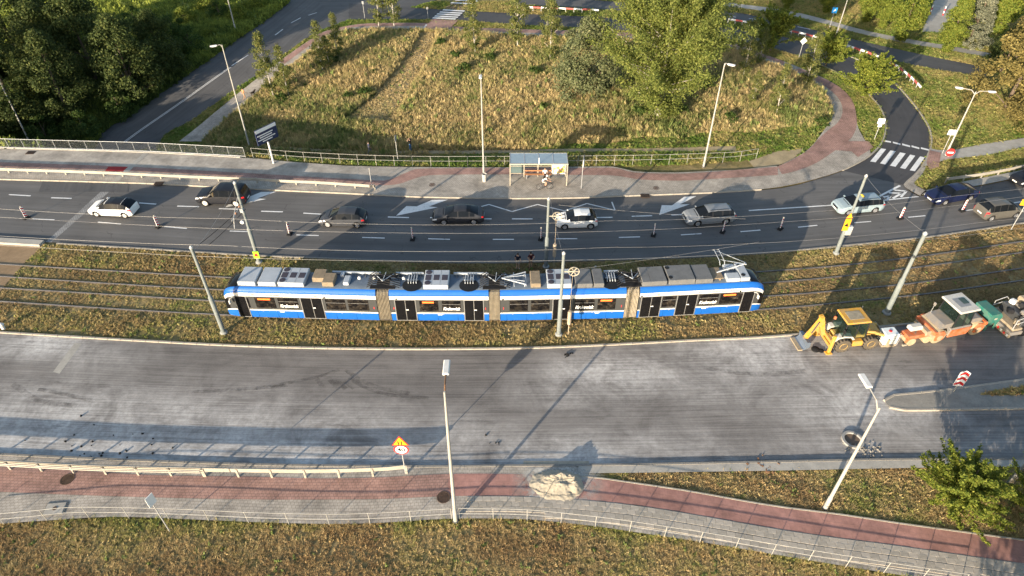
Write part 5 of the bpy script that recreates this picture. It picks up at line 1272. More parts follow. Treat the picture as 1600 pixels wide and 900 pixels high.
# ------------------------------------------------------------------ roadworks beacons
def beacon():
    t = thing('warning_beacon', '', 'beacon', group='striped roadworks beacons'); b = MB(); b.box((0,0,.05), (.62,.42,.10), bev=.03); b.box((0,0,.13), (.3,.3,.08), bev=.02); b.build('base', BLACK, t)
    MB().box((0,0,.72), (.26,.05,1.08), bev=.02).build('board', WHP, t)
    for s in (-1, 1):
        for i in range(4):
            z = .30+i*.26
            MB().prism([(-.125,z),(.125,z-.10 if s < 0 else z+.10),(.125,z+.03 if s < 0 else z+.23),(-.125,z+.13)], s*.026, s*.033).build('stripe', REDP, t)
    MB().lathe([(.05,0),(.07,.03),(.07,.08),(.03,.1)], 8, c=(0,0,1.255)).build('lamp', CREAM, t)
    return t
bc0 = None
for px, rz, lab in [((42,341),1.0,'leftmost striped beacon on the far road'),((248,355),1.15,'striped beacon right of the white car with a black roof'),((453,366),1.35,'striped beacon in front of the dark grey hatchback'),((645,374),1.5,'striped beacon between the dark grey hatchback and the dark saloon'),((845,374),1.35,'striped beacon just left of the tram pole in mid road'),((1021,368),1.2,'striped beacon between the white striped car and the grey estate'),((1129,363),1.0,'striped beacon beside the rear of the grey estate car'),((1219,358),.8,'striped beacon between the grey estate and the pale taxi'),((1406,342),.35,'striped beacon right of the pale taxi'),((1503,330),.35,'striped beacon beside the dark blue saloon')]:
    p = G(*px)
    if bc0 is None: bc0 = beacon(); bc0['label'] = lab; bc0.location = p; bc0.rotation_euler.z = rz
    else: dup(bc0, lab, p, rz)
    PAVED  # beacons stand on the lane line
# ------------------------------------------------------------------ bus shelter
A = G(797,290,.12); B_ = G(885,290,.12); sx = B_-A; L_ = sx.length; an = math.atan2(sx.y, sx.x)
t = thing('bus_shelter', 'glass-roofed white bus shelter with a bench and a poster', 'bus shelter', (A.x, A.y, .125), an)
h = 2.55; D = 1.75
for x in (0, L_): MB().box((x, 0, h/2), (.09,.09,h)).build('post', CREAM, t)
for i in range(5): MB().box((L_*i/4, D, h/2-.08), (.09,.09,h-.16)).build('post', CREAM, t)
for i in range(4):
    MB().box((L_*(i+.5)/4, D/2, h+.03), (L_/4-.05, D+.35, .03)).build('roof_pane', M_('roof_glass', (.26,.33,.37), .15, 0, .5, .15, 2), t)
for i in range(5): MB().box((L_*i/4, D/2, h+.03), (.06, D+.4, .07)).build('roof_bar', STEEL, t)
MB().box((L_/2, -.18, h), (L_+.1,.06,.12)).build('roof_edge', CREAM, t); MB().box((L_/2, D+.18, h), (L_+.1,.06,.12)).build('roof_edge', CREAM, t)
for z in (.35, 1.2): MB().box((L_*.5, D, z), (L_-.1,.04,.05)).build('back_bar', CREAM, t)
for i in range(3): MB().box((L_*(i+.5)/4, D+.02, 1.35), (L_/4-.12,.012,1.9)).build('back_pane', M_('clear_pane', (.10,.14,.14), .08, 0, .5, .2, 2), t) if i == 0 else None
po = MB().box((L_*.875, D-.05, 1.3), (L_/4-.1,.10,2.0), bev=.02).build('poster_case', WHITE, t)
qp = NT('poster_print'); qp.set(.4); tc = qp.n('ShaderNodeTexCoord').outputs['Object']; vor = qp.n('ShaderNodeTexVoronoi'); vor.inputs['Scale'].default_value = 2.6; qp.l(tc, vor.inputs['Vector'])
nn = qp.noise(tc, 1.8, 3); qp.col(qp.mix(qp.ramp(nn, [(.42,0.0),(.5,1.0)]), (.75,.76,.70), qp.ramp(vor.outputs['Distance'], [(0,(.12,.45,.05)),(.35,(.65,.50,.06)),(.6,(.72,.28,.08)),(.9,(.75,.7,.6))])))
MB().box((L_*.875, D-.108, 1.32), (L_/4-.26,.012,1.75)).build('poster', qp.mat, po)
for z, y in ((.45,1.35),(.45,1.5),(.75,1.62)): MB().box((L_*.5, y, z), (L_*.48,.12,.04) if z < .6 else (L_*.48,.04,.12)).build('bench_slat', M_('bench_wood', (.36,.17,.08), .7), t)
for x in (.3,.7): MB().box((L_*x, 1.42, .22), (.05,.3,.44)).build('bench_leg', STEEL, t)
MB().box((L_*.5, -.2, h+.38), (.06,.03,.7)).build('stop_flag', WHP, t)
# litter bin, manholes, drains, rings
b = G(757,283,.12); t = thing('litter_bin', 'small round grey litter bin at the foot of the lamp by the bus stop', 'bin', b); MB().lathe([(.20,0),(.24,.75),(.26,.78),(.26,.85),(.2,.85),(.18,.55),(0,.55)], 16).build('drum', M_('bin_grey', (.42,.40,.36), .8), t); MB().lathe([(.18,.56),(0,.57)], 16).build('liner', BLACK, t)
IRON = M_('cast_iron', (.11,.075,.055), .8, .4, .4, .4, 6)
def cover(px, r, lab, z=.105, sq=False):
    p = G(px[0], px[1], z); t = thing('manhole_cover', lab, 'manhole cover', (p.x, p.y, z), 0, 'manhole and drain covers')
    if sq: MB().box((0,0,.008), (r*2,r*1.5,.03), bev=.008).build('plate', IRON, t); [MB().box((r*.25*i,0,.027), (r*.08,r*1.2,.012)).build('bar', BLACK, t) for i in range(-3,4)]
    else: MB().lathe([(r,0),(r,.025),(r*.86,.025),(r*.84,.012),(0,.014)], 20).build('ring', IRON, t); [MB().box((0,r*.2*i,.02), (r*1.2,r*.07,.012)).build('rib', IRON, t) for i in range(-3,4)]
for px, r, lab, sq in [((693,777),.42,'dark round manhole cover on the cycle path by the tall lamp',0),((105,749),.42,'round manhole cover on the near cycle path at left',0),((675,289),.32,'round manhole cover on the far pavement left of the stop',0),((1025,294),.32,'round manhole cover on the far pavement right of the stop',0)]: cover(px, r, lab)
for px, lab in [((48,238.5),'square drain cover on the bridge pavement'),((1008,306),'rusty drain grate in the far kerb'),((248,287),'rusty drain grate at the far kerb left of the off-roader')]: cover(px, .45, lab, .13, True)
p = G(86,795,.11); t = thing('access_hatch', 'square concrete access hatch with a round lid in the near footway', 'hatch', p, .1); MB().box((0,0,.012), (1.25,.9,.03), bev=.01).build('frame', M_('hatch_rim', (.20,.19,.17), .9), t); MB().box((0,0,.03), (1.1,.76,.03), bev=.01).build('slab', MAT['concrete'], t); MB().lathe([(.13,0),(.13,.02),(0,.022)], 14, c=(0,0,.045)).build('lid', IRON, t)
p = G(1332,688,0); t = thing('concrete_ring', 'grey concrete manhole ring lying on the milled road', 'concrete ring', p); MB().lathe([(.52,0),(.72,0),(.72,.10),(.70,.13),(.54,.13),(.52,.10),(.52,0)], 28).build('ring', M_('ring_concrete', (.27,.265,.25), .95, 0, .3, .25, 3), t, 40); MB().lathe([(.50,.0),(.50,.012),(0,.014)], 20).build('hole_lid', M_('hole_soil', (.15,.11,.08), 1), t)
# rubble round the ring, sand heap
def rubble(name, lab, c, n, spread, s, mat):
    q = MB()
    for i in range(n):
        a, r_ = random.random()*6.28, spread*abs(random.gauss(0,.5)); k = s*random.uniform(.4,1.3); Mx = Matrix.Rotation(random.random()*6, 3, 'Z') @ Matrix.Rotation(random.uniform(-.6,.6), 3, 'X')
        q.box((c.x+r_*math.cos(a)*1.4, c.y+r_*math.sin(a), k*.3), (k, k*random.uniform(.5,1), k*.7), M=Mx, taper=.7)
    return tag(q.build(name, mat), lab, 'rubble', None, 'stuff')
rubble('loose_rubble', 'broken stones scattered below the concrete ring', G(1350,702), 70, 1.1, .12, MAT['kerb_dark']); rubble('loose_rubble', 'few dark asphalt lumps on the milled road', G(887,555), 9, .35, .16, BLACK); rubble('loose_rubble', 'asphalt crumbs on the milled road beside the tall lamp', G(778,693), 8, .5, .10, BLACK)
rubble('loose_rubble', 'broken asphalt crumbs along the near kerb at left', G(140,716), 60, 3.2, .12, BLACK); rubble('loose_rubble', 'asphalt lumps in the gutter at the island side', G(1200,733), 40, 1.6, .16, RUST)
SAND = simple('sand', (.36,.32,.25), 1, 0, .1, .3, 2.5)
def heap():
    c = G(874,760,.1); n = 64; vs = []; fs = []; X = np.linspace(-2.2,2.0,n); Y = np.linspace(-1.5,1.9,n)
    for j in range(n):
        for i in range(n):
            x, y = X[i], Y[j]; a = np.array([x]); b = np.array([y])
            e = math.hypot((x+.1)/1.75, (y-.1)/1.25)+.35*(fnoise(a*3+9, b*3, 2.2)[0]-.5)
            h_ = max(0, 1-e)**1.1*.55; h_ += .34*max(0, 1-math.hypot((x-.1)/1.2, (y-.55)/.42)); h_ += .30*max(0, 1-math.hypot((x-1.0)/.5, (y-.1)/.8))
            h_ *= .72+.6*fnoise(a*4+3, b*4, 1.3)[0]; h_ += .07*(fnoise(a*11, b*11, 1.4)[0]-.4)*(1 if h_ > .03 else 0)
            vs.append((c.x+x, c.y+y, .085+h_ if h_ > .0 else .06))
    for j in range(n-1):
        for i in range(n-1): a = j*n+i; fs.append((a, a+1, a+n+1, a+n))
    q = MB(); q.add(vs, fs); o = q.build('sand_heap', SAND, None, 25); tag(o, 'pale sand heap spilled across the near cycle path', 'sand heap')
heap()
p = G(6,514,0); t = thing('white_marker', 'small white marker at the kerb on the left edge', 'marker', p); MB().lathe([(.14,0),(.14,.25),(.2,.45),(.1,.6),(0,.62)], 10).build('cap', WHITE, t)
for i, (px, lab) in enumerate([((1406,52),'x')][:0]): pass
for px, lab in [((1453,22),'left of the two red and white bollards by the driveway'),((1473,24),'right of the two red and white bollards by the driveway')]:
    p = T(*px); t = thing('striped_bollard', lab, 'bollard', p); 
    for i in range(4): MB().tube([(0,0,i*.35),(0,0,i*.35+.35)], .09, 8).build('band', REDP if i % 2 == 0 else WHP, t)
# footway slabs
SL = [MB().box((0,0,0), (.485,.335,.06), bev=.008).mesh('slab', simple('slab_stone_%d' % i, c, .9, 0, .3, .25, 4)) for i, c in enumerate([(.36,.325,.275),(.315,.285,.24),(.385,.345,.29)])]
cells = []
x = G(735,790).x
while x < 44:
    yb, yt = L_P3(x)+.22, L_P2(x)-.06; an = L_P2.ang(x); r_ = 0; y = yt-.17
    while y > yb+.1:
        cells.append((x+(.25 if r_ % 2 else 0), y+(0), an)); y -= .35/math.cos(an); r_ += 1
    x += .5*math.cos(an)
def vis(c):
    d = c[1]*CP+CAM_H*SP; return abs(c[0])/d < .752 and (CAM_H*CP-c[1]*SP)/d < .425
cells = [c for c in cells if vis(c)]
random.shuffle(cells); order = sorted(cells, key=lambda c: c[1])
ex = MB()
for i, (x, y, an) in enumerate(order):
    z = .098+random.uniform(-.004,.006)
    if i < 300:
        o = link('slab', random.choice(SL), near_pave); o.location = (x, y, z); o.rotation_euler = (random.uniform(-.01,.01), random.uniform(-.01,.01), an)
    else: ex.box((x, y, z), (.485,.335,.06), rz=an)
if ex.v: o = ex.build('slab_field', SL[1].materials[0], near_pave); o['kind'] = 'stuff'
# tyre marks on the milled road
TY = NT('tyre_mark'); TY.set(.95, 0, .2); TY.col(TY.ramp(TY.noise(TY.pos(), 3, 4), [(.3,(.06,.056,.053)),(.7,(.12,.11,.105))]))
bsd = TY.n('ShaderNodeBsdfTransparent'); mx = TY.n('ShaderNodeMixShader'); TY.l(TY.ramp(TY.noise(TY.pos(), 1.6, 5, .7), [(.40,0.0),(.66,.42)]), mx.inputs[0]); TY.l(bsd.outputs[0], mx.inputs[1]); TY.l(TY.b.outputs[0], mx.inputs[2]); TY.l(mx.outputs[0], TY.t.nodes['Material Output'].inputs[0])
MAT['tyre'] = TY.mat
for pts, w_ in [([(400,607),(450,598),(500,588),(530,577)],.3),([(540,577),(560,592),(590,605),(640,615)],.35),([(545,590),(570,605),(610,617),(670,622)],.3),([(300,612),(380,608),(450,602)],.3),([(515,593),(530,608)],.35),([(525,593),(540,608)],.35),([(495,592),(505,605)],.35),([(538,595),(553,607)],.3),([(1100,575),(1180,585),(1260,580)],.4),([(20,600),(60,625),(120,635)],.4),([(60,608),(110,618),(150,628)],.3)]:
    ln = resample(smooth_line([G(*p) for p in pts], .3), 16)
    A_, B2 = [], []
    for i, p in enumerate(ln):
        d = (ln[min(i+1,15)]-ln[max(i-1,0)]).normalized(); n_ = Vector((-d.y, d.x, 0))*w_/2; A_.append(p-n_); B2.append(p+n_)
    o = sheet('tyre_mark', A_, B2, 'tyre', 0, 1, False, flat=.004, kind=None); o.parent = near_road
poly_sheet('concrete_patch', [(83,581),(93,584),(128,537),(117,535)], 'concrete', .005, near_road, False)

PW = NT('sand_powder'); PW.set(1, 0, .1); PW.col(PW.ramp(PW.noise(PW.pos(), 3, 4), [(.3,(.40,.38,.34)),(.7,(.52,.50,.45))]))
pc = G(872,752,0); sb_ = PW.n('ShaderNodeVectorMath', operation='SUBTRACT'); PW.l(PW.pos(), sb_.inputs[0]); sb_.inputs[1].default_value = pc
ln_ = PW.n('ShaderNodeVectorMath', operation='LENGTH'); PW.l(sb_.outputs[0], ln_.inputs[0]); mr = PW.n('ShaderNodeMapRange', interpolation_type='SMOOTHSTEP'); mr.inputs['From Min'].default_value = 3.4; mr.inputs['From Max'].default_value = 1.2; PW.l(ln_.outputs['Value'], mr.inputs['Value'])
mk = PW.math('MULTIPLY', mr.outputs[0], PW.ramp(PW.noise(PW.pos(), 1.8, 6, .75), [(.36,.0),(.6,1.0)]), True)
tb_ = PW.n('ShaderNodeBsdfTransparent'); mx = PW.n('ShaderNodeMixShader'); PW.l(mk, mx.inputs[0]); PW.l(tb_.outputs[0], mx.inputs[1]); PW.l(PW.b.outputs[0], mx.inputs[2]); PW.l(mx.outputs[0], PW.t.nodes['Material Output'].inputs[0])
poly_sheet('sand_dust', [(800,741),(800,790),(950,800),(950,745),(900,732),(820,732)], PW.mat, .114, near_pave, False)
# ------------------------------------------------------------------ cars
GLASS = M_('car_glass', (.008,.010,.013), .03, 0, .13, .2, 2); TYRE = M_('tyre_rubber', (.02,.02,.021), .85, 0, .3, .25, 5); TRIM = M_('black_trim', (.02,.02,.022), .5, 0, .4, .2, 4)
RIM = M_('alloy', (.45,.45,.46), .3, .8, .5, .15, 4); HEADL = M_('headlamp', (.70,.72,.74), .12, .2, .5, .1, 4); TAILL = M_('tail_lamp', (.50,.015,.02), .2, 0, .5, .1, 4); PLATE = M_('number_plate', (.75,.75,.72), .5)
def car(name, label, paint, F, Rr, prof, belt, width, roofw, wr=.32, roof_mat=None, cab=None, bp=.08, rim=None, ride=.2):
    """F, Rr: ground points of the near front and rear wheels. prof: (x,z) silhouette, belt: (x,z); x measured from the mid wheelbase, + forward"""
    d = F-Rr; wb = d.length; an = math.atan2(d.y, d.x); nrm = Vector((-math.sin(an), math.cos(an), 0))
    if nrm.y < 0: nrm = -nrm
    c = (F+Rr)/2+nrm*(width/2-.12); t = thing(name, label, 'car', (c.x, c.y, 0), an, 'cars on the far road')
    k0 = wb/2.68; px_, pz_ = zip(*prof); bx_, bz_ = zip(*belt); px_ = [x*k0 for x in px_]; bx_ = [x*k0 for x in bx_]
    x0, x1 = px_[0], px_[-1]; axf, axr = wb/2, -wb/2; ar = wr+.055
    X = sorted(set([round(v, 3) for v in list(np.linspace(x0, x1, 46))+[axf+ar*math.cos(a) for a in np.linspace(0, math.pi, 11)]+[axr+ar*math.cos(a) for a in np.linspace(0, math.pi, 11)]+list(px_)+[x0+.06, x1-.06, x0+.14, x1-.14]+[v*k0 for v in cab]]))
    X = [x for i, x in enumerate(X) if i == 0 or x-X[i-1] > .012]
    rows = []
    for x in X:
        e = min(x-x0, x1-x); tp = 1-.20*max(0, 1-e/.55)**2.2
        w_ = width/2*tp; zt = float(np.interp(x, px_, pz_)); zb = min(float(np.interp(x, bx_, bz_)), zt-.03)
        bot = ride+.10*max(0, 1-e/.35)
        for ax in (axf, axr):
            if abs(x-ax) < ar: bot = max(bot, wr+math.sqrt(ar*ar-(x-ax)**2))
        g = min(1, max(0, (zt-zb-.05)/.38)); wt = w_*(.90*(1-g)+roofw*g)
        z1 = max(.48, bot+.02); z2 = max(zb-.14, z1+.02)
        rows.append([(x,w_*.93,bot),(x,w_,z1),(x,w_*.985,z2),(x,w_*.945,zb),(x,wt,zt-.055*(.4+.6*g)),(x,wt*.80,zt-.012),(x,wt*.4,zt),(x,0,zt+.006)])
    n = 8; full = [r+[(x, -y, z) for x, y, z in reversed(r[:-1])] for r in rows]; m = 15; vs = [v for r in full for v in r]
    parts = {}
    def put(k, f): parts.setdefault(k, []).append(f)
    ws0, ws1, rs0, rs1 = cab[0]*k0, cab[1]*k0, cab[2]*k0, cab[3]*k0       # cowl, roof front, roof rear, rear glass foot
    bpx = [v*k0 for v in cab[4:]]
    for i in range(len(X)-1):
        xm = (X[i]+X[i+1])/2; zt = float(np.interp(xm, px_, pz_)); zb = float(np.interp(xm, bx_, bz_))
        for j in range(m-1):
            f = (i*m+j, (i+1)*m+j, (i+1)*m+j+1, i*m+j+1); jj = min(j, m-2-j); side = 'l' if j < 7 else 'r'
            key = 'body'
            if jj == 3 and zt-zb > .22 and rs1-.05 < xm < ws0:
                key = 'side_window'+side
                if any(abs(xm-b) < bp/2 for b in bpx): key = 'pillar'+side
                if xm > ws1+(ws0-ws1)*.62 or xm < rs1+(rs0-rs1)*.35: key = 'body'
            elif jj >= 4 and ws1+.03 < xm < ws0-.05: key = 'windscreen' if jj > 4 or True else 'body'
            elif jj >= 4 and rs1+.04 < xm < rs0-.03: key = 'rear_window'
            elif jj >= 4 and rs0 <= xm <= ws1 and roof_mat: key = 'roof'
            elif jj in (2,) and xm > x1-.42 and xm < x1-.02: key = 'headlight'+side
            elif jj in (2,) and xm < x0+.26 and xm > x0: key = 'tail_light'+side
            elif jj == 0 and not any(abs(xm-a) < ar for a in (axf, axr)): key = 'sill'
            put(key, f)
    put('body', tuple(range(m))); put('body', tuple(range((len(X)-1)*m+m-1, (len(X)-1)*m-1, -1)))
    MM = {'body': paint, 'side_window': GLASS, 'pillar': TRIM, 'windscreen': GLASS, 'rear_window': GLASS, 'roof': roof_mat, 'headlight': HEADL, 'tail_light': TAILL, 'sill': paint}
    for k, fs in parts.items():
        base = k[:-1] if k[-1] in 'lr' and k[:-1] in MM else k
        used = sorted({i for f in fs for i in f}); mp = {o: i for i, o in enumerate(used)}
        mb = MB(); mb.add([vs[i] for i in used], [tuple(mp[i] for i in f) for f in fs]); mb.build(base, MM[base], t, 32)
    q = MB(); q.box(((x0+x1)/2, 0, .42), ((x1-x0)*.9, width*.80, .42)); q.build('underbody', TRIM, t)
    rm = rim or RIM
    for ax in (axf, axr):
        for s in (-1, 1):
            Mx = Matrix.Rotation(-s*math.pi/2, 3, 'X'); cc = (ax, s*(width/2-.115), wr)
            wv = MB().lathe([(wr*.62,-.10),(wr*.95,-.10),(wr,-.06),(wr,.07),(wr*.94,.105),(wr*.68,.11),(wr*.66,.08)], 22, M=Mx, c=cc).build('wheel', TYRE, t, 40)
            q = MB(); q.lathe([(wr*.67,.075),(wr*.62,.095),(wr*.58,.06),(0,.05)], 20, M=Mx, c=cc); q.build('rim', TRIM, wv)
            q = MB()
            for i in range(5):
                a = 2*math.pi*i/5; u = Vector((math.cos(a), math.sin(a), 0)); v_ = Vector((-math.sin(a), math.cos(a), 0))
                pts = [Mx @ (u*wr*.08+v_*.04+Vector((0,0,.09))), Mx @ (u*wr*.62+v_*.055+Vector((0,0,.095))), Mx @ (u*wr*.62-v_*.055+Vector((0,0,.095))), Mx @ (u*wr*.08-v_*.04+Vector((0,0,.09)))]
                q.add([p+Vector(cc) for p in pts], [(0,1,2,3)])
            q.lathe([(wr*.66,.088),(wr*.60,.100),(wr*.57,.09)], 20, M=Mx, c=cc); q.lathe([(wr*.14,.09),(wr*.12,.11),(0,.112)], 10, M=Mx, c=cc); q.build('spokes', rm, wv)
    for s in (-1, 1):
        q = MB(); q.box((ws0-.28, s*(width/2+.07), float(np.interp(ws0-.3, bx_, bz_))+.08), (.14,.20,.13), bev=.03); q.build('mirror', paint, t)
        q = MB(); 
        for b in ([bpx[0]-.18] if len(bpx) < 3 else [bpx[0]-.18, bpx[1]-.18]): q.box((b, s*(width/2-.008), float(np.interp(b, bx_, bz_))-.14), (.18,.03,.03))
        q.build('door_handle', paint, t)
    MB().box((x0-.008, 0, .62), (.02,.52,.11)).build('number_plate', PLATE, t); MB().box((x1+.008, 0, .45), (.02,.52,.11)).build('number_plate', PLATE, t)
    MB().box((x1+.002, 0, .60), (.02,width*.5,.14)).build('grille', TRIM, t)
    MB().box(((ws0+.06), 0, float(np.interp(ws0, px_, pz_))+.004), (.05,width*.62,.02)).build('wiper_cowl', TRIM, t)
    return t
HATCH = [(-2.05,.55),(-2.02,.85),(-1.95,1.0),(-1.55,1.36),(-1.25,1.44),(-.3,1.49),(.35,1.42),(1.15,.98),(1.6,.90),(2.0,.76),(2.12,.62),(2.16,.45)]; HB = [(-2.05,.9),(-1.5,.97),(0,.93),(1.2,.90),(2.16,.7)]; HC = [1.18,.30,-1.20,-1.98,.0,-.95]
SEDAN = [(-2.25,.55),(-2.23,.88),(-2.1,.98),(-1.85,1.02),(-1.05,1.36),(-.55,1.43),(.1,1.43),(.5,1.36),(1.35,.98),(1.9,.86),(2.2,.74),(2.34,.60),(2.38,.42)]; SB = [(-2.25,.9),(-1.3,.95),(0,.92),(1.3,.90),(2.38,.66)]; SCB = [1.33,.42,-.70,-1.80,.02,-.95]
WAGON = [(-2.30,.5),(-2.28,.9),(-2.2,1.02),(-1.92,1.36),(-1.6,1.45),(-.4,1.49),(.25,1.44),(.45,1.40),(1.30,.98),(1.9,.88),(2.2,.76),(2.32,.60),(2.36,.42)]; WB = [(-2.3,.92),(-1.4,.95),(0,.93),(1.3,.90),(2.36,.68)]; WC = [1.30,.40,-1.70,-2.22,.02,-.90,-1.55]
SUV = [(-2.2,.6),(-2.17,1.1),(-2.1,1.25),(-1.95,1.68),(-1.6,1.78),(-.3,1.80),(.2,1.76),(.95,1.22),(1.5,1.14),(1.95,1.05),(2.12,.85),(2.16,.55)]; SVB = [(-2.2,1.12),(-1.3,1.13),(0,1.12),(.95,1.10),(2.16,.92)]; SVC = [.98,.20,-1.82,-2.12,-.05,-.95,-1.45]
MPV = [(-2.1,.55),(-2.08,1.0),(-1.98,1.2),(-1.72,1.58),(-1.4,1.66),(-.2,1.68),(.4,1.60),(1.35,1.06),(1.7,.96),(2.05,.78),(2.18,.62),(2.2,.44)]; MVB = [(-2.1,1.02),(-1.2,1.03),(0,1.0),(1.3,.96),(2.2,.72)]; MVC = [1.36,.36,-1.5,-2.02,.05,-.85,-1.45]
def paint(n, c, metal=.0, rough=.6): return M_(n, c, .6, metal*.3, .4, .10, 1.0, coat=.35)
car('hatchback','white hatchback with a black roof driving over the road joint at left',paint('paint_white',(.68,.68,.66),0),G(153,338.5),G(197,340.5),HATCH,HB,1.76,.70,.31,paint('paint_black',(.014,.014,.016),.2),HC)
suv = car('off_roader','black boxy off-roader in the lane next to the crash barrier',paint('paint_black2',(.010,.011,.015),.0),G(322.5,322),G(370.5,323),SUV,SVB,1.95,.80,.38,None,SVC,rim=M_('alloy_pale',(.62,.60,.55),.35,.5),ride=.3)
car('hatchback','dark grey hatchback behind the black off-roader',paint('paint_graphite',(.045,.048,.055),.2),G(513,355),G(559,356),HATCH,HB,1.8,.70,.33,None,HC)
car('fastback_car','dark grey low fastback saloon in the middle of the queue',paint('paint_dark',(.028,.029,.034),.2),G(694,351.5),G(740.5,351),SEDAN,SB,1.85,.66,.33,None,SCB)
cw = car('hatchback','small white hatchback with dark bonnet stripes',paint('paint_white',(.68,.68,.66),0),G(882,358.5),G(922.5,357.5),HATCH,HB,1.72,.68,.31,None,HC)
for y in (-.28, .28):
    k = 2.45/2.68; MB().tube([(1.22*k,y,1.0),(1.6*k,y*.95,.925),(1.95*k,y*.9,.80)], .01, 4).build('stripe_edge', TRIM, cw) if False else None
    q = MB(); q.add([(1.22*k,y-.06,.985),(1.22*k,y+.06,.985),(1.6*k,y+.055,.911),(1.6*k,y-.055,.911),(1.98*k,y+.05,.782),(1.98*k,y-.05,.782)], [(0,1,2,3),(3,2,4,5)]); q.build('bonnet_stripe', TRIM, cw)
ew = car('estate_car','silver grey estate car in the lane with the arrows',paint('paint_grey',(.20,.215,.23),.4),G(1089,353.5),G(1133,350),WAGON,WB,1.84,.68,.33,None,WC)
tx = car('taxi','pale green-blue estate taxi with a small roof sign',paint('paint_mint',(.26,.33,.36),.2),G(1324,336),G(1365,332.5),WAGON,WB,1.80,.68,.32,None,WC)
MB().box((-.1,0,1.56), (.2,.42,.12), bev=.03).build('taxi_sign', M_('taxi_sign', (.75,.5,.06), .5), tx)
for c_ in (ew, tx):
    for s in (-1, 1): MB().tube([(.3,s*.56,1.45),(.2,s*.56,1.51),(-1.4,s*.56,1.50),(-1.5,s*.56,1.44)], .02, 5).build('roof_bar', TRIM, c_)
car('saloon_car','dark blue saloon turning in beside the crash barrier at right',paint('paint_navy',(.008,.013,.045),.2),G(1474,320.5),G(1513.5,313.5),SEDAN,SB,1.82,.66,.33,None,SCB)
# the brown people carrier drives the other way
def car_r(*a, **k): return car(*a, **k)
mv = car('people_carrier','grey-brown people carrier with tall red tail lights at right',paint('paint_brown',(.10,.094,.082),.3),G(1584,340.5),G(1546,345.5),MPV,MVB,1.85,.74,.33,None,MVC)
car('saloon_car','dark car cut off by the right edge of the picture',paint('paint_black2',(.010,.011,.015),.0),G(1609,292),G(1652,284),SEDAN,SB,1.82,.66,.33,None,SCB)
# white van-like cars on the far road
vp = T(893,9); 

# ------------------------------------------------------------------ machines
MY = dirty('machine_yellow', (.60,.30,.02), amt=.6); MYD = M_('machine_yellow_dirty', (.50,.33,.10), .8, 0, .4, .35, 4); MO = dirty('machine_orange', (.52,.10,.015), amt=.6); MG = dirty('machine_grey', (.18,.18,.18), amt=.6)
MGL = M_('cab_glass', (.02,.035,.03), .06, 0, .4, .25, 1.5); _q = MGL.node_tree; _tr = _q.nodes.new('ShaderNodeBsdfTransparent'); _tr.inputs[0].default_value = (.72,.85,.80,1); _mx = _q.nodes.new('ShaderNodeMixShader'); _mx.inputs[0].default_value = .38; _q.links.new(_tr.outputs[0], _mx.inputs[1]); _q.links.new(_q.nodes['Principled BSDF'].outputs[0], _mx.inputs[2]); _q.links.new(_mx.outputs[0], _q.nodes['Material Output'].inputs[0]); MW = dirty('machine_white', (.55,.54,.50), amt=.4); MT = dirty('machine_teal', (.012,.15,.12), amt=.25); DUST = M_('dusty_steel', (.33,.27,.19), .9, .1, .3, .35, 5); DRUMM = M_('drum_steel', (.42,.34,.22), .8, .2, .4, .3, 3)
def big_wheel(t, c, r, w_, s=-1):
    Mx = Matrix.Rotation(-s*math.pi/2, 3, 'X')
    wv = MB().lathe([(r*.5,-w_/2),(r*.92,-w_/2),(r,-w_*.32),(r,w_*.32),(r*.92,w_/2),(r*.5,w_/2)], 24, M=Mx, c=c).build('wheel', M_('dusty_tyre', (.10,.085,.065), .95, 0, .3, .3, 5), t, 40)
    MB().lathe([(r*.52,w_/2-.02),(r*.48,w_/2+.02),(r*.40,w_*.3),(r*.15,w_*.28),(0,w_*.36)], 18, M=Mx, c=c).build('rim', MYD, wv)
    q = MB()
    for i in range(16):
        a = 2*math.pi*i/16; q.box((c[0]+r*math.cos(a), c[1], c[2]+r*math.sin(a)), (.05, w_*.9, .09), M=Matrix.Rotation(-a, 3, 'Y'))
    q.build('tread', BLACK, wv)
def cabin(t, x0, x1, w_, z0, z1, roof, rm, inset=.1, fr=None, roof_th=.16, over=.12):
    fr = fr or TRIM
    q = MB(); q.add([(x0,-w_/2,z0),(x1,-w_/2,z0),(x1,w_/2,z0),(x0,w_/2,z0),(x0+inset,-w_/2+inset*.8,z1),(x1-inset,-w_/2+inset*.8,z1),(x1-inset,w_/2-inset*.8,z1),(x0+inset,w_/2-inset*.8,z1)], [(0,1,5,4),(1,2,6,5),(2,3,7,6),(3,0,4,7),(4,5,6,7)]); q.build('cab_glass', MGL, t)
    for (a, b) in ((0,4),(1,5),(2,6),(3,7)): MB().tube([q.v[a], q.v[b]], .045, 6).build('cab_pillar', fr, t)
    xm = (x0+x1)/2; MB().tube([(xm+.1,-w_/2-.01,z0),(xm+.1,-w_/2+inset*.8-.01,z1)], .035, 6).build('cab_pillar', fr, t)
    MB().box((xm, 0, z1+roof_th/2), (x1-x0-inset*2+over*2, w_-inset*1.6+over*2, roof_th), bev=.06).build('cab_roof', rm, t)
    if roof: MB().box((xm, 0, z1+roof_th+.008), ((x1-x0)*.6, w_*.55, .02), bev=.005).build('roof_panel', roof, t)
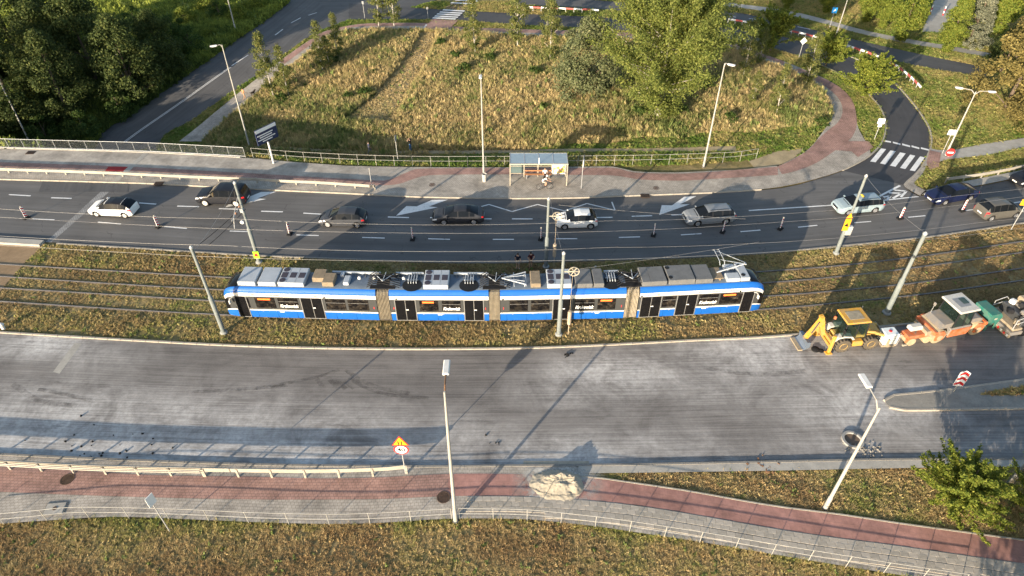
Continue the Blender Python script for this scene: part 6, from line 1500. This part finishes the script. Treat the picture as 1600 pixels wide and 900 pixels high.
# excavator loader: boom end to the left
F, Rr = G(1317,549), G(1352,545.5); d = Rr-F; wb = 2.15; an = math.atan2(d.y, d.x); nrm = Vector((-math.sin(an), math.cos(an), 0)); c = (F+Rr)/2+nrm*.95
t = thing('backhoe_loader', 'yellow excavator loader with its boom folded, parked on the near road', 'excavator', (c.x, c.y, 0), an)
for x in (-1.1, 1.1):
    for s in (-1, 1): big_wheel(t, (x, s*.85, .62 if x < 0 else .60), .62 if x < 0 else .60, .42, s)
MB().box((.1,0,.85), (3.3,.9,.5), bev=.06).build('chassis', MYD, t); MB().box((0,-.72,.62), (1.0,.45,.5), bev=.08).build('side_tank', MY, t); MB().box((0,.72,.62), (1.0,.45,.5), bev=.08).build('side_tank', MY, t)
for s in (-1, 1): MB().prism([(-1.85,1.05),(-1.6,1.38),(-1.1,1.46),(-.5,1.36),(-.25,1.05),(-.4,1.0),(-.6,1.25),(-1.1,1.32),(-1.55,1.25),(-1.75,1.0)], s*.62-.22, s*.62+.22).build('mudguard', MW, t)
cabin(t, -1.35, .55, 1.6, 1.15, 2.62, M_('roof_worn', (.30,.26,.19), .9, 0, .3, .35, 3), MY, .12)
MB().box((-.6,0,1.25), (.6,.6,.3), bev=.06).build('seat', BLACK, t); MB().box((-.9,0,1.65), (.15,.55,.7), bev=.06).build('seat_back', BLACK, t)
MB().prism([(.5,1.0),(.5,1.62),(1.0,1.58),(1.9,1.28),(2.05,.95)], -.42, .42).build('bonnet', MY, t)
for s in (-1, 1):
    q = MB(); q.tube([(.55,s*.58,1.55),(1.3,s*.62,1.42),(2.25,s*.62,.95),(2.6,s*.62,.45)], [.10,.12,.12,.08], 8); q.tube([(.8,s*.58,1.2),(1.9,s*.58,1.05)], .05, 6); q.build('loader_arm', MYD, t)
MB().prism([(2.45,.08),(3.05,.05),(3.1,.12),(2.62,.30),(2.55,.82),(2.45,.85)], -1.05, 1.05).build('loader_bucket', DUST, t)
q = MB(); q.box((-2.05,0,1.0), (.22,1.9,.24), bev=.03); q.box((-2.05,0,.60), (.22,1.9,.2), bev=.03); q.build('slide_frame', MY, t)
for s in (-1, 1):
    q = MB(); q.box((-2.1,s*.98,.95), (.2,.2,1.7), bev=.03); q.box((-2.1,s*1.0,.06), (.5,.34,.1), bev=.02); q.build('stabiliser_leg', MY, t)
yb = .25
q = MB(); q.prism([(-2.1,.8),(-2.35,.85),(-2.85,2.0),(-2.95,2.75),(-2.70,2.80),(-2.45,2.1),(-2.15,1.2)], yb-.16, yb+.16); q.build('boom', MY, t)
q = MB(); q.prism([(-2.75,2.85),(-2.98,2.75),(-3.35,1.7),(-3.75,.75),(-3.55,.65),(-3.05,1.65)], yb-.30, yb-.02); q.build('dipper', MY, t)
q = MB(); q.tube([(-2.3,yb+.25,1.3),(-2.85,yb+.25,2.35)], .06, 8); q.tube([(-3.1,yb-.35,2.5),(-3.4,yb-.35,1.4)], .05, 8); q.build('hydraulic_ram', STEELD, t)
q = MB(); q.prism([(-3.75,.85),(-3.45,.78),(-3.40,.3),(-3.75,.04),(-4.15,.05),(-4.2,.12),(-3.85,.18),(-3.68,.4)], yb-.75, yb+.55); q.build('digging_bucket', M_('bucket_steel', (.17,.21,.27), .6, .5), t)
q = MB(); q.box((-4.1,yb-.1,.1), (.35,1.35,.12)); q.build('bucket_lip', DUST, t)
q = MB(); q.lathe([(.0,0),(.3,.03),(.32,.12),(.1,.18),(0,.18)], 10, c=(-2.9,-.55,0)); q.lathe([(0,0),(.22,.03),(.22,.1),(0,.14)], 10, c=(-2.55,-.72,0)); o = q.build('hose_coil', BLACK, t)
MB().tube([(.55,.7,2.5),(.75,.9,2.75)], .015, 5).build('aerial', STEEL, t); MB().box((-1.45,-.95,2.1), (.06,.25,.32), bev=.02).build('mirror', BLACK, t)
MB().tube([(.25,0,1.2),(.2,0,1.75)], .04, 6).build('steering_column', TRIM, t); MB().lathe([(.17,0),(.2,.02),(.17,.04)], 14, c=(.2,0,1.76)).build('steering_wheel', TRIM, t); MB().box((.42,0,1.45), (.18,1.2,.5), bev=.05).build('dashboard', TRIM, t)
MB().lathe([(.1,0),(.1,.2),(.06,.24)], 10, c=(-1.55,.4,2.2)).build('work_lamp', MO, t)
# water tank
p = G(1388,543.5); t = thing('liquid_tank', 'white caged liquid container between the excavator and the rollers', 'tank', (p.x, p.y+.6, 0), an)
MB().box((0,0,.08), (1.2,1.0,.14), bev=.02).build('pallet', DUST, t); MB().box((0,0,.68), (1.14,.94,1.0), bev=.08).build('bottle', M_('tank_plastic', (.66,.70,.68), .4, 0, .5, .12, 2), t)
q = MB()
for z in (.2,.42,.65,.88,1.1):
    q.tube([(-.6,-.5,z),(.6,-.5,z),(.6,.5,z),(-.6,.5,z),(-.6,-.5,z)], .014, 4)
q.build('cage_rails', STEEL, t)
q = MB()
for i in range(7):
    x = -.6+.2*i
    for y in (-.5,.5): q.tube([(x,y,.15),(x,y,1.16)], .012, 4)
q.build('cage_bars', STEEL, t); MB().lathe([(.12,0),(.12,.05),(0,.06)], 12, c=(0,0,1.18)).build('lid', REDP, t)
# small roller
p = G(1432,541); t = thing('small_roller', 'small dusty orange roller with a white tank beside the big roller', 'roller', (p.x, p.y+.65, 0), an+.08)
for x in (-.6, .75):
    MB().lathe([(.34,-.5),(.36,-.48),(.36,.48),(.34,.5)], 20, M=Matrix.Rotation(math.pi/2, 3, 'X'), c=(x,0,.36)).build('drum', DRUMM, t, 40)
MB().box((-.1,0,.75), (1.9,.85,.35), bev=.06).build('frame', MO, t); MB().box((-.75,-.42,.55), (.8,.1,.4), bev=.03).build('side_plate', MO, t); MB().box((.75,-.05,.95), (.75,.8,.45), bev=.06).build('engine_cover', DUST, t); MB().box((-.25,.15,1.30), (1.05,.55,.42), bev=.1).build('water_tank', MW, t)
for y in (-.1,.4): MB().tube([(-.25,y,.9),(-.25,y,1.15)], .04, 6).build('tank_stand', STEELD, t)
q = MB(); q.tube([(-1.0,.0,.7),(-1.55,.0,.95),(-1.75,-.3,.9)], .04, 6); q.tube([(-1.55,0,.95),(-1.75,.3,.9)], .04, 6); q.build('drawbar', DUST, t); MB().box((-1.1,-.45,.15), (.35,.12,.12)).build('scraper', CREAM, t)
# big tandem roller
p = (G(1462,537)+G(1522,524))/2; d2 = G(1522,524)-G(1462,537); an2 = math.atan2(d2.y, d2.x); nn2 = Vector((-math.sin(an2), math.cos(an2), 0)); p = p+nn2*1.0
t = thing('tandem_roller', 'large orange tandem roller with a white-roofed glass cab', 'roller', (p.x, p.y, 0), an2)
for x in (-1.75, 1.75):
    MB().lathe([(.58,-.95),(.66,-.93),(.66,.93),(.58,.95)], 28, M=Matrix.Rotation(math.pi/2, 3, 'X'), c=(x,0,.66)).build('drum', DRUMM, t, 40)
    for s in (-1, 1):
        q = MB(); q.prism([(x-.35,.40),(x+.35,.40),(x+.42,.95),(x+.15,1.28),(x-.25,1.28),(x-.42,.95)], s*1.0-.05, s*1.0+.05); q.build('drum_yoke', MO, t)
        MB().lathe([(.24,0),(.24,.03),(0,.04)], 14, M=Matrix.Rotation(-s*math.pi/2, 3, 'X'), c=(x, s*1.05, .68)).build('drum_hub', DRUMM, t)
    sg = -1 if x < 0 else 1
    MB().box((x+sg*.5,0,1.12), (.32,2.05,.34), bev=.06).build('drum_beam', MO, t); MB().box((x+sg*.62,0,.82), (.12,1.9,.2), bev=.03).build('sprinkler_bar', DUST, t)
MB().prism([(-1.9,1.30),(-2.0,1.5),(-1.6,1.72),(-.7,1.78),(-.6,1.30)], -.78, .78).build('bonnet', MG, t); MB().prism([(1.9,1.30),(2.0,1.5),(1.6,1.72),(.75,1.75),(.65,1.30)], -.78, .78).build('rear_tank', MG, t)
MB().box((0,0,.90), (1.9,1.9,.75), bev=.06).build('chassis', MG, t); MB().prism([(-.95,.45),(.75,.45),(1.0,1.15),(-.8,1.15)], -1.0, -.90).build('side_panel', MO, t)
cabin(t, -.8, .75, 1.75, 1.3, 2.78, M_('roof_hatch', (.22,.23,.24), .6), MW, .10, TRIM, .18, .22)
MB().box((-.05,0,1.5), (.5,.55,.3), bev=.06).build('seat', BLACK, t); MB().box((.22,0,1.9), (.14,.5,.65), bev=.05).build('seat_back', BLACK, t); MB().tube([(-.5,0,1.3),(-.4,0,1.95)], .04, 6).build('steering_column', TRIM, t); MB().lathe([(.17,0),(.2,.02),(.17,.04)], 14, M=Matrix.Rotation(-.4, 3, 'Y'), c=(-.4,0,1.97)).build('steering_wheel', TRIM, t); MB().box((-.6,0,1.5), (.2,1.3,.5), bev=.05).build('dashboard', TRIM, t)
MB().box((.25,.1,2.985), (.5,.6,.03), bev=.01).build('roof_window', MGL, t); MB().tube([(-1.6,.7,1.7),(-1.6,.7,2.6)], .02, 5).build('mirror_stalk', STEEL, t); MB().box((-1.6,.7,2.55), (.06,.2,.3), bev=.02).build('mirror', MG, t)
# teal hopper machine
p = G(1544,519); t = thing('teal_hopper', 'teal steel hopper standing behind the big roller', 'hopper', (p.x, p.y+.9, 0), an2); t.scale = (.82,.82,.82)
MB().prism([(-.65,.95),(.55,.95),(.75,1.55),(.35,2.05),(-.7,2.05),(-.8,1.4)], -.85, 1.1).build('hopper', MT, t); MB().prism([(-.35,.25),(.35,.25),(.5,.95),(-.5,.95)], -.6, .8).build('chute', MT, t); MB().box((0,.9,.5), (1.0,.5,.9), bev=.05).build('engine', MG, t)
for x in (-.5, .5):
    for y in (-.75, .95): MB().box((x,y,.45), (.14,.14,.95)).build('leg', MT, t)
MB().box((.0,-.86,1.45), (.3,.02,.2)).build('plate', CREAM, t)
# asphalt paver at the edge
p = G(1592,522); t = thing('asphalt_paver', 'dusty grey asphalt paver cut off by the right edge', 'paver', (p.x+.55, p.y+1.2, 0), an2-.05)
MB().box((-1.55,0,.45), (1.1,2.7,.35), bev=.04).build('screed', MG, t); MB().box((-2.05,0,.25), (.2,2.7,.3), bev=.02).build('screed_edge', DUST, t)
for i in range(9): MB().box((-2.16,-1.2+.3*i,.30), (.02,.15,.2)).build('hazard_stripe', REDP if i % 2 else WHP, t)
MB().box((-1.5,0,.78), (.8,2.5,.22), bev=.03).build('walkway', DUST, t); MB().box((-1.0,0,1.25), (.5,2.2,.8), bev=.05).build('console', STEELD, t); MB().box((.6,0,1.05), (2.4,2.3,1.3), bev=.08).build('body', MG, t); MB().box((.4,.3,1.95), (1.4,1.2,.55), bev=.06).build('engine_cover', DUST, t)
for y in (-1.15,1.15):
    MB().prism([(-.9,.05),(1.9,.05),(2.2,.4),(1.9,.8),(-.9,.8),(-1.2,.4)], y-.18, y+.18).build('crawler_track', BLACK, t)
    q = MB(); q.tube([(-1.9,y,.8),(-1.9,y,1.75),(-1.0,y,2.0),(-.6,y,1.6)], .035, 6); q.tube([(-1.9,y,1.3),(-1.1,y,1.5)], .03, 6); q.build('handrail', STEEL, t)
for i, (x, y, z, m) in enumerate([(-.9,-.6,1.8,MG),(-.8,.7,1.85,WHITE),(-.2,-.75,1.85,REDP),(-1.35,.1,1.5,TRIM),(.1,-.2,2.35,WHITE),(-.55,.1,1.95,TRIM),(-1.4,-.8,1.2,DUST)]): MB().box((x,y,z), (.4,.45,.4), bev=.08, rz=i*.4).build('control_box', m, t)
q = MB()
for i in range(9): q.tube([(-1.7+.2*i,-1.1+.2*i,1.0),(-1.4+.2*i,-.8+.22*i,1.75+.05*(i%3)),(-.9+.15*i,-.5+.15*i,1.6)], .03, 5)
q.build('hoses', BLACK, t)

# ------------------------------------------------------------------ people
SKIN = M_('skin', (.50,.30,.20), .6); HAIR = M_('hair_dark', (.03,.022,.016), .7)
def person(label, p, rz, top, legs, shoes, pose='stand', bare_arm=True, bare_leg=0.0, hair=None, h=1.72, group='people'):
    """body grown from a joint chain with the skin modifier; clothing by height on the same surface"""
    J = {'pel':(0,0,.95),'wai':(0,0,1.12),'che':(0,.0,1.34),'nec':(0,.0,1.48),'hea':(.02,0,1.60),'cro':(.015,0,1.71)}
    for s, k in ((1,'l'),(-1,'r')):
        J['hip'+k]=(0,s*.09,.90); J['kne'+k]=(.02,s*.10,.49); J['ank'+k]=(-.02,s*.10,.09); J['toe'+k]=(.14,s*.11,.04)
        J['sho'+k]=(0,s*.18,1.41); J['elb'+k]=(-.03,s*.24,1.13); J['wri'+k]=(.05,s*.25,.90); J['han'+k]=(.08,s*.25,.80)
    if pose == 'walk':
        J['knel']=(.18,.09,.52); J['ankl']=(.24,.09,.10); J['toel']=(.39,.09,.07); J['kner']=(-.05,-.09,.50); J['ankr']=(-.32,-.09,.16); J['toer']=(-.20,-.09,.05)
        J['elbl']=(-.14,.23,1.16); J['wril']=(-.08,.24,.94); J['hanl']=(-.05,.24,.85); J['elbr']=(.06,-.23,1.14); J['wrir']=(.24,-.22,1.0); J['hanr']=(.32,-.21,.95)
    if pose == 'back':   # hands clasped behind
        for s, k in ((1,'l'),(-1,'r')): J['elb'+k]=(-.08,s*.30,1.15); J['wri'+k]=(-.16,s*.08,.98); J['han'+k]=(-.17,s*.03,.94)
    if pose == 'head':   # arms raised to the head
        for s, k in ((1,'l'),(-1,'r')): J['elb'+k]=(.10,s*.36,1.52); J['wri'+k]=(.10,s*.16,1.62); J['han'+k]=(.08,s*.11,1.67)
    if pose == 'sit':
        dz = -.48
        for k in list(J):
            x, y, z = J[k]; J[k] = (x, y, z+dz)
        for s, k in ((1,'l'),(-1,'r')): J['hip'+k]=(0,s*.09,.48); J['kne'+k]=(.42,s*.12,.50); J['ank'+k]=(.42,s*.12,.09); J['toe'+k]=(.57,s*.12,.04); J['wri'+k]=(.25,s*.16,.62); J['han'+k]=(.34,s*.14,.58); J['elb'+k]=(.02,s*.24,.66)
    if pose == 'ride':
        J.update({'pel':(-.28,0,1.0),'wai':(-.17,0,1.14),'che':(.02,0,1.31),'nec':(.12,0,1.42),'hea':(.20,0,1.52),'cro':(.20,0,1.63)})
        for s, k, kz, kx, az, ax_ in ((1,'l',.72,.12,.32,-.02),(-1,'r',.85,.17,.50,.06)):
            J['hip'+k]=(-.26,s*.10,.95); J['kne'+k]=(kx,s*.12,kz); J['ank'+k]=(ax_,s*.11,az); J['toe'+k]=(ax_+.15,s*.11,az-.05); J['sho'+k]=(.06,s*.18,1.36); J['elb'+k]=(.24,s*.24,1.16); J['wri'+k]=(.44,s*.23,1.05); J['han'+k]=(.52,s*.22,1.03)
    rad = {'pel':.135,'wai':.115,'che':.135,'nec':.055,'hea':.088,'cro':.075,'hip':.085,'kne':.058,'ank':.042,'toe':.038,'sho':.062,'elb':.043,'wri':.031,'han':.036}
    E = [('pel','wai'),('wai','che'),('che','nec'),('nec','hea'),('hea','cro')]
    for k in 'lr': E += [('pel','hip'+k),('hip'+k,'kne'+k),('kne'+k,'ank'+k),('ank'+k,'toe'+k),('che','sho'+k),('sho'+k,'elb'+k),('elb'+k,'wri'+k),('wri'+k,'han'+k)]
    nm = list(J); vs = [J[k] for k in nm]; es = [(nm.index(a), nm.index(b)) for a, b in E]; rr = [rad[k[:3]] for k in nm]
    for s, k in ((1,'l'),(-1,'r')):      # five separate fingers
        hv = Vector(J['han'+k]); dr = (hv-Vector(J['wri'+k])).normalized(); sd = Vector((0,1,0)).cross(dr).normalized() if abs(dr.y) < .9 else Vector((1,0,0))
        for i in range(5):
            o = len(vs); off = sd*(.028-.019*i) if i else sd*.045; ln_ = (.045,.085,.092,.086,.065)[i]
            a = hv+dr*.025+off; b = a+dr*ln_*.55+(sd*.015 if i == 0 else Vector()); c_ = b+(dr*.8+Vector((0,-s*.5,0))).normalized()*ln_*.45
            vs += [tuple(a), tuple(b), tuple(c_)]; es += [(nm.index('han'+k), o), (o, o+1), (o+1, o+2)]; rr += [.0105,.0095,.008]
    me = bpy.data.meshes.new('body'); me.from_pydata(vs, es, []); tmp = bpy.data.objects.new('body', me); COL.objects.link(tmp)
    md = tmp.modifiers.new('skin', 'SKIN'); md.use_smooth_shade = True; sub = tmp.modifiers.new('sub', 'SUBSURF'); sub.levels = 1; sub.render_levels = 1
    if not me.skin_vertices: me.skin_vertices.new()
    for i, r_ in enumerate(rr): me.skin_vertices[0].data[i].radius = (r_, r_); me.skin_vertices[0].data[i].use_root = (i == 0)
    dg = bpy.context.evaluated_depsgraph_get(); dg.update(); m2 = bpy.data.meshes.new_from_object(tmp.evaluated_get(dg)); bpy.data.objects.remove(tmp)
    m2.materials.clear()
    for q in (SKIN, top, legs, shoes, hair or HAIR): m2.materials.append(q)
    seg = []
    for (a, b) in E: seg.append((Vector(J[a]), Vector(J[b]), a[:3], b[:3]))
    for pl_ in m2.polygons:
        c_ = pl_.center; best = min(seg, key=lambda s_: (c_-(s_[0]+(s_[1]-s_[0])*max(0, min(1, (c_-s_[0]).dot(s_[1]-s_[0])/max(1e-6, (s_[1]-s_[0]).length_squared))))).length)
        a, b = best[2], best[3]; u = max(0, min(1, (c_-best[0]).dot(best[1]-best[0])/max(1e-6, (best[1]-best[0]).length_squared))); i = 0
        if (a, b) in (('pel','wai'),('wai','che'),('che','sho')): i = 1
        elif (a, b) == ('che','nec'): i = 1 if u < .6 else 0
        elif a == 'pel' or a == 'hip': i = 2
        elif a == 'kne': i = 2 if bare_leg == 0 else 0
        elif a == 'ank': i = 3
        elif a == 'sho': i = 1 if (not bare_arm or u < .5) else 0
        elif a == 'elb': i = 0 if bare_arm else 1
        elif a == 'hea' or (a, b) == ('nec','hea'):
            hd = Vector(J['hea']); i = 4 if (c_.z > hd.z+.045 or c_.x < hd.x-.02 and c_.z > hd.z-.05) else 0
        if a == 'hip' and bare_leg and u > bare_leg: i = 0
        pl_.material_index = i; pl_.use_smooth = True
    t = thing('person', label, 'person', p, rz, group); t.scale = (h/1.72,)*3
    link('body', m2, t)
    q = MB(); hd = Vector(J['hea'])
    q.lathe([(0,-.02),(.016,0),(.004,.05)], 6, M=Matrix.Rotation(0, 3, 'Y'), c=(hd.x+.085, 0, hd.z-.02)); q.build('nose', SKIN, t)
    for s in (-1, 1):
        MB().lathe([(0,-.010),(.010,0),(0,.010)], 6, c=(hd.x+.078, s*.032, hd.z+.018)).build('eye', BLKP, t); MB().lathe([(0,-.028),(.016,0),(0,.028)], 6, c=(hd.x, s*.088, hd.z)).build('ear', SKIN, t)
    MB().box((hd.x+.080, 0, hd.z-.052), (.012,.045,.010)).build('mouth', M_('lips', (.35,.12,.10), .5), t)
    return t
CL = lambda n, c: M_('cloth_'+n, c, .9, 0, .2, .2, 8)
person('person in a dark top and pale shorts watching beside the tram', G(809,421), 1.2, CL('navy',(.02,.022,.035)), CL('pale',(.45,.40,.34)), CL('white',(.6,.6,.6)), 'stand', True, .55, None, 1.8)
person('person in a dark red vest with hands clasped behind, beside the tram', G(829,419), 2.0, CL('maroon',(.06,.012,.014)), CL('brown',(.12,.07,.05)), CL('black',(.02,.02,.02)), 'back', True, .5, None, 1.78)
person('person in a pale top walking on the shaded path beyond the railing', T(578,242), .2, CL('lilac',(.42,.42,.50)), CL('grey',(.22,.22,.24)), CL('white',(.6,.6,.6)), 'walk', True, 0, None, 1.72)
person('person in blue jeans with arms raised, on the shaded path', T(642,237), 2.6, CL('black',(.02,.02,.02)), CL('denim',(.08,.17,.33)), CL('white',(.6,.6,.6)), 'head', True, 0, None, 1.72)
person('person in an orange-brown outfit walking the dog on the far path', T(383,156), 1.0, CL('rust',(.45,.24,.12)), CL('tan',(.42,.26,.16)), CL('black',(.02,.02,.02)), 'walk', True, 0, None, 1.7)
sp2 = bpy.data.objects['bus_shelter']; sw = sp2.matrix_basis @ Vector((L_*0+3.55, 1.40, 0))
person('person in a pale shirt sitting on the bus shelter bench', (sw.x, sw.y, .125), -1.5, CL('white',(.6,.6,.6)), CL('maroon',(.06,.012,.014)), CL('black',(.02,.02,.02)), 'sit', True, 0, None, 1.72)
# cyclist
pb = G(851,296,.12); azb = .12
t = thing('bicycle', 'dark bicycle ridden past the bus shelter', 'bicycle', (pb.x, pb.y, .125), azb)
for x in (-.52, .52):
    n = 24; q = MB(); q.tube([(x+.33*math.cos(2*math.pi*i/n), 0, .345+.33*math.sin(2*math.pi*i/n)) for i in range(n+1)], .018, 6, cap=False); wv = q.build('wheel', BLACK, t)
    q = MB()
    for i in range(8): a = math.pi*i/8; q.tube([(x+.32*math.cos(a),0,.345+.32*math.sin(a)),(x-.32*math.cos(a),0,.345-.32*math.sin(a))], .004, 3)
    q.build('spokes', STEEL, wv)
q = MB()
for a, b in (((-.05,0,.30),(-.20,0,.86)),((-.05,0,.30),(.36,0,.78)),((-.19,0,.82),(.35,0,.86)),((-.52,0,.345),(-.05,0,.30)),((-.52,0,.345),(-.19,0,.82)),((.34,0,.92),(.52,0,.345))): q.tube([a, b], .02, 6)
q.build('frame', M_('bike_frame', (.04,.04,.05), .4), t); MB().box((-.24,0,.90), (.26,.14,.05), bev=.02).build('saddle', BLACK, t); MB().tube([(.34,0,.92),(.36,0,1.0)], .018, 6).build('stem', BLACK, t); MB().tube([(.46,-.26,1.0),(.36,-.1,1.02),(.36,.1,1.02),(.46,.26,1.0)], .015, 6).build('handlebar', BLACK, t)
q = MB(); q.lathe([(.09,-.01),(.09,.01)], 12, M=Matrix.Rotation(math.pi/2, 3, 'X'), c=(-.05,0,.30)); q.tube([(-.05,.09,.30),(-.02,.11,.30)], .01, 4); q.build('chainset', STEELD, t)
cy = person('cyclist in white with a white helmet riding past the bus shelter', (pb.x, pb.y, .125), azb, CL('white',(.6,.6,.6)), CL('pinkish',(.55,.45,.40)), CL('black',(.02,.02,.02)), 'ride', True, .55, M_('helmet_white', (.75,.74,.7), .4), 1.72)
MB().lathe([(.105,-.02),(.11,.02),(.09,.08),(.04,.115),(0,.12)], 12, c=(.20,0,1.55)).build('helmet', M_('helmet_white', (.75,.74,.7), .4), cy)
MB().box((-.06,0,1.36), (.16,.26,.30), M=Matrix.Rotation(.6, 3, 'Y'), bev=.04).build('backpack', CL('black',(.02,.02,.02)), cy)
# dog on the far path
pd = T(396,150); t = thing('dog', 'small dark dog walking ahead of its owner on the far path', 'dog', (pd.x, pd.y, pd.z+.1), 1.0)
q = MB(); q.tube([(-.32,0,.42),(-.20,0,.45),(.0,0,.42),(.2,0,.44),(.32,0,.50),(.42,0,.60),(.52,0,.60),(.64,0,.56)], [.07,.12,.12,.15,.13,.09,.09,.04], 10)
for x, y in ((-.24,.08),(-.24,-.08),(.22,.08),(.22,-.08)):
    if x < 0: q.tube([(x,y,.42),(x+.06,y,.28),(x-.04,y,.16),(x-.01,y,.02),(x+.06,y,.02)], [.08,.055,.032,.026,.03], 7)
    else: q.tube([(x,y,.44),(x-.03,y,.26),(x,y,.14),(x,y,.02),(x+.06,y,.02)], [.07,.045,.03,.025,.03], 7)
q.tube([(-.34,0,.45),(-.46,0,.55),(-.50,0,.66)], [.035,.025,.012], 6)
for s in (-1,1): q.tube([(.44,s*.06,.66),(.43,s*.08,.74)], [.03,.008], 5)
q.build('body', CL('dogfur',(.05,.04,.035)), t, 60)
